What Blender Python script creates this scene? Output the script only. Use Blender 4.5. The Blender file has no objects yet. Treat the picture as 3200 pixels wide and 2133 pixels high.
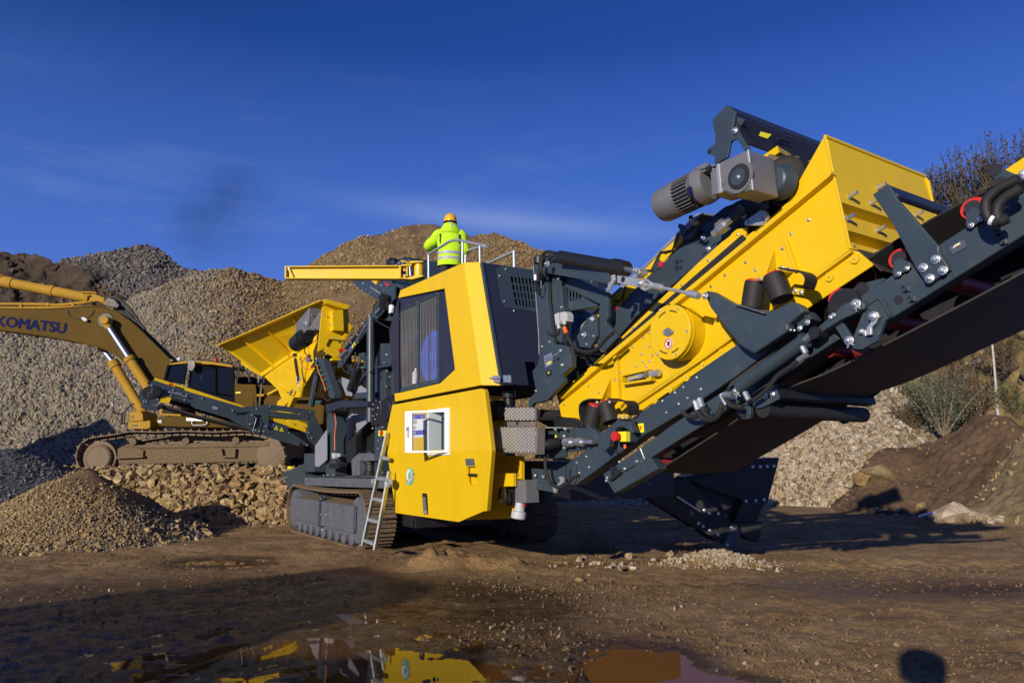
import bpy, bmesh, math, random
import numpy as np
from mathutils import Vector, Matrix, Quaternion
from mathutils.geometry import tessellate_polygon
R = math.radians
random.seed(7)
S = bpy.context.scene
COL = S.collection

# ------------------------------------------------------------------ camera
F_PX, CX, CY, TILT, CAM_H = 2250.0, 1600.0, 1066.5, math.atan(363.5/2250.0), 1.65
cam_d = bpy.data.cameras.new('camera'); cam = bpy.data.objects.new('camera', cam_d); COL.objects.link(cam)
cam.location = (0, 0, CAM_H); cam.rotation_euler = (math.pi/2 + TILT, 0, 0)
cam_d.sensor_width = 36.0; cam_d.lens = F_PX/3200*36; cam_d.clip_start = 0.1; cam_d.clip_end = 2000
S.camera = cam
# ------------------------------------------------------------------ light
SUN_EL, SUN_HEAD = R(14.8), R(28.5)
sun_d = bpy.data.lights.new('sun', 'SUN'); sun = bpy.data.objects.new('sun', sun_d); COL.objects.link(sun)
sun_d.energy = 5.0; sun_d.angle = R(0.53); sun_d.color = (1.0, 0.90, 0.76)
SDIR = Vector((math.sin(SUN_HEAD)*math.cos(SUN_EL), math.cos(SUN_HEAD)*math.cos(SUN_EL), -math.sin(SUN_EL)))
sun.rotation_euler = SDIR.to_track_quat('-Z', 'Y').to_euler(); sun.location = (-10, -20, 15)
W = bpy.data.worlds.new('World'); S.world = W; W.use_nodes = True
wn, wl = W.node_tree.nodes, W.node_tree.links; wn.clear()
sky = wn.new('ShaderNodeTexSky'); sky.sky_type = 'NISHITA'; sky.sun_disc = False
sky.sun_elevation = SUN_EL; sky.sun_rotation = R(209); sky.altitude = 900; sky.air_density = 1.0
sky.dust_density = 0.45; sky.ozone_density = 5.0
gam = wn.new('ShaderNodeHueSaturation'); gam.inputs['Saturation'].default_value = 1.12; gam.inputs['Value'].default_value = 1.0
tint = wn.new('ShaderNodeMix'); tint.data_type = 'RGBA'; tint.blend_type = 'MULTIPLY'; tint.inputs[0].default_value = 1.0
tint.inputs[7].default_value = (0.82, 0.78, 1.36, 1)
bg = wn.new('ShaderNodeBackground'); bg.inputs['Strength'].default_value = 0.088
wo = wn.new('ShaderNodeOutputWorld')
# thin cirrus: stretched noise on the direction vector, mixed in low over the horizon
tc = wn.new('ShaderNodeTexCoord'); mp = wn.new('ShaderNodeMapping'); mp.inputs['Scale'].default_value = (1.6, 1.6, 9.0)
mp.inputs['Rotation'].default_value = (0.05, 0.10, 0)
cn = wn.new('ShaderNodeTexNoise'); cn.inputs['Scale'].default_value = 2.1; cn.inputs['Detail'].default_value = 7; cn.inputs['Roughness'].default_value = 0.62
cr = wn.new('ShaderNodeValToRGB'); cr.color_ramp.elements[0].position = 0.52; cr.color_ramp.elements[1].position = 0.80
sp = wn.new('ShaderNodeSeparateXYZ'); band = wn.new('ShaderNodeMapRange'); band.inputs[1].default_value = 0.50; band.inputs[2].default_value = 0.26
mul = wn.new('ShaderNodeMath'); mul.operation = 'MULTIPLY'; mul2 = wn.new('ShaderNodeMath'); mul2.operation = 'MULTIPLY'; mul2.inputs[1].default_value = 0.26
mixc = wn.new('ShaderNodeMix'); mixc.data_type = 'RGBA'; mixc.inputs[7].default_value = (4.6, 5.8, 9.2, 1)
def mth(op, x, y=None):
    q = wn.new('ShaderNodeMath'); q.operation = op
    for k, v in enumerate((x, y)):
        if v is None: continue
        if isinstance(v, (int, float)): q.inputs[k].default_value = v
        else: wl.new(v, q.inputs[k])
    return q.outputs[0]
yy = mth('MAXIMUM', sp.outputs[1], 0.05); az = mth('DIVIDE', sp.outputs[0], yy); el = mth('DIVIDE', sp.outputs[2], mth('SQRT', mth('ADD', mth('MULTIPLY', sp.outputs[0], sp.outputs[0]), mth('ADD', mth('MULTIPLY', sp.outputs[1], sp.outputs[1]), 0.0001))))
e0 = mth('SUBTRACT', el, mth('SUBTRACT', 0.335, mth('MULTIPLY', az, 0.10)))
g1 = mth('MULTIPLY', mth('DIVIDE', mth('SUBTRACT', az, 0.0), 0.20), mth('DIVIDE', mth('SUBTRACT', az, 0.0), 0.20)); g2 = mth('MULTIPLY', mth('DIVIDE', e0, 0.020), mth('DIVIDE', e0, 0.020))
streak = mth('MULTIPLY', mth('POWER', 2.718, mth('MULTIPLY', mth('ADD', g1, g2), -1.0)), 0.75)
for a, b in ((tc.outputs['Generated'], mp.inputs[0]), (mp.outputs[0], cn.inputs['Vector']), (cn.outputs[0], cr.inputs[0]), (tc.outputs['Generated'], sp.inputs[0]),
             (sp.outputs[2], band.inputs[0]), (cr.outputs[0], mul.inputs[0]), (band.outputs[0], mul.inputs[1]), (mul.outputs[0], mul2.inputs[0]),
             (sky.outputs[0], gam.inputs['Color']), (gam.outputs[0], tint.inputs[6]), 
             (mixc.outputs[2], bg.inputs[0]), (bg.outputs[0], wo.inputs[0])):
    wl.new(a, b)
low = wn.new('ShaderNodeMapRange'); low.inputs[1].default_value = 0.60; low.inputs[2].default_value = 0.22; low.inputs[4].default_value = 0.64; wl.new(el, low.inputs[0])
pale = wn.new('ShaderNodeMix'); pale.data_type = 'RGBA'; pale.inputs[7].default_value = (1.22, 2.60, 8.3, 1); wl.new(low.outputs[0], pale.inputs[0]); wl.new(tint.outputs[2], pale.inputs[6]); wl.new(pale.outputs[2], mixc.inputs[6])
wl.new(mth('ADD', mth('MULTIPLY', mul2.outputs[0], 0.8), mth('MULTIPLY', streak, cn.outputs[0])), mixc.inputs[0])
vs = S.view_settings; vs.view_transform = 'Standard'; vs.look = 'None'; vs.gamma = 1; vs.exposure = -0.10; vs.use_curve_mapping = False
S.cycles.max_bounces = 6; S.cycles.diffuse_bounces = 2; S.cycles.transparent_max_bounces = 8; S.cycles.use_denoising = True

# ------------------------------------------------------------------ pixel rays
def ray(px, py):
    dx, dv = px-CX, py-CY; c, s = math.cos(TILT), math.sin(TILT)
    return Vector((dx, F_PX*c + dv*s, F_PX*s - dv*c))
TH = R(33.2)
MX = Vector((math.sin(TH), -math.cos(TH), 0)); MY = Vector((math.cos(TH), math.sin(TH), 0))   # machine axes: along (towards camera), across (away)
M_ROT = math.atan2(MX.y, MX.x)
def to_m(w): return Vector((w.dot(MX), w.dot(MY), w.z))
def to_w(m): return MX*m[0] + MY*m[1] + Vector((0, 0, m[2]))
def at(px, py, Y=None, X=None, Z=None, D=None):
    """the point of the machine frame (or, with D, of the world) that lies on the given plane under a pixel of the photograph"""
    d = ray(px, py)
    if D is not None:
        t = D/d.y; return Vector((d.x*t, D, CAM_H + d.z*t))
    m = to_m(d)
    if Y is not None: t = Y/m.y
    elif X is not None: t = X/m.x
    else: t = (Z-CAM_H)/m.z
    return Vector((m.x*t, m.y*t, CAM_H + m.z*t))
class Zm:                                    # a zoom window of the photograph
    def __init__(s, ox, oy, k): s.ox, s.oy, s.k = ox, oy, k
    def __call__(s, x, y): return s.ox + x*s.k, s.oy + y*s.k
    def P(s, pts, **k): return [at(*s(x, y), **k) for x, y in pts]
    def p(s, x, y, **k): return at(*s(x, y), **k)
Z1, Z2, Z3, Z4, Z5 = Zm(0, 700, .2979), Zm(600, 800, .2979), Zm(200, 1100, .2979), Zm(850, 1100, .2551), Zm(850, 1400, .2551)
Z6, Z7, Z8 = Zm(1200, 620, .2125), Zm(1180, 800, .3189), Zm(1180, 1180, .3189)
K1, K2, K3, K4, K5, K6, K7, K8 = Zm(1600, 750, .3188), Zm(2000, 300, .2551), Zm(2500, 400, .3827), Zm(2200, 750, .3188), Zm(1650, 950, .3188), Zm(1700, 1150, .3188), Zm(2100, 1150, .3827), Zm(2600, 800, .3188)
V1, V2, V3, V4, V5 = Zm(2900, 430, .1913), Zm(1600, 1250, .2551), Zm(1950, 450, .3507), Zm(1000, 780, .2232), Zm(850, 900, .2551)
SRC = Zm(0, 0, 1.0); DSP = Zm(0, 0, 1.36054)

# ------------------------------------------------------------------ materials
MATS = {}
def mat(name, base, rough=0.5, metal=0.0, var=0.12, vscale=6.0, dust=None, dust_amt=0.0, bump=0.0, bscale=40.0, coat=0.0, spec=0.5, rvar=0.08, streak=False):
    m = bpy.data.materials.new(name); m.use_nodes = True; nt = m.node_tree; n, l = nt.nodes, nt.links
    b = n['Principled BSDF']; b.inputs['Roughness'].default_value = rough; b.inputs['Metallic'].default_value = metal
    b.inputs['Specular IOR Level'].default_value = spec
    if coat: b.inputs['Coat Weight'].default_value = coat; b.inputs['Coat Roughness'].default_value = 0.12
    tc = n.new('ShaderNodeTexCoord'); nz = n.new('ShaderNodeTexNoise'); nz.inputs['Scale'].default_value = vscale; nz.inputs['Detail'].default_value = 6
    src = tc.outputs['Object']
    if streak:
        mp = n.new('ShaderNodeMapping'); mp.inputs['Scale'].default_value = (1, 1, 0.08); l.new(src, mp.inputs[0]); l.new(mp.outputs[0], nz.inputs['Vector'])
    else: l.new(src, nz.inputs['Vector'])
    mx = n.new('ShaderNodeMix'); mx.data_type = 'RGBA'
    mx.inputs[6].default_value = tuple(c*(1-var) for c in base)+(1,); mx.inputs[7].default_value = tuple(min(1, c*(1+var)) for c in base)+(1,)
    l.new(nz.outputs[0], mx.inputs[0]); out = mx.outputs[2]
    if dust:
        n2 = n.new('ShaderNodeTexNoise'); n2.inputs['Scale'].default_value = vscale*1.7; n2.inputs['Detail'].default_value = 9; n2.inputs['Roughness'].default_value = 0.7
        l.new(src, n2.inputs['Vector'])
        rp = n.new('ShaderNodeMapRange'); rp.inputs[1].default_value = 0.62 - dust_amt*0.35; rp.inputs[2].default_value = 0.80 - dust_amt*0.25; rp.inputs[4].default_value = min(1, dust_amt*1.6)
        l.new(n2.outputs[0], rp.inputs[0])
        m2 = n.new('ShaderNodeMix'); m2.data_type = 'RGBA'; m2.inputs[7].default_value = tuple(dust)+(1,); l.new(rp.outputs[0], m2.inputs[0]); l.new(out, m2.inputs[6]); out = m2.outputs[2]
    l.new(out, b.inputs['Base Color'])
    rr = n.new('ShaderNodeMapRange'); rr.inputs[3].default_value = max(0.02, rough-rvar); rr.inputs[4].default_value = min(1, rough+rvar*2); l.new(nz.outputs[0], rr.inputs[0]); l.new(rr.outputs[0], b.inputs['Roughness'])
    if bump:
        n3 = n.new('ShaderNodeTexNoise'); n3.inputs['Scale'].default_value = bscale; n3.inputs['Detail'].default_value = 5; l.new(src, n3.inputs['Vector'])
        bp = n.new('ShaderNodeBump'); bp.inputs['Strength'].default_value = bump; bp.inputs['Distance'].default_value = 0.02; l.new(n3.outputs[0], bp.inputs['Height']); l.new(bp.outputs[0], b.inputs['Normal'])
    MATS[name] = m; return m
MUD = (0.23, 0.15, 0.085)
mat('yellow_paint', (0.73, 0.47, 0.003), 0.42, var=0.09, vscale=3.0, dust=(0.46, 0.30, 0.07), dust_amt=0.16, coat=0.08, spec=0.32, streak=True, bump=0.10, bscale=1.6)
mat('grey_paint', (0.036, 0.054, 0.068), 0.38, var=0.22, vscale=2.0, dust=(0.16, 0.14, 0.11), dust_amt=0.16, bump=0.04, bscale=9)
mat('navy_paint', (0.022, 0.025, 0.046), 0.42, var=0.12, vscale=1.2, dust=(0.12, 0.11, 0.10), dust_amt=0.06)
mat('dusty_grey_paint', (0.085, 0.095, 0.118), 0.6, var=0.3, vscale=9.0, dust=(0.26, 0.21, 0.15), dust_amt=0.34, streak=True)
mat('light_grey_paint', (0.25, 0.26, 0.31), 0.5, var=0.08, dust=(0.3, 0.26, 0.2), dust_amt=0.1)
mat('cast_grey', (0.17, 0.17, 0.175), 0.45, metal=0.2, var=0.15, vscale=8, dust=(0.22, 0.15, 0.09), dust_amt=0.1, bump=0.08, bscale=120)
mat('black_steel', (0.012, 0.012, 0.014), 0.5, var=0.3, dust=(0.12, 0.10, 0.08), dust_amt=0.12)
mat('rubber', (0.016, 0.015, 0.014), 0.62, var=0.25, vscale=14, dust=(0.13, 0.11, 0.09), dust_amt=0.12, bump=0.05)
mat('belt_rubber', (0.035, 0.030, 0.024), 0.7, var=0.2, vscale=3, dust=(0.16, 0.13, 0.10), dust_amt=0.12)
mat('zinc', (0.62, 0.64, 0.64), 0.34, metal=0.85, var=0.18, vscale=10, dust=(0.3, 0.25, 0.18), dust_amt=0.10)
mat('galvanised', (0.50, 0.53, 0.53), 0.45, metal=0.65, var=0.22, vscale=16, dust=(0.30, 0.19, 0.10), dust_amt=0.14)
mat('checker_plate', (0.20, 0.18, 0.16), 0.5, metal=0.3, var=0.25, vscale=5, dust=(0.30, 0.22, 0.14), dust_amt=0.18)
mat('wire', (0.36, 0.35, 0.33), 0.5, metal=0.3, var=0.1)
mat('tread_steel', (0.55, 0.52, 0.47), 0.4, metal=0.4, var=0.2)
mat('chrome', (0.4, 0.42, 0.46), 0.45, metal=1.0, var=0.05)
mat('red_paint', (0.55, 0.02, 0.015), 0.4, var=0.15, dust=(0.3, 0.15, 0.1), dust_amt=0.1)
mat('roller_red', (0.30, 0.025, 0.02), 0.5, var=0.15)
mat('plate_slate', (0.075, 0.078, 0.12), 0.4, var=0.1)
mat('white_paint', (0.80, 0.80, 0.79), 0.4, var=0.05)
mat('pale_plastic', (0.45, 0.46, 0.46), 0.5, var=0.08)
mat('black_plastic', (0.014, 0.014, 0.016), 0.4, var=0.1)
mat('orange_cable', (0.75, 0.14, 0.02), 0.5, var=0.1)
mat('green_clip', (0.02, 0.28, 0.16), 0.5, var=0.1)
mat('blue_paint', (0.02, 0.09, 0.62), 0.4, var=0.2)
mat('steel_mud', (0.17, 0.118, 0.068), 0.7, var=0.45, vscale=12, dust=(0.07, 0.055, 0.045), dust_amt=0.3, bump=0.5, bscale=18)
mat('dried_mud', (0.145, 0.10, 0.052), 0.88, var=0.55, vscale=15, bump=0.8, bscale=25)
mat('canvas', (0.22, 0.23, 0.25), 0.7, var=0.12, bump=0.1, bscale=12)
mat('sticker_yellow', (0.85, 0.75, 0.02), 0.45, var=0.03)
mat('sticker_blue', (0.03, 0.12, 0.55), 0.45, var=0.03)
mat('sticker_purple', (0.13, 0.11, 0.45), 0.4, var=0.05)
mat('sticker_green', (0.12, 0.45, 0.25), 0.45, var=0.05)
mat('print_black', (0.015, 0.015, 0.018), 0.5, var=0.0)
mat('print_navy', (0.010, 0.012, 0.060), 0.8, var=0.1, spec=0.1)
mat('print_red', (0.6, 0.01, 0.01), 0.4, var=0.0)
mat('boom_dirty_shaded', (0.10, 0.060, 0.011), 0.8, var=0.35, vscale=1.0, dust=(0.06, 0.042, 0.02), dust_amt=0.25, spec=0.15)  # grimy digger yellow, darkened to carry the shade on boom and body
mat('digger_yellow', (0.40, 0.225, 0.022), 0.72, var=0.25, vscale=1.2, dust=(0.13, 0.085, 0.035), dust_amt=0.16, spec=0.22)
mat('cab_navy', (0.007, 0.008, 0.014), 0.8, var=0.2, spec=0.06)
mat('digger_grease', (0.035, 0.026, 0.018), 0.5, var=0.4, vscale=5)
mat('hi_vis', (0.50, 0.80, 0.02), 0.8, var=0.10, vscale=5, bump=0.9, bscale=9, spec=0.2)
mat('reflective_tape', (0.36, 0.37, 0.38), 0.45, var=0.08)
mat('helmet_yellow', (0.85, 0.42, 0.01), 0.3, var=0.03)
mat('trousers', (0.018, 0.02, 0.028), 0.8, var=0.2)
mat('skin', (0.50, 0.29, 0.20), 0.55, var=0.06)
mat('hair', (0.03, 0.022, 0.016), 0.6, var=0.2)
mat('jacket_dark', (0.03, 0.035, 0.04), 0.8, var=0.3, vscale=8)
mat('jumper_green', (0.02, 0.09, 0.05), 0.85, var=0.2)
def glass(name, col, rough=0.03):
    m = bpy.data.materials.new(name); m.use_nodes = True; n, l = m.node_tree.nodes, m.node_tree.links
    o = n['Material Output']; n.remove(n['Principled BSDF'])
    tr = n.new('ShaderNodeBsdfTransparent'); tr.inputs[0].default_value = col+(1,); gl = n.new('ShaderNodeBsdfGlossy'); gl.inputs['Roughness'].default_value = rough
    fr = n.new('ShaderNodeFresnel'); fr.inputs[0].default_value = 1.5; mx = n.new('ShaderNodeMixShader')
    l.new(fr.outputs[0], mx.inputs[0]); l.new(tr.outputs[0], mx.inputs[1]); l.new(gl.outputs[0], mx.inputs[2]); l.new(mx.outputs[0], o.inputs[0]); MATS[name] = m
glass('clear_glass', (0.92, 0.95, 0.94)); glass('cab_glass', (0.30, 0.36, 0.31))

# ------------------------------------------------------------------ mesh builder
class MB:
    def __init__(s): s.v, s.f = [], []
    def add(s, vs, fs):
        b = len(s.v); s.v += [Vector(v) for v in vs]; s.f += [tuple(b+i for i in f) for f in fs]; return s
    def prism(s, poly, vec):
        """a plate: a flat outline given thickness by a vector"""
        vec = Vector(vec)
        if isinstance(poly, tuple):                       # an outline with a hole
            o, h = [Vector(p) for p in poly[0]], [Vector(p) for p in poly[1]]; al = o+h; n = len(al); tr = tessellate_polygon([o, h])
            walls = [(i, (i+1) % len(o)) for i in range(len(o))]+[(len(o)+i, len(o)+(i+1) % len(h)) for i in range(len(h))]
            return s.add(al+[p+vec for p in al], [tuple(t) for t in tr]+[tuple(n+i for i in t) for t in tr]+[(i, n+i, n+j, j) for i, j in walls])
        n = len(poly); poly = [Vector(p) for p in poly]
        nrm = Vector((0, 0, 0))
        for i in range(n):
            a, b = poly[i]-poly[0], poly[(i+1) % n]-poly[0]; nrm += a.cross(b)
        if nrm.dot(vec) > 0: poly = poly[::-1]
        return s.add(poly+[p+vec for p in poly], [tuple(range(n)), tuple(range(2*n-1, n-1, -1))]+[(i, n+i, n+(i+1) % n, (i+1) % n) for i in range(n)])
    def box(s, lo, hi):
        x0, y0, z0 = lo; x1, y1, z1 = hi
        return s.prism([(x0, y0, z0), (x1, y0, z0), (x1, y1, z0), (x0, y1, z0)], (0, 0, z1-z0))
    def bar(s, a, b, w, h, up=(0, 0, 1)):
        a, b = Vector(a), Vector(b); d = (b-a).normalized(); up = Vector(up)
        if abs(d.dot(up.normalized())) > 0.99: up = Vector((0, 1, 0))
        sd = d.cross(up).normalized()*w/2; u = sd.cross(d).normalized()*h/2
        return s.prism([a+sd+u, a-sd+u, a-sd-u, a+sd-u], b-a)
    def lathe(s, a, axis, prof, n=16):
        """prof: (distance along the axis, radius)"""
        a = Vector(a); ax = Vector(axis).normalized(); q = ax.orthogonal().normalized(); r = ax.cross(q)
        vs, fs = [], []
        for d, rad in prof:
            for i in range(n):
                t = 2*math.pi*i/n; vs.append(a+ax*d+(q*math.cos(t)+r*math.sin(t))*max(rad, 1e-4))
        for j in range(len(prof)-1):
            for i in range(n):
                fs.append((j*n+i, j*n+(i+1) % n, (j+1)*n+(i+1) % n, (j+1)*n+i))
        fs.append(tuple(range(n-1, -1, -1))); fs.append(tuple(range((len(prof)-1)*n, len(prof)*n)))
        return s.add(vs, fs)
    def cyl(s, a, b, r, n=16, r2=None):
        a, b = Vector(a), Vector(b); return s.lathe(a, b-a, [(0, r), ((b-a).length, r if r2 is None else r2)], n)
    def tube(s, path, r, n=8):
        path = [Vector(p) for p in path]; vs, fs = [], []; prev = None
        for i, p in enumerate(path):
            t = (path[min(i+1, len(path)-1)]-path[max(i-1, 0)]).normalized()
            q = t.orthogonal().normalized() if prev is None else (prev - t*prev.dot(t)).normalized()
            prev = q; w = t.cross(q); rr = r[i] if isinstance(r, (list, tuple)) else r
            for k in range(n):
                a = 2*math.pi*k/n; vs.append(p+(q*math.cos(a)+w*math.sin(a))*rr)
        for j in range(len(path)-1):
            for k in range(n): fs.append((j*n+k, j*n+(k+1) % n, (j+1)*n+(k+1) % n, (j+1)*n+k))
        fs.append(tuple(range(n-1, -1, -1))); fs.append(tuple(range((len(path)-1)*n, len(path)*n)))
        return s.add(vs, fs)
    def quads(s, rows, closed=False):
        """a skin over rows of points"""
        n = len(rows[0]); vs = [p for r in rows for p in r]; fs = []
        for j in range(len(rows)-1):
            for i in range(n if closed else n-1): fs.append((j*n+i, j*n+(i+1) % n, (j+1)*n+(i+1) % n, (j+1)*n+i))
        return s.add(vs, fs)
    def mesh(s, name, base=(0, 0, 0), smooth=None):
        me = bpy.data.meshes.new(name); b = Vector(base)
        me.from_pydata([tuple(v-b) for v in s.v], [], s.f)
        bm = bmesh.new(); bm.from_mesh(me); bmesh.ops.recalc_face_normals(bm, faces=bm.faces); bm.to_mesh(me); bm.free()
        if smooth:
            me.polygons.foreach_set('use_smooth', [True]*len(me.polygons)); me.set_sharp_from_angle(angle=R(smooth))
        return me

def bez(pts, n=6):
    """a smooth path through points (Catmull-Rom)"""
    p = [Vector(q) for q in pts]; p = [p[0]*2-p[1]]+p+[p[-1]*2-p[-2]]; out = []
    for i in range(1, len(p)-2):
        for k in range(n):
            t = k/n; out.append(0.5*((2*p[i])+(p[i+1]-p[i-1])*t+(2*p[i-1]-5*p[i]+4*p[i+1]-p[i+2])*t*t+(3*p[i]-p[i-1]-3*p[i+1]+p[i+2])*t**3))
    return out+[p[-2]]

# ------------------------------------------------------------------ objects
def tag(o, label=None, cat=None, group=None, kind=None):
    if label: o['label'] = label
    if cat: o['category'] = cat
    if group: o['group'] = group
    if kind: o['kind'] = kind
    return o
def thing(name, label, cat, base=(0, 0, 0), rot=0.0, group=None):
    o = bpy.data.objects.new(name, None); COL.objects.link(o); o.empty_display_size = 0.3
    o.location = to_w(base) if rot else base; o.rotation_euler = (0, 0, rot); o['frame'] = tuple(base); return tag(o, label, cat, group)
def link(name, me, mt, parent=None, bevel=0.0, kind=None):
    o = bpy.data.objects.new(name, me); COL.objects.link(o)
    if mt and not me.materials: me.materials.append(MATS[mt])
    if parent: o.parent = parent
    if bevel:
        b = o.modifiers.new('bevel', 'BEVEL'); b.width = bevel; b.segments = 2; b.limit_method = 'ANGLE'; b.angle_limit = R(35); b.use_clamp_overlap = True
    if kind: o['kind'] = kind
    return o
def frame_of(o):
    while o.parent: o = o.parent
    return Vector(o['frame']) if 'frame' in o else Vector((0, 0, 0))
def part(name, mb, mt, parent, bevel=0.0, smooth=None, kind=None):
    return link(name, mb.mesh(name, frame_of(parent), smooth), mt, parent, bevel, kind)
def plate(name, parent, pts, vec, mt, bevel=0.006): return part(name, MB().prism(pts, vec), mt, parent, bevel)

BOLT = {}
def bolt_mesh(mt, r=1.0):
    if mt not in BOLT:
        m = MB().lathe((0, 0, 0), (0, 0, 1), [(0, 1.0), (0.22, 1.0), (0.26, 0.9)], 12).lathe((0, 0, 0.2), (0, 0, 1), [(0, 0.62), (0.55, 0.62), (0.68, 0.5)], 6).lathe((0, 0, 0.8), (0, 0, 1), [(0, .34), (0.35, .34), (.4, .28)], 8)
        me = m.mesh('bolt'); me.materials.append(MATS[mt]); BOLT[mt] = me
    return BOLT[mt]
def bolts(parent, pts, n=(0, -1, 0), r=0.022, mt='zinc', name='bolt'):
    fr = frame_of(parent); q = Vector(n).to_track_quat('Z', 'Y')
    for p in pts:
        o = bpy.data.objects.new(name, bolt_mesh(mt)); COL.objects.link(o); o.parent = parent
        o.location = Vector(p)-fr; o.rotation_mode = 'QUATERNION'; o.rotation_quaternion = q @ Quaternion((0, 0, 1), random.random()*2); o.scale = (r*.56, r*.56, r*.56)
def text(name, body, parent, origin, right, up, height, mt, depth=0.002, bold=0.0, shear=0.0, sx=1.0):
    """lettering as a mesh, written along 'right' with its foot on 'origin' (machine or world frame of its thing)"""
    cu = bpy.data.curves.new('lettering', 'FONT'); cu.body = body; cu.size = 1.0; cu.extrude = 0.0; cu.offset = bold; cu.shear = shear; cu.resolution_u = 3
    to = bpy.data.objects.new('lettering', cu); COL.objects.link(to); dg = bpy.context.evaluated_depsgraph_get(); dg.update()
    me = bpy.data.meshes.new_from_object(to.evaluated_get(dg)); bpy.data.objects.remove(to)
    xs = [v.co for v in me.vertices]; h = max(c.y for c in xs)-min(min(c.y for c in xs), 0); x0 = min(c.x for c in xs)
    Rt, Up = Vector(right).normalized(), Vector(up).normalized(); Nn = Rt.cross(Up); k = height/max(c.y for c in xs); fr = frame_of(parent)
    for v in me.vertices: v.co = Vector(origin) + Rt*((v.co.x-x0)*k*sx) + Up*(v.co.y*k) + Nn*depth - fr
    me.materials.clear(); me.materials.append(MATS[mt]); return link(name, me, mt, parent)
# ------------------------------------------------------------------ noise
def _h(i, j, s):
    n = (i*374761393 + j*668265263 + s*1442695041).astype(np.int64) & 0x7fffffff
    n = ((n ^ (n >> 13))*1274126177) & 0x7fffffff
    return ((n ^ (n >> 16)) & 0xffff)/65535.0
def vnoise(x, y, s=0):
    i, j = np.floor(x).astype(np.int64), np.floor(y).astype(np.int64); fx, fy = x-i, y-j
    fx = fx*fx*(3-2*fx); fy = fy*fy*(3-2*fy)
    a, b, c, d = _h(i, j, s), _h(i+1, j, s), _h(i, j+1, s), _h(i+1, j+1, s)
    return (a+(b-a)*fx)*(1-fy)+(c+(d-c)*fx)*fy - 0.5
def fbm(x, y, o=4, s=0, g=0.5):
    t, a = 0, 1.0
    for k in range(o): t = t+vnoise(x*2**k+17.3*k, y*2**k-9.1*k, s+k)*a; a *= g
    return t
def grid_mesh(name, X, Y, Zz, smooth=True):
    r, c = X.shape; me = bpy.data.meshes.new(name); n = r*c
    me.vertices.add(n); co = np.stack([X, Y, Zz], -1).reshape(-1).astype(np.float32); me.vertices.foreach_set('co', co)
    idx = np.arange(n).reshape(r, c); q = np.stack([idx[:-1, :-1], idx[:-1, 1:], idx[1:, 1:], idx[1:, :-1]], -1).reshape(-1, 4); nf = len(q)
    me.loops.add(nf*4); me.loops.foreach_set('vertex_index', q.reshape(-1).astype(np.int32))
    me.polygons.add(nf); me.polygons.foreach_set('loop_start', np.arange(0, nf*4, 4, dtype=np.int32)); me.polygons.foreach_set('loop_total', np.full(nf, 4, np.int32))
    me.update(calc_edges=True); me.validate()
    if smooth: me.polygons.foreach_set('use_smooth', np.ones(nf, bool))
    return me
# ------------------------------------------------------------------ stone and soil materials
def stone_mat(name, cols, rough=0.85, nscale=9.0):
    m = bpy.data.materials.new(name); m.use_nodes = True; n, l = m.node_tree.nodes, m.node_tree.links; b = n['Principled BSDF']
    b.inputs['Roughness'].default_value = rough; b.inputs['Specular IOR Level'].default_value = 0.3
    oi = n.new('ShaderNodeObjectInfo'); rp = n.new('ShaderNodeValToRGB'); rp.color_ramp.interpolation = 'LINEAR'
    while len(rp.color_ramp.elements) < len(cols): rp.color_ramp.elements.new(0.5)
    for i, c in enumerate(cols): rp.color_ramp.elements[i].position = i/(len(cols)-1); rp.color_ramp.elements[i].color = tuple(c)+(1,)
    tcn = n.new('ShaderNodeTexCoord'); nz = n.new('ShaderNodeTexNoise'); nz.inputs['Scale'].default_value = 2.2; nz.inputs['Detail'].default_value = 6
    mr = n.new('ShaderNodeMapRange'); mr.inputs[1].default_value = 0.3; mr.inputs[2].default_value = 0.7; mr.inputs[3].default_value = 0.62; mr.inputs[4].default_value = 1.25
    mx = n.new('ShaderNodeMix'); mx.data_type = 'RGBA'; mx.blend_type = 'MULTIPLY'; mx.inputs[0].default_value = 1.0
    cb = n.new('ShaderNodeCombineColor')
    l.new(oi.outputs['Random'], rp.inputs[0]); l.new(tcn.outputs['Object'], nz.inputs['Vector']); l.new(nz.outputs[0], mr.inputs[0])
    for k in range(3): l.new(mr.outputs[0], cb.inputs[k])
    l.new(rp.outputs[0], mx.inputs[6]); l.new(cb.outputs[0], mx.inputs[7]); l.new(mx.outputs[2], b.inputs['Base Color'])
    bp = n.new('ShaderNodeBump'); bp.inputs['Strength'].default_value = 0.35; bp.inputs['Distance'].default_value = 0.15; l.new(nz.outputs[0], bp.inputs['Height']); l.new(bp.outputs[0], b.inputs['Normal'])
    MATS[name] = m
stone_mat('stone_tan', [(0.373, 0.243, 0.102), (0.273, 0.177, 0.078), (0.422, 0.304, 0.147), (0.212, 0.146, 0.074), (0.472, 0.352, 0.184), (0.323, 0.207, 0.082)])
stone_mat('stone_brown', [(0.284, 0.184, 0.075), (0.208, 0.135, 0.057), (0.327, 0.223, 0.101), (0.153, 0.107, 0.053), (0.361, 0.263, 0.131), (0.262, 0.162, 0.061)])
stone_mat('stone_mixed', [(0.289, 0.237, 0.152), (0.192, 0.181, 0.148), (0.320, 0.249, 0.143), (0.150, 0.141, 0.117), (0.353, 0.305, 0.214), (0.257, 0.186, 0.102)])
stone_mat('stone_mud', [(.19, .12, .058), (.14, .088, .04), (.24, .16, .09), (.165, .105, .05)])
stone_mat('stone_grey', [(0.130, 0.130, 0.128), (0.085, 0.085, 0.085), (0.170, 0.165, 0.152), (0.110, 0.100, 0.095), (0.220, 0.215, 0.199)])
stone_mat('stone_dark', [(.17, .145, .12), (.10, .09, .08), (.21, .18, .15), (.13, .105, .08), (.25, .22, .19)])
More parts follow.
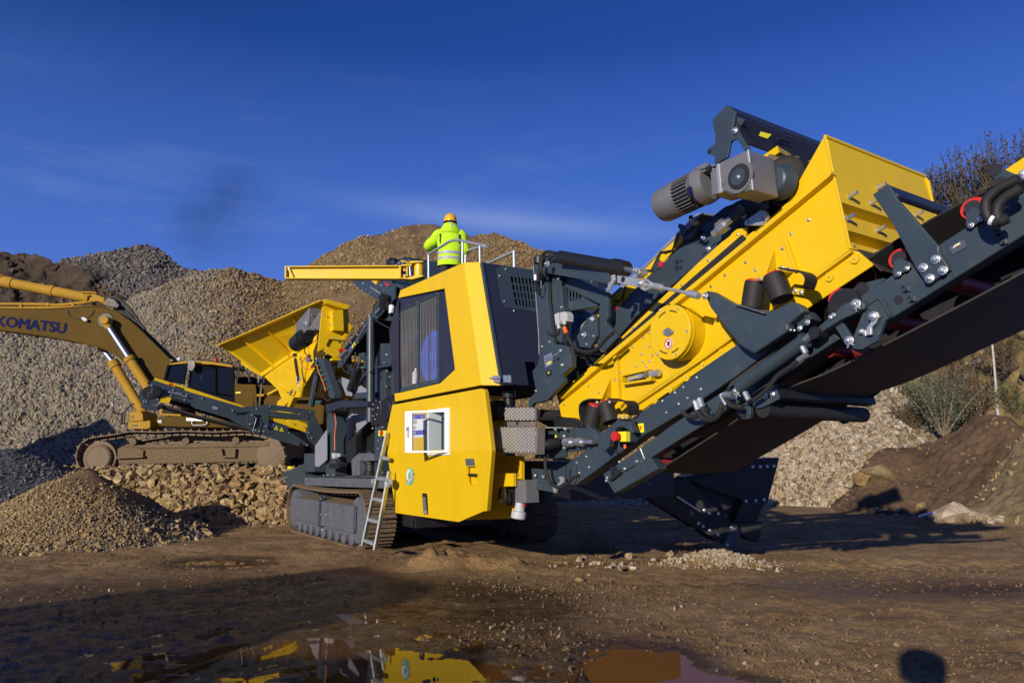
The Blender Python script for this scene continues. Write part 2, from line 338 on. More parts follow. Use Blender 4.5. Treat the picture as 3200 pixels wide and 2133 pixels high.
stone_mat('stone_pale', [(.42, .33, .22), (.34, .25, .15), (.46, .38, .28), (.30, .23, .15), (.50, .43, .34), (.38, .27, .14)])
stone_mat('stone_earthy', [(.10, .068, .038), (.06, .042, .026), (.14, .10, .06), (.08, .055, .03)])
stone_mat('stone_ochre', [(.20, .14, .06), (.15, .12, .07), (.26, .17, .07), (.12, .11, .09)])
def soil(name, a, b_, c, scale=0.8, rough=0.9, bump=0.6, bscale=6.0, wet_shade=False):
    m = bpy.data.materials.new(name); m.use_nodes = True; n, l = m.node_tree.nodes, m.node_tree.links; bs = n['Principled BSDF']; bs.inputs['Roughness'].default_value = rough
    bs.inputs['Specular IOR Level'].default_value = 0.35
    g = n.new('ShaderNodeNewGeometry'); n1 = n.new('ShaderNodeTexNoise'); n1.inputs['Scale'].default_value = scale; n1.inputs['Detail'].default_value = 10; n1.inputs['Roughness'].default_value = 0.65
    l.new(g.outputs['Position'], n1.inputs['Vector']); rp = n.new('ShaderNodeValToRGB'); e = rp.color_ramp.elements
    e[0].position = 0.33; e[0].color = a+(1,); e[1].position = 0.68; e[1].color = c+(1,); k = e.new(0.5); k.color = b_+(1,)
    l.new(n1.outputs[0], rp.inputs[0]); n2 = n.new('ShaderNodeTexNoise'); n2.inputs['Scale'].default_value = bscale; n2.inputs['Detail'].default_value = 8; n2.inputs['Roughness'].default_value = 0.72; l.new(g.outputs['Position'], n2.inputs['Vector'])
    mv = n.new('ShaderNodeMapRange'); mv.inputs[1].default_value = 0.3; mv.inputs[2].default_value = 0.7; mv.inputs[3].default_value = 0.65; mv.inputs[4].default_value = 1.3; l.new(n2.outputs[0], mv.inputs[0])
    cb = n.new('ShaderNodeCombineColor'); [l.new(mv.outputs[0], cb.inputs[q]) for q in range(3)]
    mx = n.new('ShaderNodeMix'); mx.data_type = 'RGBA'; mx.blend_type = 'MULTIPLY'; mx.inputs[0].default_value = 1; l.new(rp.outputs[0], mx.inputs[6]); l.new(cb.outputs[0], mx.inputs[7])
    col = mx.outputs[2]
    bp = n.new('ShaderNodeBump'); bp.inputs['Strength'].default_value = bump; bp.inputs['Distance'].default_value = 0.06; l.new(n2.outputs[0], bp.inputs['Height']); l.new(bp.outputs[0], bs.inputs['Normal'])
    if wet_shade:                                       # soaked, smooth and dark where it lies low; darkening also carries foreground shade
        at_ = n.new('ShaderNodeAttribute'); at_.attribute_name = 'wet_shade'
        ad = n.new('ShaderNodeMath'); ad.operation = 'ADD'; sb = n.new('ShaderNodeMath'); sb.operation = 'SUBTRACT'; sb.inputs[1].default_value = 0.5
        l.new(n1.outputs[0], sb.inputs[0]); l.new(at_.outputs['Fac'], ad.inputs[0]); l.new(sb.outputs[0], ad.inputs[1])
        wr = n.new('ShaderNodeMapRange'); wr.inputs[1].default_value = 0.30; wr.inputs[2].default_value = 0.75; wr.inputs[3].default_value = 0.93; wr.inputs[4].default_value = 0.14; l.new(ad.outputs[0], wr.inputs[0]); l.new(wr.outputs[0], bs.inputs['Roughness'])
        wc = n.new('ShaderNodeMapRange'); wc.inputs[1].default_value = 0.25; wc.inputs[2].default_value = 0.8; wc.inputs[3].default_value = 1.0; wc.inputs[4].default_value = 0.30; l.new(ad.outputs[0], wc.inputs[0])
        c2 = n.new('ShaderNodeCombineColor'); [l.new(wc.outputs[0], c2.inputs[q]) for q in range(3)]
        m2 = n.new('ShaderNodeMix'); m2.data_type = 'RGBA'; m2.blend_type = 'MULTIPLY'; m2.inputs[0].default_value = 1; l.new(col, m2.inputs[6]); l.new(c2.outputs[0], m2.inputs[7]); col = m2.outputs[2]
        bs.inputs['Specular IOR Level'].default_value = 0.5
    l.new(col, bs.inputs['Base Color']); MATS[name] = m
soil('mud_ground', (.19, .105, .037), (.31, .185, .07), (.45, .30, .135), 1.1, 0.92, 1.0, 14.0, wet_shade=True)
soil('gravel_soil', (.115, .075, .036), (.165, .108, .052), (.215, .148, .075), 0.7, 0.95, 0.8, 7.0)
soil('brown_earth', (.075, .045, .024), (.105, .064, .035), (.15, .095, .05), 0.8, 0.95, 0.8, 5.0)
soil('olive_earth', (.13, .095, .045), (.20, .145, .075), (.27, .20, .115), 0.6, 0.95, 0.8, 5.0)
soil('cliff_earth', (.085, .075, .03), (.20, .145, .055), (.30, .225, .12), 0.35, 0.95, 1.0, 2.4)
soil('dark_earth', (.035, .024, .014), (.06, .04, .024), (.10, .068, .04), 0.8, 0.95, 1.0, 3.0)  # dark brown soil, deepened further to carry the far bank's shade
soil('grey_grit', (.06, .06, .062), (.09, .09, .093), (.12, .12, .12), 1.2, 0.9, 0.6, 12.0)
m = bpy.data.materials.new('muddy_water'); m.use_nodes = True; b = m.node_tree.nodes['Principled BSDF']
b.inputs['Base Color'].default_value = (0.15, 0.068, 0.018, 1); b.inputs['Roughness'].default_value = 0.02; b.inputs['IOR'].default_value = 1.33; b.inputs['Specular IOR Level'].default_value = 0.5
_n, _l = m.node_tree.nodes, m.node_tree.links; _g = _n.new('ShaderNodeNewGeometry'); _w = _n.new('ShaderNodeTexNoise'); _w.inputs['Scale'].default_value = 3.0; _w.inputs['Detail'].default_value = 3
_b = _n.new('ShaderNodeBump'); _b.inputs['Strength'].default_value = 0.02; _b.inputs['Distance'].default_value = 0.02
_l.new(_g.outputs['Position'], _w.inputs['Vector']); _l.new(_w.outputs[0], _b.inputs['Height']); _l.new(_b.outputs[0], b.inputs['Normal']); MATS['muddy_water'] = m

# ------------------------------------------------------------------ rock shapes and scatter
def rock_mesh(name, mt, n=14, seed=0, flat=(1, .85, .7), jag=0.25):
    rd = random.Random(seed); bm = bmesh.new()
    for i in range(n):
        v = Vector((rd.gauss(0, 1), rd.gauss(0, 1), rd.gauss(0, 1))).normalized()*(1+rd.uniform(-jag, jag)); bm.verts.new((v.x*flat[0], v.y*flat[1], v.z*flat[2]))
    r = bmesh.ops.convex_hull(bm, input=bm.verts); bmesh.ops.delete(bm, geom=[g for g in set(r['geom_interior']+r['geom_unused']) if isinstance(g, bmesh.types.BMVert)], context='VERTS')
    bmesh.ops.triangulate(bm, faces=bm.faces); me = bpy.data.meshes.new(name); bm.to_mesh(me); bm.free(); me.materials.append(MATS[mt]); return me
ROCKS = {}
def rock_set(mt, round_=False):
    k = (mt, round_)
    if k not in ROCKS:
        ROCKS[k] = [rock_mesh('rock_shape', mt, 26 if round_ else 13, 50+i*7, [(1, .8, .6), (1, .9, .75), (1, .7, .5), (1, .85, .85), (1, .6, .55)][i], 0.08 if round_ else 0.28) for i in range(5)]
    return ROCKS[k]
_GN = {}
def scatter_tree(k):
    if k in _GN: return _GN[k]
    t = bpy.data.node_groups.new('scatter_'+k[0], 'GeometryNodeTree'); t.interface.new_socket('Geometry', in_out='INPUT', socket_type='NodeSocketGeometry'); t.interface.new_socket('Geometry', in_out='OUTPUT', socket_type='NodeSocketGeometry')
    n, l = t.nodes, t.links; gi = n.new('NodeGroupInput'); go = n.new('NodeGroupOutput'); ip = n.new('GeometryNodeInstanceOnPoints'); j = n.new('GeometryNodeJoinGeometry')
    for me in reversed(rock_set(*k)):
        ob = bpy.data.objects.new('rock_shape', me); oi = n.new('GeometryNodeObjectInfo'); oi.inputs['Object'].default_value = ob; oi.inputs['As Instance'].default_value = True; l.new(oi.outputs['Geometry'], j.inputs[0])
    ra = n.new('GeometryNodeInputNamedAttribute'); ra.data_type = 'FLOAT_VECTOR'; ra.inputs[0].default_value = 'turn'
    sa = n.new('GeometryNodeInputNamedAttribute'); sa.data_type = 'FLOAT_VECTOR'; sa.inputs[0].default_value = 'size'
    ip.inputs['Pick Instance'].default_value = True
    l.new(gi.outputs[0], ip.inputs['Points']); l.new(j.outputs[0], ip.inputs['Instance']); l.new(ra.outputs[0], ip.inputs['Rotation']); l.new(sa.outputs[0], ip.inputs['Scale']); l.new(ip.outputs[0], go.inputs[0])
    _GN[k] = t; return t
def scatter(name, pts, sizes, mt, round_=False, seed=1, parent=None):
    rg = np.random.default_rng(seed); n = len(pts); me = bpy.data.meshes.new(name); me.vertices.add(n); me.vertices.foreach_set('co', np.asarray(pts, np.float32).reshape(-1))
    a = me.attributes.new('turn', 'FLOAT_VECTOR', 'POINT'); a.data.foreach_set('vector', rg.uniform(0, 6.28, (n, 3)).astype(np.float32).reshape(-1))
    s = np.asarray(sizes)[:, None]*rg.uniform(0.75, 1.25, (n, 3)); a = me.attributes.new('size', 'FLOAT_VECTOR', 'POINT'); a.data.foreach_set('vector', s.astype(np.float32).reshape(-1))
    o = bpy.data.objects.new(name, me); COL.objects.link(o); o['kind'] = 'stuff'; md = o.modifiers.new('stones', 'NODES'); md.node_group = scatter_tree((mt, round_))
    return o
def sample_grid(X, Y, Z, n, rg, w=None):
    """n random points on a grid surface, even by area (or by the weights w of its cells)"""
    P = np.stack([X, Y, Z], -1); a, b, c = P[:-1, :-1], P[:-1, 1:], P[1:, :-1]
    ar = np.linalg.norm(np.cross(b-a, c-a), axis=-1)
    if w is not None: ar = ar*w
    p = (ar/ar.sum()).reshape(-1); k = rg.choice(len(p), n, p=p); i, j = np.unravel_index(k, ar.shape); u, v = rg.random((2, n))[:, :, None]
    return P[i, j]*(1-u)*(1-v)+P[i, j+1]*u*(1-v)+P[i+1, j]*(1-u)*v+P[i+1, j+1]*u*v
def view_x(px, y): return y*(np.asarray(px)-CX)/(F_PX/math.cos(TILT))
def sky_z(px, py, y):
    c, s = math.cos(TILT), math.sin(TILT); dv = np.asarray(py)-CY; return CAM_H + y*(F_PX*s-dv*c)/(F_PX*c+dv*s)

# ------------------------------------------------------------------ ground
def smooth(e0, e1, x): t = np.clip((x-e0)/(e1-e0), 0, 1); return t*t*(3-2*t)
def blob(x, y, cx, cy, rx, ry, p=2.0): return np.exp(-(np.abs((x-cx)/rx)**p+np.abs((y-cy)/ry)**p))
def basin(x, y):
    """how deep the ground dips: the pools and the soaked strip"""
    w = blob(x, y, -0.42, 5.7, 1.05, 0.75, 2.6)*0.71 + blob(x, y, 1.15, 5.9, 0.50, 0.95, 2.6)*1.25 + blob(x, y, 1.6, 5.45, 0.5, 0.45, 2.6)*0.9
    w = w + blob(x, y, -2.6, 6.9, 2.8, 1.5, 3)*0.43 + blob(x, y, -1.5, 6.3, 1.2, 0.8)*0.32 + blob(x, y, -4.6, 11.8, 0.95, 0.8, 2.6)*1.05 + blob(x, y, -3.2, 5.5, 1.8, 0.9)*0.25 + blob(x, y, -0.6, 8.6, 1.2, 0.8, 2.6)*0.6
    w = w + blob(x, y, 5.6, 9.4, 2.2, 0.7)*0.25
    return w
def ground_z(x, y):
    w = basin(x, y); near = np.clip(1.3-np.hypot(x, y)/40, 0, 1)
    z = 0.055 + 0.030*fbm(x*0.45, y*0.45, 3, 3) + 0.035*fbm(x*1.7, y*2.1, 4, 11)*near + (0.024+0.02*smooth(-.2,.3,fbm(x*.35,y*.4,2,34)))*fbm(x*6, y*8, 4, 21)*near + (0.016+0.018*smooth(-.1,.3,fbm(x*.5,y*.5,2,33)))*fbm(x*22, y*24, 2, 31)*np.clip(1.5-np.hypot(x, y)/9, 0, 1)
    z = z - 0.075*w + np.clip(w, 0, 1)*(0.030*fbm(x*3, y*9, 3, 61)+0.024*fbm(x*11, y*26, 2, 62))*near
    z = z + blob(x, y, 2.6, 6.4, 1.6, 1.1)*0.03 + blob(x, y, -1.0, 10.95, 0.50, 0.30, 3)*0.20*(1+1.9*fbm(x*4.5, y*4.5, 4, 5)) + blob(x, y, -0.1, 10.75, 0.8, 0.25)*0.12*(1+1.5*fbm(x*4, y*4, 3, 6)) + blob(x, y, 3.05, 11.3, .55, .30)*0.16
    # ruts of the digger's shoes and wheels
    d = (y-11.1)-0.10*(x-5); z = z - 0.075*np.exp(-(d/0.35)**2)*smooth(3.6, 5, x)*(0.6+0.5*np.sin(x*22+d*4)) - 0.07*np.exp(-((y-9.2-0.25*(x-5))/0.22)**2)*smooth(4.2, 5.5, x)*(0.6+0.4*np.sin(x*26))
    t = (y-9.6)-0.05*x; z = z - 0.06*np.exp(-(t/0.18)**2)*smooth(1.2, 1.8, x)*smooth(3.8, 2.6, x)*(0.5+0.5*np.sin(y*46))
    return z
ys = np.concatenate([np.linspace(-45, 1.0, 46)[:-1], np.geomspace(4.0, 60, 640)-3.0+0.0, np.linspace(60, 260, 30)])
us = np.linspace(-1, 1, 500); GY, GU = np.meshgrid(ys, us, indexing='ij'); GX = GU*(1.02*np.sqrt(np.maximum(GY, 0)**2+9)+np.where(GY < 0, -GY*0.8, 0))
GZ = ground_z(GX, GY); gm = grid_mesh('ground', GX, GY, GZ); wa = gm.attributes.new('wet_shade', 'FLOAT', 'POINT')
wet_shade_v = np.clip(basin(GX, GY)*0.9 + smooth(0.03, -0.005, GZ)*0.5 + 0.55*blob(GX, GY, -3.0, 9.0, 3.4, 2.2, 3) + 0.75*blob(GX, GY, -3.2, 7.0, 4.2, 2.6, 3.5) + 0.55*blob(GX, GY, 5.0, 9.3, 3.0, 1.2, 2.5) + .35*blob(GX, GY, 4, 13.5, 4.5, 1.5, 3), 0, 1.2)  # broad left blob widens the mask to darken the shadowed foreground
wa.data.foreach_set('value', wet_shade_v.astype(np.float32).reshape(-1)); link('ground', gm, 'mud_ground', kind='structure')
m = MATS['muddy_water'].copy(); m.name = 'silty_water'; m.node_tree.nodes['Principled BSDF'].inputs['Specular IOR Level'].default_value = 0.07; m.node_tree.nodes['Principled BSDF'].inputs['Base Color'].default_value = (0.23, 0.10, 0.022, 1); MATS['silty_water'] = m
def water(name, cx, cy, rx, ry, mt='muddy_water'):
    MBx = MB(); n = 48; ring = [(cx+math.cos(2*math.pi*i/n)*rx, cy+math.sin(2*math.pi*i/n)*ry, 0.0) for i in range(n)]; MBx.add(ring, [tuple(range(n))])
    return link(name, MBx.mesh(name), mt, kind='structure')
water('puddle', -2.0, 6.3, 2.55, 2.4); water('puddle', 1.45, 6.0, 0.88, 1.6, 'silty_water'); water('puddle', -4.6, 11.8, 1.7, 1.6)

# ------------------------------------------------------------------ heaps, from base line to crest
def heap(name, sky_d, yb, yc, mt, nx=220, ny=90, amp=0.25, fs=0.5, prof=1.0, back=14.0, zb=0.0, seed=1, label=None, sky_amp=1.0, edge=None):
    sp_ = np.array(sky_d, float)*1.36054; px = np.linspace(sp_[0, 0], sp_[-1, 0], nx); py = np.interp(px, sp_[:, 0], sp_[:, 1])
    k = np.ones(5)/5; py = np.convolve(np.pad(py, 2, mode='edge'), k, 'valid')
    f = lambda q: np.interp(px, np.array([a for a, _ in q])*1.36054, [b for _, b in q]) if isinstance(q, (list, tuple)) else np.full(nx, float(q))
    YB, YC, ZB = f(yb), f(yc), f(zb); ZC = sky_z(px, py, YC)
    sv = np.concatenate([np.linspace(-0.06, 1, ny), np.linspace(1.04, 1.9, 10)])[:, None]
    Y = np.where(sv <= 1, YB+(YC-YB)*sv, YC+(sv-1)*back); X = view_x(px[None, :], Y)
    fr = np.clip(sv, 0, 1)**prof; Zq = ZB+(ZC-ZB)*fr; Zq = np.where(sv > 1, ZC-(sv-1)**1.3*(ZC-ZB)*1.15, Zq); Zq = np.where(sv < 0, ZB+sv*6, Zq)
    env = np.clip(np.minimum(sv*6+.15, 1), 0, 1)*np.where(sv > 0.9, sky_amp, 1.0)
    Zq = Zq + amp*env*(fbm(X*fs, Y*fs*0.6, 4, seed)+0.35*fbm(X*fs*5, Y*fs*5, 3, seed+9))
    me = grid_mesh(name, X, Y, Zq); link(name, me, mt, kind='structure'); return X, Y, Zq, sv, ny
rg = np.random.default_rng(3)
def cover(name, H, n, lo, hi, mt, round_=False, seed=1, w=None, power=2.0, sink=0.25):
    X, Y, Zq, sv, ny = H; k = ny+2
    p = sample_grid(X[:k], Y[:k], Zq[:k], n, np.random.default_rng(seed), w); s = lo+(hi-lo)*np.random.default_rng(seed+1).random(n)**power
    p[:, 2] += s*(0.5-sink); return scatter(name, p, s, mt, round_, seed)
Hm = heap('gravel_heap', [(-760, 830), (-260, 770), (-60, 745), (60, 728), (160, 712), (240, 698), (280, 672), (340, 650), (430, 626), (480, 617), (510, 615), (545, 627), (600, 636), (640, 641), (690, 610), (760, 570), (830, 540), (900, 523), (960, 519), (1010, 521), (1065, 532), (1100, 531), (1150, 540), (1200, 556), (1250, 577), (1330, 620), (1420, 680), (1550, 780), (1700, 900), (1800, 960)],
          [(-260, 28), (0, 28.5), (300, 29), (900, 29.5), (1300, 29), (1800, 29)], [(-260, 36), (0, 37), (300, 41), (500, 44), (700, 47), (960, 50), (1300, 48), (1800, 37)], 'gravel_soil', 370, 130, 0.55, 0.33, 0.92, seed=4)
def stone_w(H, lo, hi, sd, thr=0.0):
    X, Y, Zq, sv, ny = H; k = ny+2; u = X[:k-1, :-1]/Y[:k-1, :-1]*2280+1600; g = fbm(X[:k-1, :-1]*0.22, Y[:k-1, :-1]*0.12+Zq[:k-1, :-1]*0.2, 3, sd)
    return smooth(lo-320, lo+320, u)*(1-smooth(hi-320, hi+320, u))*np.where(g > thr, 1.0, np.clip(1+(g-thr)*4, 0.06, 1))
cover('gravel', Hm, 76000, 0.04, 0.145, 'stone_mixed', True, 11, stone_w(Hm, -1100, 520, 41, -0.25), 1.7)
cover('gravel', Hm, 85000, 0.03, 0.13, 'stone_brown', False, 12, stone_w(Hm, 520, 2400, 43, -0.02), 1.9)
cover('gravel', Hm, 20000, 0.035, 0.12, 'stone_tan', False, 13, stone_w(Hm, 380, 2400, 47, 0.05), 1.9)
Hf = heap('grey_heap', [(-300, 640), (-100, 632), (60, 614), (110, 602), (180, 592), (205, 584), (230, 577), (260, 570), (295, 569), (315, 573), (335, 583), (370, 603), (440, 622), (520, 660), (640, 720), (760, 790)], 41, [(-300, 54), (200, 57), (290, 58), (760, 55)], 'grey_grit', 200, 80, 0.6, 0.3, 1.0, zb=3.0, seed=14)
cover('gravel', Hf, 30000, 0.08, 0.24, 'stone_dark', False, 15, None, 1.6)
He = heap('earth_bank', [(-760, 640), (-320, 600), (-120, 588), (0, 587), (60, 590), (110, 602), (150, 622), (185, 655), (230, 680), (262, 700), (300, 740)], [(-320, 39), (300, 42)], [(-320, 48), (0, 47), (120, 46), (300, 44)], 'dark_earth', 240, 90, 1.5, 0.5, 0.75, zb=4.0, seed=24, sky_amp=0.35)
cover('rubble', He, 2000, 0.06, 0.36, 'stone_earthy', False, 25, None, 3.2)
# the bench the digger stands on: rough rock with a steep front
bx = np.linspace(-16.5, -1.0, 190); by = np.concatenate([np.linspace(17.3, 19.6, 60), np.linspace(19.7, 27, 40)]); BY, BX = np.meshgrid(by, bx, indexing='ij')
front = 17.75+0.35*fbm(bx*0.5, bx*0+3, 3, 8)+0.05*(bx+8)*0.6
BZ = 1.33*np.clip((BY-front[None, :])/1.45, 0, 1)**0.85 + 0.12*fbm(BX*1.4, BY*1.4, 4, 9)*np.clip((BY-front)/0.4, 0, 1) - 0.05
BZ = np.where(BY > 19.35, np.minimum(BZ, 1.27+0.03*fbm(BX*2, BY*2, 2, 4)), BZ)
BZ = (BZ+0.05)*np.clip((-1.0-BX)/1.6, 0, 1)**.8-0.05
link('rock_bench', grid_mesh('rock_bench', BX, BY, BZ), 'brown_earth', kind='structure')
rgb = np.random.default_rng(77); wq = np.ones((len(by)-1, len(bx)-1)); wq[66:] = 0.04
pb = sample_grid(BX, BY, BZ, 5200, rgb, wq); sb_ = 0.05+0.13*rgb.random(5200)**2.2; pb[:, 2] += sb_*0.3; scatter('rubble', pb, sb_, 'stone_tan', False, 78)
# cones of crushed stone
def cone(name, cx, cy, h, r, mt, skew=0.0, amp=0.05, seed=1, toe=1.25, n=110, sxr=1.0):
    x = np.linspace(cx-r*1.5*sxr, cx+r*1.5*sxr, n); y = np.linspace(cy-r*1.5, cy+r*1.5, n); Yc, Xc = np.meshgrid(y, x, indexing='ij'); d = np.hypot((Xc-cx)/sxr, Yc-cy)/r
    d = d*(1+0.12*fbm(Xc*0.6, Yc*0.6, 2, seed+5)); Zc = h*np.clip(1-d, 0, 1)**toe*(1.0) + amp*fbm(Xc*2, Yc*2, 4, seed)*np.clip(1.15-d, 0, 1) - 0.12*smooth(0.98, 1.15, d)
    Zc = np.minimum(Zc, h*(1-0.10*np.exp(-(d*r/0.25)**2))); link(name, grid_mesh(name, Xc, Yc, Zc), mt, kind='structure'); return Xc, Yc, Zc, None, n-2
Cg = cone('grey_heap', -12.3, 17.6, 1.95, 4.3, 'grey_grit', seed=31, toe=0.95, amp=0.08)
cover('gravel', Cg, 30000, 0.018, 0.055, 'stone_grey', False, 32, None, 2)
Cf = cone('gravel_heap', -8.85, 15.1, 1.52, 3.0, 'gravel_soil', seed=35, toe=1.30, amp=0.10)
d_ = np.hypot(Cf[0]+8.85, Cf[1]-15.1)[:-1, :-1]; ang = np.arctan2(Cf[1]-15.1, Cf[0]+8.85)[:-1, :-1]
cover('gravel', Cf, 26000, 0.012, 0.045, 'stone_tan', False, 36, smooth(3.3, 2.2, d_)*(1-0.96*smooth(1.5, 0.4, d_))*(1-0.85*smooth(-1.1, -0.2, ang)), 2.2)
cover('gravel', Cf, 16000, 0.012, 0.04, 'stone_grey', False, 37, smooth(4.0, 2.4, d_)*smooth(-1.9, -0.4, ang)*smooth(0.9, 1.8, d_), 2.2)
cover('rubble', Cf, 320, 0.05, 0.12, 'stone_tan', False, 38, smooth(1.6, 2.4, d_)*smooth(3.5, 2.9, d_), 2.0)
# right-hand side: pale rock slope, wooded hill, brown bank
Hh = heap('hillside', [(1380, 1010), (1500, 960), (1650, 880), (1800, 780), (1950, 660), (2050, 560), (2150, 500), (2250, 478), (2352, 465), (2550, 440), (2900, 420)], [(1380, 30), (1900, 30), (2352, 25), (2900, 21)], [(1380, 42), (1900, 46), (2200, 46), (2500, 40), (2900, 36)], 'cliff_earth', 220, 120, 1.7, 0.35, 1.0, zb=0.5, seed=51, sky_amp=0.4)
cover('rubble', Hh, 3200, 0.08, 0.6, 'stone_ochre', False, 52, None, 3.0)
Hp = heap('rock_slope', [(1300, 1105), (1400, 1085), (1550, 1020), (1700, 960), (1850, 895), (1950, 855), (2010, 845), (2070, 880), (2140, 960), (2220, 1050), (2300, 1130)], [(1300, 25.5), (1750, 24.8), (2060, 23.2), (2300, 22)], [(1300, 31), (1700, 31), (2010, 31.5), (2140, 27), (2300, 24)], 'gravel_soil', 200, 90, 0.4, 0.4, 0.95, zb=0.0, seed=61)
wu = (Hp[0]/Hp[1]*2280+1600)[:Hp[4]+1, :-1]
cover('rubble', Hp, 16000, 0.04, 0.165, 'stone_pale', False, 62, 0.05+smooth(2960, 2620, wu), 2.0)
cover('rubble', Hp, 5000, 0.04, 0.15, 'stone_mixed', False, 63, 0.05+smooth(2500, 2800, wu), 2.0)
Hb = heap('earth_bank', [(1900, 1165), (1955, 1120), (1985, 1062), (2035, 1032), (2080, 1034), (2140, 1015), (2200, 985), (2245, 962), (2290, 952), (2325, 950), (2352, 975), (2420, 965), (2600, 930), (2900, 900)], [(1900, 21.9), (2100, 20.7), (2250, 19.5), (2352, 18.7), (2900, 15.6)], [(1900, 22.6), (2000, 23.4), (2200, 23.2), (2352, 21.6), (2900, 19)], 'brown_earth', 240, 90, 0.42, 0.9, 0.8, zb=0.0, seed=71, sky_amp=0.5)
cover('rubble', Hb, 700, 0.015, 0.09, 'stone_brown', False, 72, None, 3.0)
Ho = heap('earth_bank', [(2130, 1205), (2190, 1180), (2250, 1120), (2300, 1060), (2352, 1010), (2450, 960), (2700, 900), (2900, 880)], [(2130, 18.9), (2250, 18.3), (2352, 17.3), (2900, 14.6)], [(2130, 19.3), (2250, 20.0), (2352, 20.0), (2900, 17)], 'olive_earth', 160, 80, 0.25, 0.9, 0.85, zb=0.0, seed=81)
cover('rubble', Ho, 700, 0.02, 0.10, 'stone_tan', False, 82, None, 2.4)
# grit and small stones lying about on the mud
gx = GX[45:, :]; gy = GY[45:, :]; gz = GZ[45:, :]; rr = np.hypot(gx, gy)[:-1, :-1]; cx_, cy_ = gx[:-1, :-1], gy[:-1, :-1]
w0 = (rr < 24)*(rr > 3.5)/(1+rr**2*0.012)*(np.clip(0.25+1.6*fbm(cx_*0.6, cy_*0.6, 3, 91), 0.03, 1)+blob(cx_, cy_, 2.6, 6.2, 2.2, 1.4)*0.9+blob(cx_, cy_, 0.9, 9.6, 1.3, .7)*.8)*(1-0.92*smooth(0.25, 0.7, basin(cx_, cy_)))
p = sample_grid(gx, gy, gz, 48000, np.random.default_rng(92), w0); s = 0.005+0.022*np.random.default_rng(93).random(48000)**5; p[:, 2] += s*.2
scatter('grit', p, s, 'stone_mud', False, 94)
p = sample_grid(gx, gy, gz, 420, np.random.default_rng(95), w0); s = 0.007+0.022*np.random.default_rng(96).random(420)**3; p[:, 2] += s*.3
scatter('pebbles', p, s, 'stone_pale', False, 97)
rq = np.random.default_rng(98); q = rq.normal(0, 1, (1500, 2)); px_ = 3.15+q[:, 0]*0.33; py_ = 11.3+q[:, 1]*0.22; s = 0.012+0.045*rq.random(1500)**3
scatter('rubble', np.stack([px_, py_, ground_z(px_, py_)+s*.3], -1), s, 'stone_pale', False, 99)
q = rq.normal(0, 1, (150, 2)); px_ = 2.1+q[:, 0]*0.75; py_ = 11.2+q[:, 1]*0.2; s = 0.012+0.06*rq.random(150)**3
scatter('rubble', np.stack([px_, py_, ground_z(px_, py_)+s*.3], -1), s, 'stone_pale', False, 100)
# ================================================================== the tracked crusher
def plane_at(px, py, p0, n):
    d = to_m(ray(px, py)); c = Vector((0, 0, CAM_H)); p0, n = Vector(p0), Vector(n); return c + d*((p0-c).dot(n)/d.dot(n))
def PP(z, pts, p0, n): return [plane_at(*z(x, y), p0, n) for x, y in pts]
def DM(z, pts, D): return [to_m(z.p(x, y, D=D)) for x, y in pts]
def V(*a): return Vector(a)
def holed(outer, hole): return (list(outer), list(hole))
CR = thing('mobile_crusher', 'big yellow and dark grey tracked crushing machine with a screen and conveyors, standing on the mud', 'crusher', (-14.3, 6.4, 0), M_ROT)
Y3 = V(0, 1, 0)

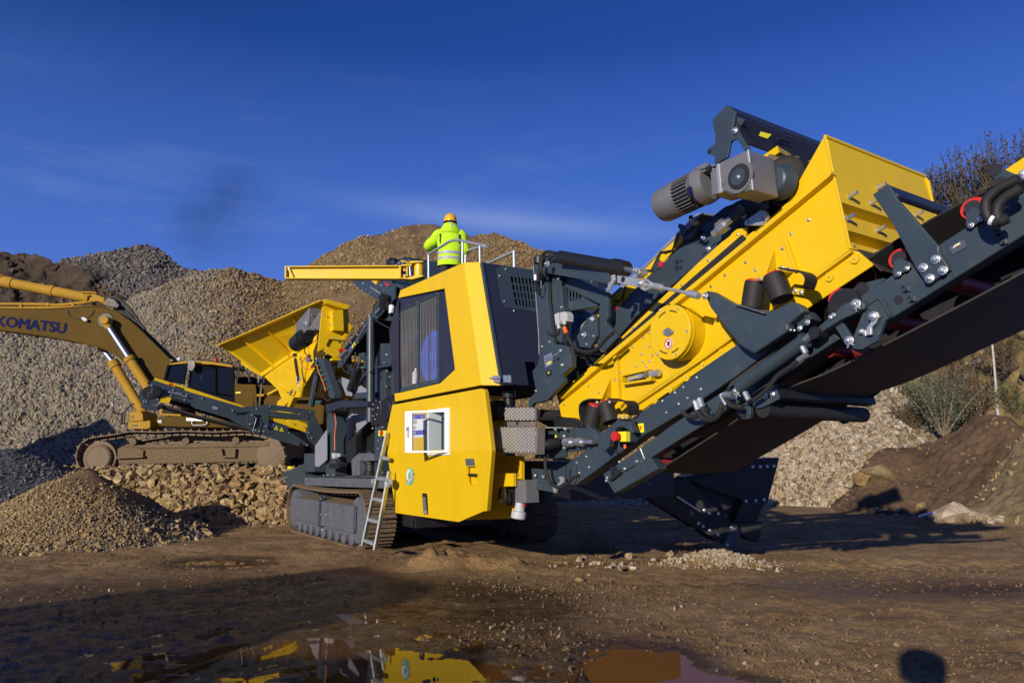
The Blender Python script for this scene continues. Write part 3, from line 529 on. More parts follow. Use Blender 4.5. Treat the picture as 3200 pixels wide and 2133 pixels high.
# ---- crawler tracks
def crawler(y0, near, dx=0.0):
    xa, xb, zc, rr = -16.3+dx, -12.55+dx, 0.555, 0.47; w = 0.56
    fr = MB().box((xa+.05, y0+.06, .24), (xb-.05, y0+w-.06, .78))
    tk = part('crawler_track', fr, 'dusty_grey_paint', CR, 0.012)
    per = 2*(xb-xa)+2*math.pi*rr; n = 48; sh = MB().box((-per/n*.47, 0, 0), (per/n*.47, w, .028))
    for q in (-.34, 0.02, .38): sh.box((per/n*q-.008, 0, .028), (per/n*q+.008, w, .062))
    sh.box((-.05, w*.30, -.05), (.05, w*.38, 0)).box((-.05, w*.62, -.05), (.05, w*.70, 0)); sm = sh.mesh('track_shoe'); sm.materials.append(MATS['steel_mud'])
    for i in range(n):
        d = per*i/n; L = xb-xa
        if d < L: p, a = V(xa+d, y0, zc+rr - .045*math.sin(math.pi*d/L)), 0
        elif d < L+math.pi*rr: t = (d-L)/rr; p, a = V(xb+math.sin(t)*rr, y0, zc+math.cos(t)*rr), t
        elif d < 2*L+math.pi*rr: p, a = V(xb-(d-L-math.pi*rr), y0, zc-rr), math.pi
        else: t = (d-2*L-math.pi*rr)/rr; p, a = V(xa-math.sin(t)*rr, y0, zc-math.cos(t)*rr), math.pi+t
        o = bpy.data.objects.new('track_shoe', sm); COL.objects.link(o); o.parent = tk; o.location = p-frame_of(tk); o.rotation_euler = (0, a, 0)
    for x in (xa, xb): part('sprocket', MB().lathe((x, y0+.05, zc), Y3, [(0, .18), (0, .40), (.05, .42), (w-.15, .42), (w-.15, .2)], 24), 'dusty_grey_paint', tk, smooth=30)
    for k in range(9): part('track_roller', MB().lathe((xa+.35+k*.385, y0+.03, .20), Y3, [(0, .05), (.02, .13), (.12, .13), (.14, .09), (.4, .09), (.42, .13), (.5, .13)], 14), 'dusty_grey_paint', tk, smooth=30)
    if near:
        part('side_cover', MB().prism([V(xa+.12, y0-.03, .80), V(xa+.12, y0-.03, .33), V(-14.42, y0-.03, .33), V(-14.42, y0-.03, .80)], V(0, .07, 0)), 'dusty_grey_paint', tk, .01)
        part('side_cover', MB().prism([V(-14.34, y0-.03, .80), V(-14.34, y0-.03, .33), V(xb-.05, y0-.03, .33), V(xb-.05, y0-.03, .80)], V(0, .07, 0)), 'dusty_grey_paint', tk, .01)
        part('side_cover', MB().box((-14.42, y0-.06, .30), (-14.34, y0+.08, .92)), 'grey_paint', tk, .01)
        part('mud_cap', MB().prism([V(xa+.1, y0+.0, .80), V(xb-.1, y0+.0, .80), V(xb-.1, y0+.25, .87), V(xa+.1, y0+.25, .87)], V(0, 0, -.04)), 'dried_mud', tk)
        part('cover_plate', MB().box((-14.25, y0-.045, .42), (-13.98, y0-.02, .68)), 'dusty_grey_paint', tk, .006)
        bolts(tk, [V(-14.28, y0-.06, .86), V(-14.1, y0-.06, .90), V(-14.28, y0-.05, .55), V(-13.94, y0-.05, .56), V(-14.2, y0-.03, .26)], r=.03)
    return tk
crawler(4.88, True); crawler(8.0, False, 0.6)

# ---- chassis
ch = part('chassis', MB().box((-17.2, 5.35, 0.98), (-11.2, 7.4, 1.28)).box((-17.0, 5.6, .45), (-11.6, 7.2, 1.0)).box((-11.3, 5.9, 1.05), (-8.2, 8.4, 1.6)), 'black_steel', CR, .01)
part('chassis_rail', MB().prism(Z5.P([(395, 345), (1475, 365), (1475, 495), (400, 455)], Y=4.98), V(0, .4, 0)), 'dusty_grey_paint', ch, .01)
part('deck_plate', MB().prism(Z5.P([(380, 335), (1475, 350), (1475, 366), (380, 347)], Y=4.93), V(0, .9, 0)), 'grey_paint', ch)
part('deck_dirt', MB().prism(Z5.P([(900, 335), (1330, 340), (1330, 350), (900, 346)], Y=5.05), V(0, .4, 0)), 'dried_mud', ch)
part('end_box', MB().prism(Z5.P([(120, 310), (395, 185), (400, 450), (215, 525), (160, 420)], Y=5.0), V(0, 1.6, 0)), 'grey_paint', ch, .01)
part('end_box', MB().prism(Z5.P([(395, 65), (520, 60), (520, 290), (385, 290)], Y=5.0), V(0, .35, 0)), 'grey_paint', ch, .01)
part('number_plate', MB().prism(Z5.P([(85, 385), (180, 345), (185, 358), (95, 398)], Y=4.98), V(0, .02, 0)), 'zinc', ch)
part('emergency_switch', MB().prism(Z5.P([(190, 220), (225, 220), (225, 250), (190, 250)], Y=4.95), V(0, .06, 0)), 'sticker_yellow', ch)
bolts(ch, Z5.P([(430, 375), (633, 330), (690, 330), (752, 328)], Y=4.95), r=.03)

# ---- frames between hopper and hood
fm = part('main_frame', MB().prism(Z4.P([(672, 742), (768, 742), (768, 1510), (656, 1510)], Y=4.95), V(0, .25, 0)), 'grey_paint', CR, .012)
part('tray', MB().prism(Z4.P([(652, 640), (838, 590), (838, 680), (660, 748)], Y=4.78), V(0, .05, 0)).prism(Z4.P([(838, 590), (1165, 600), (1165, 665), (838, 682)], Y=4.80), V(0, .5, 0)), 'navy_paint', fm, .01)
part('post', MB().lathe(Z4.p(1205, 855, Y=4.9), Z4.p(1208, 245, Y=4.9)-Z4.p(1205, 855, Y=4.9), [(0, .072), (1.9, .072)], 18), 'grey_paint', fm, smooth=30)
part('column', MB().prism(Z4.P([(1262, 190), (1340, 190), (1340, 1530), (1250, 1530)], Y=5.1), V(0, .3, 0)).prism(Z4.P([(1345, 200), (1390, 200), (1392, 600), (1350, 600)], Y=5.05), V(0, .4, 0)), 'grey_paint', fm, .01)
part('column', MB().prism(Z4.P([(1395, 190), (1470, 170), (1490, 520), (1455, 600), (1395, 600)], Y=5.15), V(0, .5, 0)), 'grey_paint', fm, .01)
part('head_plate', MB().prism(Z4.P([(1272, 70), (1300, 0), (1330, -110), (1455, -110), (1455, 140), (1265, 175)], Y=5.1), V(0, .5, 0)), 'grey_paint', fm, .01)
part('shelf_plate', MB().prism(Z4.P([(1238, 185), (1262, 178), (1450, 140), (1450, 165), (1262, 200)], Y=4.95), V(0, .6, 0)), 'grey_paint', fm, .004)
part('cross_beam', MB().prism(Z4.P([(985, 500), (1170, 488), (1262, 488), (1262, 560), (1000, 570)], Y=5.05), V(0, .15, 0)), 'grey_paint', fm, .008)
part('cross_beam', MB().prism(Z4.P([(680, 310), (860, 315), (860, 395), (700, 385)], Y=5.6), V(0, .25, 0)), 'grey_paint', fm, .01)
part('cross_beam', MB().bar(Z4.p(270, 605, Y=5.3), Z4.p(620, 615, Y=5.3), .1, .1), 'grey_paint', fm, .01)
part('deflector', MB().prism(Z4.P([(527, 1145), (668, 950), (668, 1318), (570, 1405), (525, 1392)], Y=4.86), V(0, .02, 0)), 'light_grey_paint', fm, .004)
part('deflector', MB().prism(Z4.P([(792, 1198), (800, 930), (985, 740), (1160, 790), (1160, 868), (955, 1060)], Y=5.45), V(0, .02, 0)), 'light_grey_paint', fm, .004)
part('deflector', MB().prism(Z4.P([(850, 305), (975, 350), (975, 538), (905, 530), (862, 500)], Y=5.0), V(0, .02, 0)).prism(Z4.P([(975, 470), (1085, 405), (1165, 460), (1165, 490), (990, 500), (975, 538)], Y=5.06), V(0, .02, 0)), 'light_grey_paint', fm, .004)
part('crusher_housing', MB().box((-14.6, 5.75, 1.2), (-11.2, 7.4, 4.0)).box((-16.9, 6.0, 1.2), (-14.62, 7.2, 3.0)), 'black_steel', fm)
part('stand', MB().prism(Z4.P([(970, 1315), (1060, 1235), (1245, 1240), (1245, 1330), (1068, 1335), (1065, 1510), (978, 1510)], Y=5.0), V(0, .3, 0)), 'dusty_grey_paint', fm, .012)
part('rubber_buffer', MB().lathe(Z4.p(1205, 1505, Y=5.15), V(0, 0, 1), [(0, .12), (.07, .13), (.08, .10), (.2, .10), (.21, .13), (.28, .13), (.29, .1), (.42, .1)], 16), 'black_steel', fm, smooth=30)
for z in ((540, 80), (545, 130)): pass
arm = part('support_arm', MB().prism(V5.P([(460, 972), (545, 852), (620, 868), (652, 985), (758, 1290), (752, 1350), (702, 1345), (590, 1005), (570, 905), (550, 900)], Y=4.72), V(0, .16, 0)), 'grey_paint', fm, .012)
bolts(arm, V5.P([(548, 862), (540, 915)], Y=4.71), r=.035)
part('support_arm', MB().tube(V5.P([(560, 1030), (520, 1230), (478, 1440)], Y=5.0), .07, 10), 'grey_paint', fm, smooth=30)
part('hose', MB().tube(bez(V5.P([(545, 1085), (540, 1200), (528, 1280), (560, 1325), (600, 1270), (608, 1180)], Y=4.8)), .014, 6), 'rubber', fm, smooth=40)
part('cable', MB().tube(bez(V5.P([(470, 655), (420, 700), (395, 770), (420, 810), (430, 840), (385, 880), (370, 930), (400, 985), (470, 990), (540, 940), (565, 1010), (605, 1100), (640, 1200), (655, 1260)], Y=4.66)), .011, 6), 'orange_cable', fm, smooth=40)
part('cable', MB().tube(bez(Z4.P([(765, 735), (775, 800), (785, 880), (770, 1000), (770, 1200)], Y=4.9)), .011, 6), 'orange_cable', fm, smooth=40)
for x, y in ((546, 940), (572, 1010), (598, 1065), (615, 1125), (650, 1230), (1100, 970), (548, 1395)): part('cable_clip', MB().prism(V5.P([(x-14, y-8), (x+16, y-6), (x+16, y+6), (x-14, y+4)], Y=4.645), V(0, .03, 0)), 'green_clip', fm)
part('conveyor_flap', MB().prism(V5.P([(640, 815), (785, 830), (760, 1085), (665, 1010)], Y=5.3), V(0, .02, 0)), 'black_steel', fm)
gb = part('crusher_bearing', MB().lathe(Z4.p(1385, 700, Y=4.72), Y3, [(0, .06), (0, .19), (.05, .2), (.06, .24), (.25, .24), (.25, .1)], 24).prism(Z4.P([(1240, 640), (1300, 590), (1330, 600), (1330, 880), (1215, 900), (1210, 850), (1245, 800)], Y=4.78), V(0, .3, 0)).prism(Z4.P([(1325, 825), (1415, 830), (1410, 900), (1330, 900)], Y=4.75), V(0, .2, 0)), 'black_steel', fm, .008, smooth=30)
bolts(gb, Z4.P([(1330, 610), (1300, 680), (1290, 760), (1265, 820), (1240, 700), (1240, 780), (1235, 930), (1360, 915), (1240, 640)], Y=4.71), r=.03)
part('warning_label', MB().prism(Z4.P([(1303, 960), (1328, 960), (1327, 1025), (1302, 1025)], Y=5.09), V(0, .004, 0)), 'sticker_yellow', fm)
sw = part('emergency_switch', MB().prism(Z4.P([(1352, 958), (1396, 958), (1394, 1028), (1350, 1028)], Y=4.9), V(0, .07, 0)), 'sticker_yellow', fm, .004); part('knob', MB().lathe(Z4.p(1354, 988, Y=4.9), V(0, -1, 0), [(0, .035), (.03, .035), (.05, .02)], 12), 'red_paint', sw)
bolts(fm, Z4.P([(1408, 30), (1375, 130), (1410, 225), (1445, 300), (1405, 415), (1300, 1080), (1298, 1180), (1380, 1130), (1358, 1470)], Y=5.05), r=.032)
rope = part('frame_braces', MB().bar(Z4.p(945, 40, Y=5.1), Z4.p(960, 260, Y=5.1), .06, .09).bar(Z4.p(1090, 60, Y=5.0), Z4.p(990, 230, Y=5.0), .03, .04), 'grey_paint', fm)
cyl = part('hydraulic_cylinder', MB().cyl(Z4.p(960, 460, Y=4.95), Z4.p(1050, 195, Y=4.95), .075, 16).lathe(Z4.p(955, 430, Y=4.92), Y3, [(0, .07), (.1, .07)], 14), 'black_plastic', fm, smooth=30)
part('piston_rod', MB().cyl(Z4.p(1052, 190, Y=4.95), Z4.p(1092, 60, Y=4.95), .022, 10), 'chrome', cyl, smooth=30)
part('bracket', MB().prism(Z4.P([(1055, 20), (1120, 0), (1150, 120), (1140, 200), (1110, 215), (1125, 120)], Y=5.02), V(0, .04, 0)).prism(Z4.P([(1015, 470), (1065, 330), (1110, 250), (1170, 215), (1170, 250), (1090, 340), (1050, 420)], Y=5.05), V(0, .05, 0)), 'grey_paint', fm, .004)
for pth in ([(870, 60), (860, 160), (890, 230), (960, 265), (1000, 270)], [(1025, 0), (1020, 110), (1060, 170), (1110, 200), (1120, 250), (1165, 290)]): part('hose', MB().tube(bez(Z4.P(pth, Y=4.9)), .016, 6), 'rubber', fm, smooth=40)
part('hose', MB().tube(bez(Z4.P([(640, 480), (630, 540), (680, 590), (740, 560), (720, 520)], Y=4.75)), .018, 6), 'rubber', fm, smooth=40)
part('sensor_box', MB().prism(Z4.P([(728, 1235), (775, 1235), (768, 1300), (735, 1300)], Y=4.85), V(0, .06, 0)).prism(Z4.P([(788, 1238), (815, 1238), (815, 1280), (790, 1280)], Y=4.9), V(0, .05, 0)), 'pale_plastic', fm, .004)
part('valve_block', MB().prism(Z4.P([(695, 1360), (800, 1360), (830, 1400), (800, 1425), (695, 1425)], Y=4.8), V(0, .15, 0)), 'black_plastic', fm, .005)

# ---- service ladder
la = part('ladder', MB().bar(Z5.p(1112, 1190, Y=4.52), Z4.p(1412, 985, Y=4.66), .03, .085, MX), 'galvanised', CR, .004)
part('ladder_rail', MB().bar(Z5.p(1262, 1240, Y=4.52), Z5.p(1440, 280, Y=4.63), .03, .085, MX), 'galvanised', la, .004)
part('ladder_hook', MB().prism(Z5.P([(1370, 400), (1450, 380), (1450, 440), (1420, 480), (1372, 450)], Y=4.60), V(0, .04, 0)).prism(Z5.P([(1210, 375), (1255, 370), (1260, 400), (1230, 450), (1208, 420)], Y=4.58), V(0, .04, 0)), 'galvanised', la, .004)
for (xa, ya), (xb, yb) in (((1130, 1120), (1260, 1170)), ((1180, 865), (1305, 900)), ((1232, 615), (1360, 638)), ((1285, 365), (1425, 378)), ((1345, 112), (1420, 128))):
    k = (1200-ya)/1500; part('ladder_rung', MB().bar(Z5.p(xa, ya, Y=4.54+.1*k), Z5.p(xb, yb, Y=4.54+.1*k), .07, .05), 'galvanised', la, .004)

# ---- hood over the engine
YH = 4.80
hd = part('hood', MB().prism(Z7.P([(222, 335), (845, 62), (1017, 1262), (170, 1425), (163, 1345), (205, 1340), (612, 1245), (757, 1110), (655, 318), (200, 410)], Y=YH), V(0, .03, 0)), 'yellow_paint', CR, .006)
A0, A1 = Z7.p(845, 62, Y=YH), Z7.p(1017, 1262, Y=YH); B0, B1 = Z7.p(1008, 57, Y=YH+.15), Z7.p(1200, 1265, Y=YH+.15)
part('hood_corner', MB().prism([A0, B0, B1, A1], V(-.02, .03, 0)), 'yellow_paint', hd, .004)
part('hood_sill', MB().prism([A1, B1, B1+V(-.1, .05, .02), A1+V(-.1, .1, .02)], V(0, 0, .015)).prism(Z7.P([(172, 1422), (1017, 1258), (1017, 1262), (172, 1426)], Y=YH+.03), V(0, .12, 0)), 'yellow_paint', hd)
tl, tr = Z7.p(222, 335, Y=YH+.02), Z7.p(845, 62, Y=YH+.02)
part('hood_roof', MB().prism([tl, tr, tr+Y3*2.6, tl+Y3*2.6], V(0, 0, -.03)).prism([tr, B0, B0+Y3*2.4, tr+Y3*2.6], V(0, 0, -.03)), 'grey_paint', hd)
part('hood_inside', MB().prism(Z7.P([(230, 345), (845, 75), (1010, 1250), (170, 1410)], Y=YH+.65), V(0, 1.9, 0)), 'black_steel', hd)
part('fan_shroud', MB().lathe(Z7.p(530, 985, Y=YH+.30), V(0, 1, 0), [(0, .40), (.02, .42), (.25, .42)], 32).lathe(Z7.p(530, 985, Y=YH+.27), V(0, 1, 0), [(0, .10), (.04, .12)], 16), 'blue_paint', hd, smooth=30)
part('pipe', MB().tube(bez(Z7.P([(300, 1250), (320, 1000), (390, 800), (370, 600)], Y=YH+.35)), .05, 8), 'black_steel', hd, smooth=30)
part('pipe', MB().tube(bez(Z7.P([(260, 1100), (310, 1000), (330, 900)], Y=YH+.3)), .02, 8), 'orange_cable', hd, smooth=30)
part('bottle', MB().lathe(Z7.p(370, 1250, Y=YH+.2), V(0, 0, 1), [(0, .05), (.18, .05), (.22, .02), (.25, .02)], 12), 'white_paint', hd, smooth=30)
wf = part('grille_surround', MB().prism(Z7.P([(200, 410), (655, 318), (640, 332), (612, 345), (225, 540), (205, 560)], Y=YH+.05), V(0, .02, 0)).prism(Z7.P([(605, 325), (655, 318), (757, 1110), (612, 1245)], Y=YH+.06), V(0, .02, 0)), 'navy_paint', hd, .003)
part('grille_frame', MB().prism(holed(Z7.P([(205, 560), (228, 530), (600, 352), (606, 1240), (205, 1338)], Y=YH+.035), Z7.P([(222, 542), (585, 372), (585, 1207), (215, 1302)], Y=YH+.035)), V(0, .03, 0)).prism(Z7.P([(388, 455), (406, 450), (404, 1255), (384, 1258)], Y=YH+.03), V(0, .03, 0)), 'grey_paint', hd)
wm = MB(); q = [Z7.p(x, y, Y=YH+.055) for x, y in ((222, 542), (585, 372), (585, 1207), (215, 1302))]
for i in range(1, 26):
    t = i/26; a, b_ = q[0].lerp(q[1], t), q[3].lerp(q[2], t); wm.bar(a, b_, .0055, .004)
for i in range(1, 44):
    t = i/44; a, b_ = q[0].lerp(q[3], t), q[1].lerp(q[2], t); wm.bar(a, b_, .0055, .004)
part('wire_mesh', wm, 'wire', hd, kind='stuff')
part('side_fairing', MB().prism([Z7.p(200, 410, Y=YH), Z7.p(205, 1340, Y=YH), Z7.p(163, 1345, Y=YH+.02), Z7.p(112, 740, Y=YH+.12)], V(0, .02, 0)), 'navy_paint', hd, .003)
bolts(hd, Z7.P([(237, 518), (313, 481), (393, 441), (477, 400), (565, 357), (587, 443), (586, 666), (586, 892), (586, 1118), (565, 1226), (473, 1248), (388, 1270), (305, 1290), (227, 1308), (210, 1220), (212, 1016), (214, 815), (217, 615), (397, 745), (397, 957), (396, 534), (392, 1172)], Y=YH+.03), r=.012, name='screw')
lt = part('latch', MB().prism(Z7.P([(1027, 1184), (1190, 1184), (1190, 1200), (1027, 1203)], Y=YH+.07), V(0, .03, 0)).prism(Z7.P([(1100, 1168), (1190, 1168), (1190, 1240), (1105, 1240)], Y=YH+.1), V(0, .02, 0)).prism(Z7.P([(1228, 1165), (1288, 1165), (1292, 1238), (1232, 1236)], Y=YH+.1), V(0, .03, 0)), 'zinc', hd, .003)
# the dark rear cover
rn = (B1-B0).cross(Y3)
def RP(z, pts, off=0.0): return [p+V(off, 0, 0) for p in PP(z, pts, B0+V(.02, 0, 0), rn)]
rc = part('rear_cover', MB().prism(holed(RP(SRC, [(1507, 820), (1671, 843), (1892, 875), (1892, 965), (1760, 1090), (1688, 1168), (1672, 1130), (1640, 1130), (1652, 1203), (1569, 1202)]), RP(Z6, [(1850, 1150), (2900, 1265), (2900, 1700), (1930, 1570)])), V(-.03, 0, 0)), 'navy_paint', CR)
part('vent_panel', MB().prism(holed(RP(Z6, [(1650, 1040), (1720, 985), (2200, 1050), (3150, 1175), (3150, 1800), (2190, 1665), (1800, 1615), (1740, 1560)], .012), RP(Z6, [(1850, 1150), (2900, 1265), (2900, 1700), (1930, 1570)], .012)), V(-.012, 0, 0)), 'grey_paint', rc)
vg = MB(); g = RP(Z6, [(1850, 1150), (2900, 1265), (2900, 1700), (1930, 1570)], .004)
for i in range(1, 21):
    t = i/21; vg.bar(g[0].lerp(g[1], t), g[3].lerp(g[2], t), .02, .014)
for i in range(1, 4):
    t = i/4; vg.bar(g[0].lerp(g[3], t), g[1].lerp(g[2], t), .014, .026)
part('vent_grid', vg, 'grey_paint', rc, kind='stuff')
part('cover_inside', MB().prism([p+V(-.25, 0, 0) for p in RP(SRC, [(1510, 822), (1892, 877), (1892, 1190), (1572, 1200)])], V(-.1, 0, 0)), 'black_steel', rc)
part('cover_edge', MB().prism(RP(SRC, [(1503, 822), (1509, 822), (1572, 1203), (1565, 1203)], .02), V(-.05, 0, 0)), 'grey_paint', rc)
bolts(rc, RP(Z6, [(1780, 1042), (1690, 1142), (1760, 1512)], .015)+RP(K1, [(775, 408), (1028, 445), (687, 580), (593, 763), (490, 655), (12, 695)], .015), n=(1, 0, .25), r=.03)

# ---- lower service door with the control cabinet
YD = 4.72
dp0 = Z8.p(600, 718, Y=YD); dn = V(0, -1, -.13); dn.normalize()
def LP(pts, off=0.0): return [p+dn*off for p in PP(Z8, pts, dp0, dn)]
cab_hole = [(500, 322), (700, 298), (700, 700), (498, 704)]
sd = part('service_door', MB().prism(holed(Z8.P([(145, 265), (1010, 105), (1090, 712), (95, 735), (95, 500)], Y=YD), Z8.P(cab_hole, Y=YD)), V(0, .03, 0)), 'yellow_paint', CR)
hh = [(875, 885), (885, 868), (955, 868), (975, 890), (985, 1040), (975, 1055), (905, 1052), (890, 1035)]
part('door_lower_panel', MB().prism(holed(LP([(95, 735), (1090, 712), (1040, 1305), (795, 1410), (178, 1322)]), LP(hh)), -dn*.03), 'yellow_paint', sd)
part('door_edge', MB().prism(Z8.P([(1010, 105), (1035, 107), (1052, 135), (1120, 712), (1090, 712)], Y=YD), V(-.02, .07, 0)).prism(LP([(1090, 712), (1120, 712), (1070, 1305), (1040, 1305)]), V(-.02, .07, 0)), 'yellow_paint', sd, .004)
part('handle_pocket', MB().prism([p+V(0, .05, 0) for p in LP([(850, 850), (1010, 850), (1010, 1075), (860, 1075)])], V(0, .02, 0)), 'yellow_paint', sd)
part('handle', MB().cyl(LP([(885, 950)], -.015)[0], LP([(978, 955)], -.015)[0], .018, 10), 'black_plastic', sd, smooth=30)
bolts(sd, LP([(965, 1006)], -.035), r=.025)
part('vent_sticker', MB().prism(LP([(862, 791), (945, 790), (955, 860), (870, 860)], .003), dn*.002), 'dusty_grey_paint', sd)
lk = part('door_latch', MB().prism(LP([(441, 1133), (450, 1128), (480, 1130), (488, 1140), (498, 1330), (490, 1337), (460, 1335), (452, 1325)], .003), dn*.006), 'black_plastic', sd, .003)
part('latch_lever', MB().prism(LP([(456, 1165), (482, 1165), (490, 1290), (464, 1290)], .012), dn*.02), 'cast_grey', lk, .004); part('latch_lever', MB().prism(LP([(462, 1292), (490, 1292), (494, 1328), (466, 1328)], .012), dn*.015), 'galvanised', lk, .003)
# zero-emission badge: green oval, white shield, slanted band
ov = lambda cx, cy, rx, ry, off, n=24: LP([(cx+math.cos(2*math.pi*i/n)*rx, cy+math.sin(2*math.pi*i/n)*ry) for i in range(n)], off)
bd = part('badge', MB().prism(ov(320, 966, 38, 86, .003), dn*.002), 'sticker_green', sd)
part('badge_field', MB().prism(ov(313, 955, 26, 62, .006), dn*.002), 'white_paint', bd)
part('badge_leaf', MB().prism(LP([(318, 905), (330, 930), (332, 965), (318, 990), (305, 985), (306, 950)], .009), dn*.002), 'sticker_green', bd)
part('badge_band', MB().prism(LP([(284, 1012), (352, 938), (361, 968), (292, 1048)], .012), dn*.002), 'white_paint', bd)
bo = LP([(291, 1038), (357, 962), (350, 942)], .016); text('badge_lettering', 'ZERO EMISSION', bd, bo[0], bo[1]-bo[0], dn.cross(bo[1]-bo[0])*-1 if (dn.cross(bo[1]-bo[0])).z < 0 else dn.cross(bo[1]-bo[0]), .035, 'print_black')
# award poster on the door
def quadpt(q, u, v): return q[0].lerp(q[1], u).lerp(q[3].lerp(q[2], u), v)
pq = Z8.P([(312, 362), (468, 355), (466, 578), (310, 590)], Y=YD-.004)
po = part('poster', MB().prism(pq, V(0, -.003, 0)), 'white_paint', sd)
def pband(v0, v1, mt, off=.006): return part('poster_band', MB().prism([p+V(0, -off, 0) for p in (quadpt(pq, 0, v0), quadpt(pq, 1, v0), quadpt(pq, 1, v1), quadpt(pq, 0, v1))], V(0, -.001, 0)), mt, po)
pband(0, .20, 'sticker_purple'); pband(.69, .89, 'sticker_purple')
for body, u, v, h, mt, sx in (('WORLD', .02, .175, .085, 'white_paint', .9), ('DEMOLITION', 0, .40, .10, 'print_black', .62), ('AWARDS2022', 0, .625, .085, 'print_red', .64), ('SHORTLISTED', .01, .86, .075, 'white_paint', .72), ('CARBON AWARD - PLANT & EQUIPMENT', .02, .96, .02, 'print_black', .7), ('d&r', .8, .15, .06, 'white_paint', .7)):
    o = quadpt(pq, u, v)+V(0, -.008, 0); text('poster_lettering', body, po, o, quadpt(pq, 1, v)-quadpt(pq, u, v), V(0, 0, 1), h*.5, mt, sx=sx)
# cabinet
cf = part('cabinet', MB().prism([p+V(0, .20, 0) for p in Z8.P([(470, 290), (740, 270), (740, 780), (470, 780)], Y=YD)], V(0, .02, 0)), 'black_steel', sd)
part('cabinet_frame', MB().prism(holed([p+V(0, -.012, 0) for p in Z8.P([(493, 316), (708, 291), (708, 755), (492, 757)], Y=YD)], [p+V(0, -.012, 0) for p in Z8.P([(512, 330), (690, 310), (690, 738), (510, 740)], Y=YD)]), V(0, .2, 0)), 'white_paint', cf)
part('control_panel', MB().prism([p+V(0, .13, 0) for p in Z8.P([(560, 330), (640, 325), (640, 720), (560, 722)], Y=YD)], V(0, .04, 0)), 'cast_grey', cf, .004)
dh = [Z8.p(688, 314, Y=YD-.02), Z8.p(268, 327, Y=YD-.40), Z8.p(268, 732, Y=YD-.40), Z8.p(688, 730, Y=YD-.02)]; th = (dh[1]-dh[0]).cross(V(0, 0, 1)).normalized()*.03
qd = lambda u, v: quadpt(dh, u, v)
dr = part('cabinet_door', MB().prism(holed([qd(0, 0), qd(1, 0), qd(1, 1), qd(0, 1)], [qd(.075, .045), qd(.83, .045), qd(.83, .955), qd(.075, .955)]), th), 'white_paint', cf)
part('cabinet_pane', MB().prism([qd(.075, .045), qd(.83, .045), qd(.83, .955), qd(.075, .955)], th*.2), 'clear_glass', dr)
part('cabinet_lock', MB().prism([p+th.normalized()*s_ for p in (qd(.90, .37), qd(.955, .37), qd(.955, .63), qd(.90, .63)) for s_ in (0,)], -th*.6), 'pale_plastic', dr, .003)
part('lock_label', MB().prism([p-th*.62 for p in (qd(.905, .40), qd(.95, .40), qd(.95, .47), qd(.905, .47))], -th*.05), 'sticker_blue', dr)

# ---- yellow rear body, plug box, checker-plate step
rb = part('rear_body', MB().prism(Z8.P([(1040, 760), (1405, 765), (1405, 1340), (1250, 1380), (850, 1390), (850, 1200)], Y=5.35), V(0, .06, 0)).prism(Z8.P([(1040, 170), (1225, 182), (1225, 770), (1040, 770)], Y=5.30), V(0, .05, 0)), 'yellow_paint', CR, .006)
part('tow_bracket', MB().prism(Z8.P([(1095, 935), (1348, 935), (1348, 1062), (1215, 1065), (1180, 1085), (1165, 1128), (1095, 1128)], Y=5.08), V(0, .02, 0)).prism([Z8.p(1262, 1062, Y=5.08), Z8.p(1348, 935, Y=5.08), Z8.p(1348, 1062, Y=5.08)], V(0, -.03, 0)), 'yellow_paint', rb, .004)
part('brace', MB().prism(Z8.P([(1060, 200), (1160, 245), (1130, 270), (1060, 235)], Y=5.1), V(0, .03, 0)), 'yellow_paint', rb)
pb_ = part('plug_box', MB().prism(Z8.P([(1350, 1000), (1447, 998), (1455, 1225), (1345, 1225)], Y=5.12), V(0, .2, 0)), 'cast_grey', rb, .006)
part('power_plug', MB().lathe(Z8.p(1400, 1225, Y=5.16), V(-.05, -.15, -1), [(0, .06), (.10, .07), (.11, .095), (.19, .095), (.2, .08)], 18), 'pale_plastic', pb_, smooth=30); part('plug_tab', MB().prism(Z8.P([(1415, 1242), (1436, 1242), (1434, 1258), (1417, 1258)], Y=5.04), V(0, .03, 0)), 'red_paint', pb_)
part('tail_lamp', MB().prism(Z8.P([(1270, 1065), (1350, 1065), (1350, 1250), (1260, 1250)], Y=5.2), V(0, .2, 0)), 'black_plastic', rb, .006)
part('hose', MB().tube(bez(Z8.P([(1200, 1080), (1195, 1180), (1230, 1215), (1255, 1170), (1245, 1090)], Y=5.05)), .02, 6), 'rubber', rb, smooth=40)
part('air_filter', MB().lathe(Z8.p(1190, 320, Y=5.15), V(0, -1, -.1), [(-.15, .14), (.1, .14), (.12, .08)], 18).lathe(Z8.p(1285, 290, Y=5.25), V(0, 0, 1), [(0, .05), (.12, .05), (.13, .09), (.22, .1), (.28, .06)], 16), 'black_plastic', rb, smooth=30)
bolts(rb, Z8.P([(1243, 825), (1228, 876), (1272, 868), (1378, 868), (1376, 948), (1140, 1010), (1105, 1010)], Y=5.33), r=.022)
st = part('step_box', MB().prism(Z8.P([(1268, 292), (1538, 290), (1545, 300), (1545, 416), (1248, 416), (1235, 345)], Y=5.0), V(0, .03, 0)).prism(Z8.P([(1265, 416), (1545, 420), (1545, 478), (1265, 476)], Y=5.05), V(0, .03, 0)).prism(Z8.P([(1090, 480), (1565, 482), (1558, 752), (1280, 735), (1090, 700)], Y=4.98), V(0, .12, 0)), 'checker_plate', CR, .006)
tm = MB(); rdm = random.Random(5)
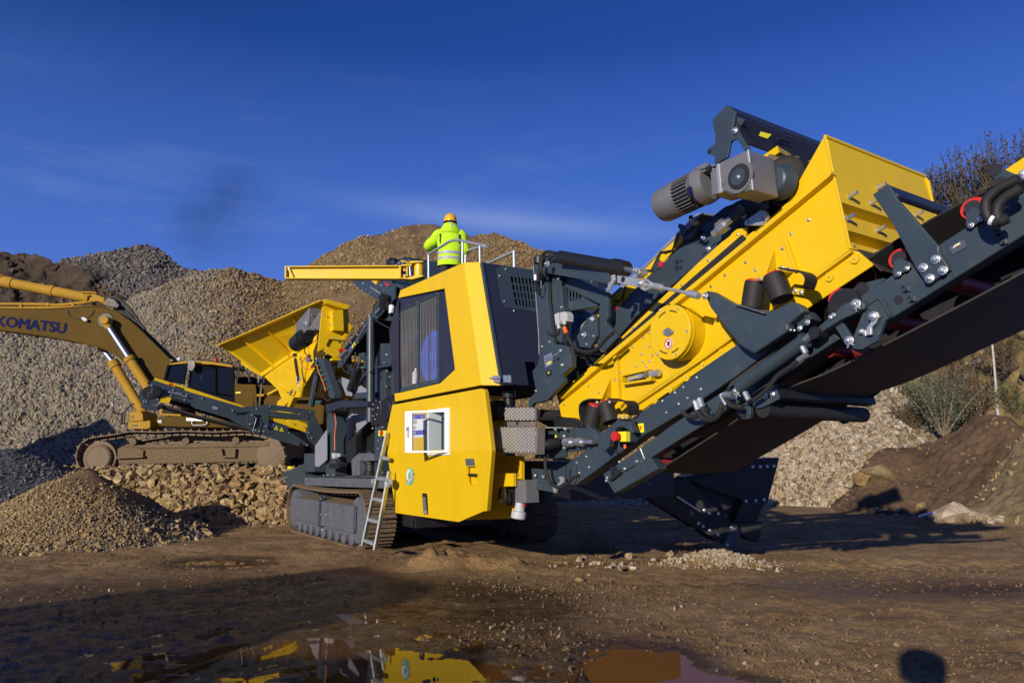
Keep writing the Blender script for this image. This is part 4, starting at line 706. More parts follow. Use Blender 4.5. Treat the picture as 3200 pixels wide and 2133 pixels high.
for z0, yy, (xa, xb, ya, yb), yp in ((Z8, 0, (1262, 1538, 302, 412), 5.0), (Z8, 0, (1105, 1552, 495, 722), 4.98)):
    r_ = 0; y = ya
    while y < yb:
        x = xa + (18 if r_ % 2 else 0)
        while x < xb:
            if not (yp == 4.98 and y > 690 and x < 1250): tm.prism(z0.P([(x-10, y+2), (x+1, y-15), (x+10, y-2), (x-1, y+15)], Y=yp), V(0, -.008, 0))
            x += 36
        r_ += 1; y += 17
part('tread_lozenges', tm, 'tread_steel', st, kind='stuff')
bolts(st, Z8.P([(1552, 545), (1550, 720), (1518, 438)], Y=4.97), r=.022)
part('step_slot', MB().prism(Z8.P([(1358, 420), (1376, 420), (1376, 462), (1358, 462)], Y=5.045), V(0, .01, 0)), 'black_steel', st)

# ---- platform and hand rails, jib, lid of the crusher
pf = part('platform', MB().box((-12.9, 5.2, 4.22), (-9.6, 7.4, 4.27)), 'galvanised', CR)
tr_ = .021
hr = part('hand_rail', MB().tube(bez(Z6.P([(640, 830), (700, 792), (820, 720), (940, 645), (985, 625), (1050, 614), (1120, 616), (1150, 622)], Y=5.05), 4)+Z6.P([(1400, 680), (1488, 700)], Y=5.05), tr_, 10), 'galvanised', CR, smooth=40)
for a, b_ in (((655, 830), (655, 1200)), ((1153, 630), (1153, 1000)), ((1408, 685), (1412, 990))): part('rail_post', MB().cyl(Z6.p(*a, Y=5.05), Z6.p(*b_, Y=5.05), tr_*.92, 10), 'galvanised', hr, smooth=40)
part('rail_clamp', MB().prism(Z6.P([(1430, 668), (1482, 665), (1492, 725), (1432, 718)], Y=5.02), V(0, .06, 0)), 'galvanised', hr, .004)
part('hand_rail', MB().tube(bez(Z6.P([(1195, 990), (1198, 860), (1205, 800), (1245, 765), (1390, 715)], Y=6.6), 5), .027, 10), 'galvanised', CR, smooth=40)
hr3 = part('hand_rail', MB().cyl(Z6.p(1530, 955, Y=6.9), Z6.p(1912, 778, Y=6.9), .03, 10), 'galvanised', CR, smooth=40); part('rail_post', MB().cyl(Z6.p(1910, 772, Y=6.9), Z6.p(1915, 1040, Y=6.9), .03, 10), 'galvanised', hr3, smooth=40)
DJ = 12.45
jw = lambda z, pts: [to_m(z.p(x, y, D=DJ)) for x, y in pts]
a, b_ = jw(Z2, [(988, 120), (2240, 112)]); c, d = jw(Z2, [(990, 240), (2240, 243)]); nb = MY*0; fd = to_m(V(0, 1, 0))
jb = part('jib_beam', MB().bar(a, b_, .15, .018, V(0, 0, 1)).bar(c, d, .15, .018, V(0, 0, 1)).prism([a, b_, d, c], fd*.012), 'yellow_paint', CR, .003)
part('end_plate', MB().prism([p-fd*.07 for p in jw(Z2, [(985, 118), (1000, 118), (1000, 242), (985, 242)])], fd*.14).prism([p-fd*.05 for p in jw(Z2, [(1015, 150), (1035, 140), (1075, 230), (1055, 232)])], fd*.05), 'yellow_paint', jb, .003); bolts(jb, [p-fd*.06 for p in jw(Z2, [(1026, 141)])], n=-fd, r=.03)
part('jib_knuckle', MB().prism([p-fd*.07 for p in jw(V4, [(1115, 245), (1140, 245), (1140, 400), (1115, 400)])], fd*.14).prism([p-fd*.07 for p in jw(V4, [(1215, 250), (1235, 250), (1235, 385), (1215, 385)])], fd*.14).prism([p-fd*.09 for p in jw(V4, [(1150, 225), (1290, 215), (1295, 240), (1150, 245)])], fd*.18).prism([p-fd*.09 for p in jw(V4, [(1180, 425), (1330, 378), (1460, 378), (1455, 390), (1300, 432)])], fd*.18).prism([p-fd*.12 for p in jw(V4, [(1235, 210), (1280, 180), (1455, 182), (1450, 198), (1300, 212)])], fd*.24), 'yellow_paint', jb, .004)
kp, kq = jw(V4, [(1385, 382), (1385, 195)]); part('jib_post', MB().cyl(kp, kq, .085, 20), 'yellow_paint', jb, smooth=30)
kp, kq = jw(V4, [(1272, 380), (1262, 235)]); part('jib_pin', MB().cyl(kp-fd*.05, kq-fd*.05, .018, 12), 'chrome', jb, smooth=30)
part('jib_label', MB().prism([p-fd*.012 for p in jw(V4, [(1145, 298), (1212, 302), (1212, 345), (1145, 342)])], fd*.005), 'print_navy', jb)
part('jib_lever', MB().tube(jw(V4, [(1130, 160), (1190, 162), (1240, 192)]), .014, 6), 'yellow_paint', jb)
ld = part('crusher_lid', MB().prism(V4.P([(998, 235), (1176, 92), (1176, 720), (1000, 720)], Y=5.95), V(0, 1.7, 0)), 'grey_paint', CR, .01)
bolts(ld, V4.P([(1065, 218), (1115, 186), (1160, 478), (1148, 628)], Y=5.94)+[p for p in V4.P([(1160, 180)], Y=5.94)], r=.035); cx0 = V4.p(1176, 92, Y=5.95).x+.005
bolts(ld, V4.P([(1237, 148), (1350, 166), (1505, 205), (1230, 470)], X=cx0), n=(1, 0, 0), r=.035)
part('lid_motor', MB().lathe(V4.p(985, 190, Y=5.9), V(-.3, 1, 0), [(-.05, .08), (0, .13), (.2, .13)], 14), 'black_plastic', ld, smooth=30)
part('warning_triangle', MB().prism(V4.P([(1040, 612), (1054, 548), (1070, 606)], Y=5.09), V(0, .003, 0)), 'sticker_yellow', fm)
part('side_post', MB().prism(V4.P([(1005, 430), (1175, 520), (1100, 680), (1010, 980), (990, 1000), (850, 980), (870, 900), (1000, 640)], Y=5.12), V(0, .3, 0)), 'grey_paint', fm, .008)

# ---- recirculation conveyor rising behind the frames
ic = part('recirculation_conveyor', MB().prism(V5.P([(800, 978), (806, 905), (1010, 640), (1190, 350), (1330, 130), (1475, -60), (1500, -20), (1500, 130), (1330, 330), (1140, 545), (1000, 740), (860, 965)], Y=4.98), V(0, .04, 0)), 'grey_paint', CR, .004)
part('belt', MB().prism(V5.P([(840, 790), (1478, -20), (1478, 20), (850, 815)], Y=5.02), V(0, 1.3, 0)), 'rubber', ic)
part('far_frame', MB().prism(V5.P([(800, 978), (806, 905), (1190, 350), (1475, -60), (1500, 130), (1140, 545), (860, 965)], Y=6.2), V(0, .04, 0)), 'black_steel', ic)
hdp = part('conveyor_head', MB().prism(V4.P([(452, 455), (478, 400), (560, 400), (1005, 380), (1005, 560), (885, 690), (800, 695), (575, 565)], Y=5.3), V(0, .04, 0)), 'grey_paint', ic, .006)
part('head_guard', MB().prism(V4.P([(690, 410), (815, 410), (785, 490)], Y=5.28), V(0, .02, 0)), 'yellow_paint', hdp); part('head_scraper', MB().prism(V4.P([(815, 405), (860, 405), (840, 455)], Y=5.27), V(0, .02, 0)).prism(V4.P([(900, 450), (985, 495), (970, 525), (915, 490)], Y=5.27), V(0, .02, 0)), 'red_paint', hdp)
part('tension_rod', MB().cyl(V4.p(715, 530, Y=5.25), V4.p(865, 625, Y=5.25), .022, 8), 'zinc', hdp)
bolts(hdp, V4.P([(600, 570), (650, 558), (708, 598), (683, 630), (755, 440), (607, 475), (860, 500), (897, 565)], Y=5.29), r=.03)
for x, y in ((305, 1410), (897, 665)): part('roller_end', MB().lathe(V4.p(x, y, Y=4.96), Y3, [(-.06, .035), (.1, .045)], 12), 'red_paint', ic, smooth=30)
part('tension_rod', MB().cyl(V4.p(275, 1500, Y=4.93), V4.p(365, 1410, Y=4.93), .025, 8).cyl(V4.p(780, 890, Y=4.93), V4.p(850, 810, Y=4.93), .028, 8), 'zinc', ic)
part('drive_motor', MB().lathe(V4.p(905, 730, Y=4.9), V(.6, -.3, 1), [(-.11, .1), (.1, .1), (.12, .06)], 14), 'black_plastic', ic, smooth=30)
part('rope_switch', MB().prism(V4.P([(960, 780), (985, 762), (1008, 790), (990, 880), (958, 895)], Y=4.95), V(0, .05, 0)), 'white_paint', ic, .01)
for pth in ([(800, 720), (755, 800), (755, 880), (800, 910)], [(700, 970), (640, 1100), (560, 1230), (540, 1310)], [(750, 960), (830, 1020), (900, 1060), (975, 1100)]): part('hose', MB().tube(bez(V4.P(pth, Y=4.92)), .014, 6), 'rubber', ic, smooth=40)
bolts(ic, V4.P([(690, 925), (625, 1068), (528, 1188), (450, 1225), (435, 1300), (375, 1315), (605, 1030)], Y=4.97), r=.032)
part('warning_triangle', MB().prism(V4.P([(472, 1340), (482, 1285), (496, 1332)], Y=4.975), V(0, -.003, 0)).prism(V4.P([(445, 1378), (455, 1318), (470, 1362)], Y=4.975), V(0, -.003, 0)), 'sticker_yellow', ic); part('mandatory_sign', MB().prism([V4.p(430+math.cos(t)*10, 1370+math.sin(t)*30, Y=4.975) for t in [k*.52 for k in range(12)]], V(0, -.003, 0)), 'sticker_blue', ic)

# ---- feed hopper
T1, T2 = Z2.p(315, 935, Y=3.8), Z2.p(1420, 455, Y=4.7); F1, F2 = Z2.p(740, 1245, Y=4.85), Z2.p(1440, 770, Y=5.05); mir = lambda p: V(p.x, 12.8-p.y, p.z)
hp = part('feed_hopper', MB().prism([T1, T2, F2, F1], V(0, .03, .02)), 'yellow_paint', CR)
lw = [F1]+Z2.P([(760, 1262), (830, 1325), (900, 1400), (938, 1490), (900, 1520), (888, 1568), (1000, 1590), (1060, 1555), (1110, 1475), (1392, 1000), (1455, 900)], Y=4.95)+[F2]
part('hopper_wall', MB().prism(lw, V(0, .03, 0)), 'yellow_paint', hp)
part('hopper_wall', MB().prism([mir(p) for p in (T1, T2, F2, F1)], V(0, -.03, .02)).prism([mir(p) for p in lw], V(0, -.03, 0)), 'yellow_paint', hp)
part('hopper_floor', MB().prism([F1+V(.2, .1, -.5), F2+V(0, .1, -.6), mir(F2)+V(0, -.1, -.6), mir(F1)+V(.2, -.1, -.5)], V(0, 0, -.05)), 'yellow_paint', hp)
part('hopper_lip', MB().prism([T1, T2, T2+V(0, -.16, -.03), T1+V(.1, -.16, -.03)], V(0, 0, -.02)), 'yellow_paint', hp)
part('hopper_lip', MB().bar(T1, F1, .05, .07), 'yellow_paint', hp, .01)
fn = (T2-T1).cross(F1-T1).normalized(); fn = fn if fn.y < 0 else -fn
for t0 in (.22, .47, .72):
    a, b_ = T1.lerp(T2, t0), F1.lerp(F2, t0+.02); part('hopper_rib', MB().prism([a, b_, b_+fn*.10, a.lerp(b_, .2)+fn*.06], V(.02, 0, 0)), 'yellow_paint', hp)
part('hopper_rib', MB().bar(F1, F2, .10, .13), 'yellow_paint', hp, .01)
for pts in ([(1190, 930), (1230, 1000), (1130, 1480), (1090, 1480)], [(900, 1130), (930, 1120), (1110, 1320), (1080, 1330)], [(780, 1265), (800, 1255), (1000, 1420), (985, 1432)]): part('hopper_rib', MB().prism(Z2.P(pts, Y=4.90), V(0, .05, 0)), 'yellow_paint', hp, .004)
part('hopper_apron', MB().prism(Z2.P([(508, 1085), (740, 1245), (700, 1250), (690, 1240), (515, 1135)], Y=4.9), V(0, 3, 0)), 'yellow_paint', hp)
XE = V5.p(750, 270, Y=4.85).x
def EP(pts, X=None): return V5.P(pts, X=XE if X is None else X)
he = part('hopper_end', MB().prism(EP([(738, 268), (872, 265), (882, 525), (752, 516)], XE+.1), V(-.6, 0, 0)).prism(EP([(615, 230), (690, 195), (860, 215), (935, 260), (945, 430), (890, 640), (705, 620), (640, 740), (560, 780)], XE-.05), V(-.03, 0, 0)), 'yellow_paint', hp, .006)
part('hopper_flange', MB().prism(EP([(640, 150), (680, 135), (940, 205), (948, 235), (905, 262), (660, 185)], XE+.12), V(-.3, 0, 0)).prism(EP([(935, 430), (985, 470), (890, 640), (850, 635)], XE), V(.03, 0, 0)), 'yellow_paint', hp, .006)
part('hopper_chute', MB().prism(EP([(700, 625), (870, 642), (845, 745), (668, 715)], XE-.1), V(-.05, 0, 0)).prism(EP([(630, 772), (665, 715), (842, 742), (815, 830), (780, 872), (722, 822)], XE+.05), V(-.03, 0, 0)), 'yellow_paint', hp, .006)
bolts(he, EP([(908, 228), (740, 612), (803, 618), (880, 632), (900, 600), (920, 563), (940, 525), (960, 487), (640, 328), (713, 440)], XE+.0), n=(1, 0, 0), r=.035)
g0 = V5.p(455, 235, Y=4.42); gw = V5.p(615, 240, X=g0.x).y-g0.y; gz = g0.z-V5.p(470, 505, X=g0.x).z; gl = .85
gbx = part('hopper_gearbox', MB().prism([g0, g0+V(0, gw, 0), g0+V(0, gw, -gz), g0+V(-.1, 0, -gz), g0+V(-.1, 0, -gz)][:4], V(-gl, 0, -.18)), 'cast_grey', hp, .02)
part('gearbox_shaft', MB().lathe(V5.p(425, 440, Y=4.44), V(0, -1, 0), [(-.02, .13), (.03, .13), (.03, .08), (.06, .08), (.06, .03), (.09, .03)], 18), 'zinc', gbx, smooth=30); bolts(gbx, EP([(480, 325), (605, 328), (485, 478), (607, 490)], g0.x+.005), n=(1, 0, 0), r=.03)
part('gearbox_bracket', MB().prism(V5.P([(265, 495), (440, 235), (455, 500)], Y=4.8), V(0, .03, 0)), 'yellow_paint', gbx)
part('torque_arm', MB().prism(EP([(635, 560), (665, 360), (700, 440), (695, 510), (650, 570)], g0.x-.2), V(-.1, 0, 0)), 'black_plastic', gbx, .01)
mp = V5.p(430, 585, Y=4.5); md = (V5.p(320, 665, Y=4.45)-mp).normalized(); part('hopper_motor', MB().lathe(mp, md, [(0, .15), (.12, .15), (.12, .19), (.3, .19), (.3, .17), (.55, .17), (.6, .12)], 20), 'black_plastic', gbx, smooth=30)
hc = part('hydraulic_cylinder', MB().cyl(V5.p(325, 1130, Y=4.75), V5.p(285, 870, Y=4.75), .035, 12).cyl(V5.p(280, 830, Y=4.75), V5.p(278, 810, Y=4.75), .05, 12), 'black_plastic', hp, smooth=30); part('piston_rod', MB().cyl(V5.p(285, 870, Y=4.75), V5.p(279, 820, Y=4.75), .02, 8), 'chrome', hc, smooth=30)
part('cylinder_fittings', MB().cyl(V5.p(345, 1090, Y=4.72), V5.p(343, 1130, Y=4.72), .018, 8).cyl(V5.p(305, 1080, Y=4.72), V5.p(303, 1180, Y=4.72), .012, 8).tube(bez(V5.P([(330, 1140), (325, 1200), (345, 1240), (330, 1260)], Y=4.72)), .008, 6), 'zinc', hc)
bolts(hp, V5.P([(335, 805), (225, 893), (108, 1185), (640, 328)], Y=4.93), r=.03); part('lock_lever', MB().cyl(V5.p(225, 1300, Y=4.85), V5.p(250, 1245, Y=4.85), .035, 10), 'zinc', hp, smooth=30)
part('junction_box', MB().prism(V5.P([(422, 815), (445, 810), (445, 855), (470, 870), (455, 900), (410, 905)], Y=4.75), V(0, .06, 0)), 'zinc', hp, .005)
part('hopper_foot', MB().prism(V5.P([(60, 1410), (75, 1390), (120, 1370), (190, 1300), (265, 1335), (210, 1455), (180, 1460), (200, 1390), (150, 1440), (100, 1445), (65, 1440)], Y=4.85), V(0, .12, 0)).prism(V5.P([(60, 1480), (210, 1500), (215, 1530), (70, 1510)], Y=4.9), V(0, .1, 0)), 'yellow_paint', hp, .004)

# ---- side conveyor swung out towards the front left
C0, C1 = at(948, 1400, Y=5.0), at(448, 1222, Y=1.72)          # its foot at the chassis, its head over the small heap
n_sc = (C1-C0).cross(V(0, 0, 1)); n_sc.z = 0; n_sc.normalize(); n_sc = n_sc if n_sc.x > 0 else -n_sc
def SP(z, pts, off=0.0): return [p+n_sc*off for p in PP(z, pts, C0, n_sc)]
sc = part('side_conveyor', MB().prism(SP(Z3, [(805, 480), (825, 420), (935, 290), (1330, 420), (1920, 590), (1990, 600), (2060, 640), (2350, 740), (2350, 860), (2470, 920), (2470, 985), (2340, 950), (2050, 860), (1900, 795), (1740, 700), (1720, 690), (1380, 590), (1310, 540), (1020, 480), (985, 540), (900, 560), (805, 515)]), -n_sc*.05), 'grey_paint', CR, .004)
part('far_frame', MB().prism(SP(Z3, [(805, 480), (935, 290), (1920, 590), (2340, 740), (2340, 900), (1900, 795), (1720, 690), (1020, 480)], -.62), -n_sc*.05), 'grey_paint', sc)
part('belt_guard', MB().prism(SP(Z3, [(945, 288), (960, 265), (1340, 380), (1960, 585), (1925, 592), (1330, 420)], -.06), -n_sc*.02), 'yellow_paint', sc, .003)
part('belt_guard', MB().prism(SP(Z3, [(2140, 648), (2352, 700), (2560, 790), (2560, 850), (2350, 775), (2140, 700)], .012), -n_sc*.02).prism(SP(Z4, [(205, 795), (405, 870), (435, 905), (405, 970), (320, 945), (185, 860)], .03), -n_sc*.02), 'yellow_paint', sc, .003)
part('belt_guard', MB().prism(SP(Z3, [(1010, 480), (1050, 455), (1125, 480), (1100, 535), (1010, 525)], .03), -n_sc*.02), 'yellow_paint', sc)
part('belt', MB().prism(SP(Z3, [(900, 300), (1000, 310), (2300, 740), (2300, 765)], -.06), -n_sc*.56).prism(SP(Z3, [(1020, 540), (1450, 670), (1960, 800), (1960, 815), (1450, 690), (1020, 565)], -.02), -n_sc*.6), 'belt_rubber', sc)
part('head_drum', MB().lathe(SP(Z3, [(890, 425)])[0], -n_sc, [(-.02, .13), (.64, .13)], 18), 'rubber', sc, smooth=30)
part('drive_cover', MB().lathe(SP(Z3, [(968, 420)], .02)[0], n_sc, [(-.05, .12), (.05, .12), (.06, .09), (.09, .08)], 18), 'black_plastic', sc, smooth=30)
part('tension_rod', MB().cyl(SP(Z3, [(1105, 420)], .05)[0], SP(Z3, [(1290, 470)], .05)[0], .018, 8).cyl(SP(Z3, [(1170, 430)], .05)[0], SP(Z3, [(1230, 445)], .05)[0], .03, 8), 'zinc', sc)
part('rubber_strip', MB().prism(SP(Z3, [(1000, 440), (1120, 470), (1310, 525), (1290, 545), (1000, 465)], .015), n_sc*.015), 'black_plastic', sc)
part('scraper_arm', MB().bar(SP(Z3, [(810, 555)], .03)[0], SP(Z3, [(975, 600)], .03)[0], .05, .09), 'grey_paint', sc, .005); part('roller_tube', MB().cyl(SP(Z3, [(1003, 572)], .03)[0], SP(Z3, [(1003, 572)], -.6)[0], .05, 14), 'black_plastic', sc, smooth=30)
part('lamp', MB().prism(SP(Z3, [(1098, 325), (1148, 338), (1145, 355), (1098, 345)], .01), n_sc*.06), 'red_paint', sc)
for a, b_ in (((1755, 612), (2000, 592)), ((2000, 595), (2150, 572)), ((2150, 575), (2620, 640)), ((2060, 640), (2560, 690))): part('link_arm', MB().bar(SP(Z3, [a], .06)[0], SP(Z3, [b_], .06)[0], .025, .12), 'grey_paint', sc, .006)
part('hinge_plate', MB().prism(SP(Z3, [(1905, 650), (1950, 625), (2010, 600), (2080, 570), (2150, 560), (2165, 600), (2140, 640), (2140, 780), (2100, 800), (2065, 660), (1990, 660), (1985, 760), (1940, 785), (1905, 770)], .05), n_sc*.03), 'grey_paint', sc, .006)
part('hinge_plate', MB().prism(SP(Z4, [(435, 700), (490, 720), (620, 980), (650, 1070), (600, 1110), (520, 1150), (440, 1080), (405, 1000), (425, 960)], .03), n_sc*.03), 'grey_paint', sc, .006)
part('strut', MB().bar(SP(Z4, [(195, 985)], .05)[0], SP(Z4, [(425, 1140)], .05)[0], .03, .07), 'grey_paint', sc, .004)
bolts(sc, SP(Z3, [(920, 350), (1007, 378), (1038, 383), (888, 430), (880, 460), (983, 492), (840, 515), (864, 520), (1108, 418), (1145, 398), (1288, 443), (1120, 455), (1264, 500), (1448, 485)], .012)+SP(Z3, [(1760, 612), (2012, 598), (2150, 572), (1962, 660), (1942, 755), (2112, 775), (2000, 818), (2040, 830), (2083, 832)], .085)+SP(Z4, [(460, 730), (325, 760), (235, 870), (363, 912), (195, 985), (440, 985), (475, 1050), (423, 1137)], .075), n=n_sc, r=.032)
circ = lambda z, cx, cy, rx, ry, off, n=18: SP(z, [(cx+math.cos(2*math.pi*i/n)*rx, cy+math.sin(2*math.pi*i/n)*ry) for i in range(n)], off)
part('mandatory_sign', MB().prism(circ(Z3, 2178, 770, 24, 24, .012), n_sc*.003), 'white_paint', sc); part('mandatory_sign', MB().prism(circ(Z3, 2178, 770, 20, 20, .016), n_sc*.003), 'sticker_blue', sc)
for cx in (2225, 2280):
    y_ = 790+(cx-2225)*.29; t_ = part('warning_triangle', MB().prism(SP(Z3, [(cx-24, y_+18), (cx+22, y_+26), (cx+4, y_-22)], .012), n_sc*.003), 'sticker_yellow', sc); part('warning_mark', MB().prism(SP(Z3, [(cx-9, y_+12), (cx+9, y_+15), (cx+2, y_-5)], .017), n_sc*.002), 'print_black', t_)
part('plate_badge', MB().prism(SP(Z3, [(1560, 565), (1618, 578), (1608, 606), (1553, 592)], .012), n_sc*.003), 'zinc', sc)
part('safety_chain', MB().tube(bez(SP(Z3, [(1975, 680), (2005, 690), (1990, 760), (1970, 830), (1985, 850)], .1)), .008, 6), 'zinc', sc)
# ---- tower that carries the screen
tw = part('tower', MB().prism(K1.P([(207, 240), (250, 205), (335, 198), (350, 600), (400, 1010), (435, 1020), (470, 1060), (480, 1300), (520, 1380), (345, 1568), (205, 1600), (150, 1700), (165, 1560), (235, 1480), (198, 1285), (250, 1220), (268, 1130)], Y=5.30), V(0, .06, 0)), 'grey_paint', CR, .006)
part('tower_rib', MB().prism(K1.P([(345, 260), (470, 350), (500, 640), (520, 700), (480, 1010), (400, 1010), (350, 600)], Y=5.38), V(0, .1, 0)), 'grey_paint', tw, .01)
part('tower_weld', MB().tube(K1.P([(207, 245), (235, 560), (262, 950), (266, 1120)], Y=5.295), .006, 6), 'cast_grey', tw)
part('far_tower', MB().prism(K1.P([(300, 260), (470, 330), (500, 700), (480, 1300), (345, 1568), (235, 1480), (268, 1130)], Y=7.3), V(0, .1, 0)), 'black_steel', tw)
part('tower_cover', MB().prism(K1.P([(450, 1020), (545, 1040), (582, 1150), (580, 1240), (480, 1330)], Y=5.18), V(0, .08, 0)), 'grey_paint', tw, .008)
part('top_beam', MB().bar(K1.p(345, 245, Y=5.36), K1.p(1020, 350, Y=5.15), .16, .20), 'grey_paint', tw, .008)
part('top_strut', MB().bar(K1.p(430, 340, Y=5.5), K1.p(900, 570, Y=5.5), .1, .15).bar(K1.p(505, 665, Y=5.5), K1.p(880, 600, Y=5.6), .1, .13), 'grey_paint', tw, .008)
lb = part('lifting_bar', MB().prism(K1.P([(1030, 345), (1180, 365), (1280, 395), (1300, 425), (1285, 462), (1230, 462), (1030, 420)], Y=5.02), V(0, .08, 0)), 'galvanised', tw, .005)
bolts(lb, K1.P([(1258, 425)], Y=5.01), r=.06); part('bar_hole', MB().lathe(K1.p(1086, 385, Y=5.015), Y3, [(0, .03), (.01, .03)], 14), 'black_steel', lb); part('lock_hook', MB().prism(K1.P([(965, 345), (1000, 335), (1005, 390), (975, 440), (955, 490), (932, 490), (940, 425), (970, 395)], Y=5.0), V(0, .03, 0)), 'galvanised', lb, .005)
hy = part('lifting_cylinder', MB().cyl(K1.p(470, 165, Y=5.1), K1.p(1060, 275, Y=5.1), .078, 18).lathe(K1.p(1050, 273, Y=5.1), K1.p(1110, 285, Y=5.1)-K1.p(1050, 273, Y=5.1), [(-.09, .095), (.0, .095), (.12, .088)], 18), 'black_plastic', tw, smooth=30)
part('cylinder_pipe', MB().cyl(K1.p(450, 135, Y=5.05), K1.p(1000, 238, Y=5.05), .024, 8), 'black_plastic', hy, smooth=30); part('piston_rod', MB().cyl(K1.p(1060, 275, Y=5.1), K1.p(1195, 298, Y=5.1), .032, 12), 'chrome', hy, smooth=30)
part('rod_eye', MB().prism(K1.P([(1185, 262), (1240, 272), (1255, 310), (1240, 340), (1175, 325)], Y=5.0), V(0, .12, 0)).prism(K1.P([(1250, 280), (1290, 285), (1262, 375), (1190, 365), (1185, 345), (1240, 340)], Y=5.12), V(0, .05, 0)), 'galvanised', hy, .008); bolts(hy, K1.P([(1210, 298)], Y=4.99), r=.06); bolts(tw, K1.P([(352, 235)], Y=5.1), r=.075)
part('rope', MB().tube(bez(K1.P([(1290, 420), (1330, 440), (1400, 455), (1470, 468), (1600, 492), (1730, 522), (1830, 540)], Y=5.05)), .017, 8), 'galvanised', lb, smooth=40); part('rope_sleeve', MB().cyl(K1.p(1370, 445, Y=5.05), K1.p(1465, 465, Y=5.05), .035, 10).cyl(K1.p(1730, 522, Y=5.05), K1.p(1830, 545, Y=5.05), .035, 10), 'galvanised', lb, smooth=30)
part('rope_loop', MB().tube(bez(K1.P([(1265, 425), (1300, 390), (1345, 410), (1370, 445), (1320, 485), (1275, 470), (1265, 440)], Y=5.03)), .016, 6), 'galvanised', lb, smooth=40)
part('lug_plate', MB().prism(K1.P([(872, 515), (890, 505), (935, 515), (945, 540), (940, 760), (920, 800), (1040, 945), (905, 1090), (860, 1085), (830, 1010), (850, 720)], Y=5.45), V(0, .05, 0)), 'grey_paint', tw, .006)
part('lug_plate', MB().prism(K1.P([(640, 930), (735, 765), (800, 725), (828, 750), (832, 940), (760, 1060), (650, 1045), (600, 1060), (570, 1110), (560, 1080)], Y=5.40), V(0, .04, 0)), 'grey_paint', tw, .006); bolts(tw, K1.P([(790, 775), (712, 930)], Y=5.39), r=.07); bolts(tw, K1.P([(800, 940), (735, 1020)], Y=5.39), r=.03)
part('lower_housing', MB().prism(K1.P([(520, 1330), (640, 1230), (780, 1190), (780, 1240), (470, 1520), (450, 1568), (430, 1480)], Y=5.7), V(0, .6, 0)).prism(K1.P([(560, 1060), (640, 1130), (780, 1150), (780, 1230), (640, 1260), (580, 1230)], Y=5.6), V(0, .8, 0)), 'black_steel', tw)
sb = part('socket_box', MB().prism(K1.P([(413, 728), (455, 708), (462, 820), (425, 832)], Y=5.2), V(0, .08, 0)).prism(K1.P([(468, 708), (520, 698), (540, 730), (538, 795), (475, 802)], Y=5.18), V(0, .1, 0)), 'pale_plastic', tw, .006); part('socket_gland', MB().cyl(K1.p(455, 830, Y=5.2), K1.p(462, 870, Y=5.2), .022, 10), 'pale_plastic', sb, smooth=30); part('socket_gland', MB().cyl(K1.p(510, 800, Y=5.18), K1.p(520, 830, Y=5.18), .022, 10), 'pale_plastic', sb, smooth=30)
for pth, r_ in (([(460, 870), (450, 915), (410, 935), (370, 925), (350, 900)], .02), ([(518, 830), (530, 900), (570, 990), (640, 1070), (740, 1095), (840, 1060), (920, 970), (995, 905)], .022), ([(430, 130), (350, 115), (300, 150), (270, 250), (255, 330)], .022), ([(415, 160), (330, 160), (290, 220), (285, 300), (265, 330)], .018)): part('hose', MB().tube(bez(K1.P(pth, Y=5.12)), r_, 8), 'rubber', tw, smooth=40)
part('cable_tag', MB().cyl(K1.p(512, 855, Y=5.1), K1.p(534, 915, Y=5.1), .026, 8), 'orange_cable', tw); part('control_module', MB().prism(K1.P([(212, 330), (262, 320), (265, 405), (215, 425)], Y=5.2), V(0, .08, 0)), 'black_plastic', tw, .006); part('module_label', MB().prism(K1.P([(215, 340), (238, 333), (240, 390), (217, 396)], Y=5.195), V(0, -.004, 0)), 'white_paint', tw)
part('valve_cluster', MB().lathe(K1.p(265, 230, Y=5.2), V(0, 0, 1), [(0, .07), (.08, .07), (.1, .05)], 10).cyl(K1.p(230, 420, Y=5.2), K1.p(235, 500, Y=5.2), .025, 8).tube(bez(K1.P([(285, 400), (285, 480), (260, 530), (240, 500)], Y=5.2)), .009, 6), 'black_plastic', tw, smooth=40)
ip = part('rating_plate', MB().prism(K1.P([(313, 1138), (388, 1100), (405, 1215), (328, 1252)], Y=5.295), V(0, -.004, 0)), 'zinc', tw)
q0, q1, q2 = K1.p(345, 1215, Y=5.288), K1.p(392, 1190, Y=5.288), K1.p(340, 1180, Y=5.288); part('plate_logo', MB().prism(K1.P([(340, 1205), (385, 1183), (388, 1200), (343, 1222)], Y=5.289), V(0, -.002, 0)), 'sticker_yellow', ip); text('plate_lettering', 'CE', ip, K1.p(384, 1212, Y=5.289), V(1, 0, -.0), V(0, 0, 1), .04, 'print_black')
for v in (.15, .3, .45): part('plate_line', MB().prism([K1.p(320+v*12, 1150+v*95, Y=5.289), K1.p(384+v*12, 1118+v*95, Y=5.289), K1.p(385+v*12, 1124+v*95, Y=5.289), K1.p(321+v*12, 1156+v*95, Y=5.289)], V(0, -.002, 0)), 'cast_grey', ip)
l2 = part('data_label', MB().prism(K1.P([(335, 1288), (384, 1270), (386, 1316), (338, 1334)], Y=5.295), V(0, -.004, 0)), 'print_black', tw); part('label_logo', MB().prism(K1.P([(350, 1295), (370, 1288), (368, 1298), (356, 1312)], Y=5.289), V(0, -.002, 0)), 'sticker_yellow', l2)
bolts(tw, K1.P([(370, 998), (298, 1042), (236, 1476), (455, 382), (488, 657)], Y=5.29), r=.03); bolts(tw, K1.P([(478, 1085), (495, 1225)], Y=5.17), r=.045)
part('threaded_rod', MB().cyl(K1.p(400, 1138, Y=5.2), K1.p(470, 1100, Y=5.2), .012, 8), 'zinc', tw)

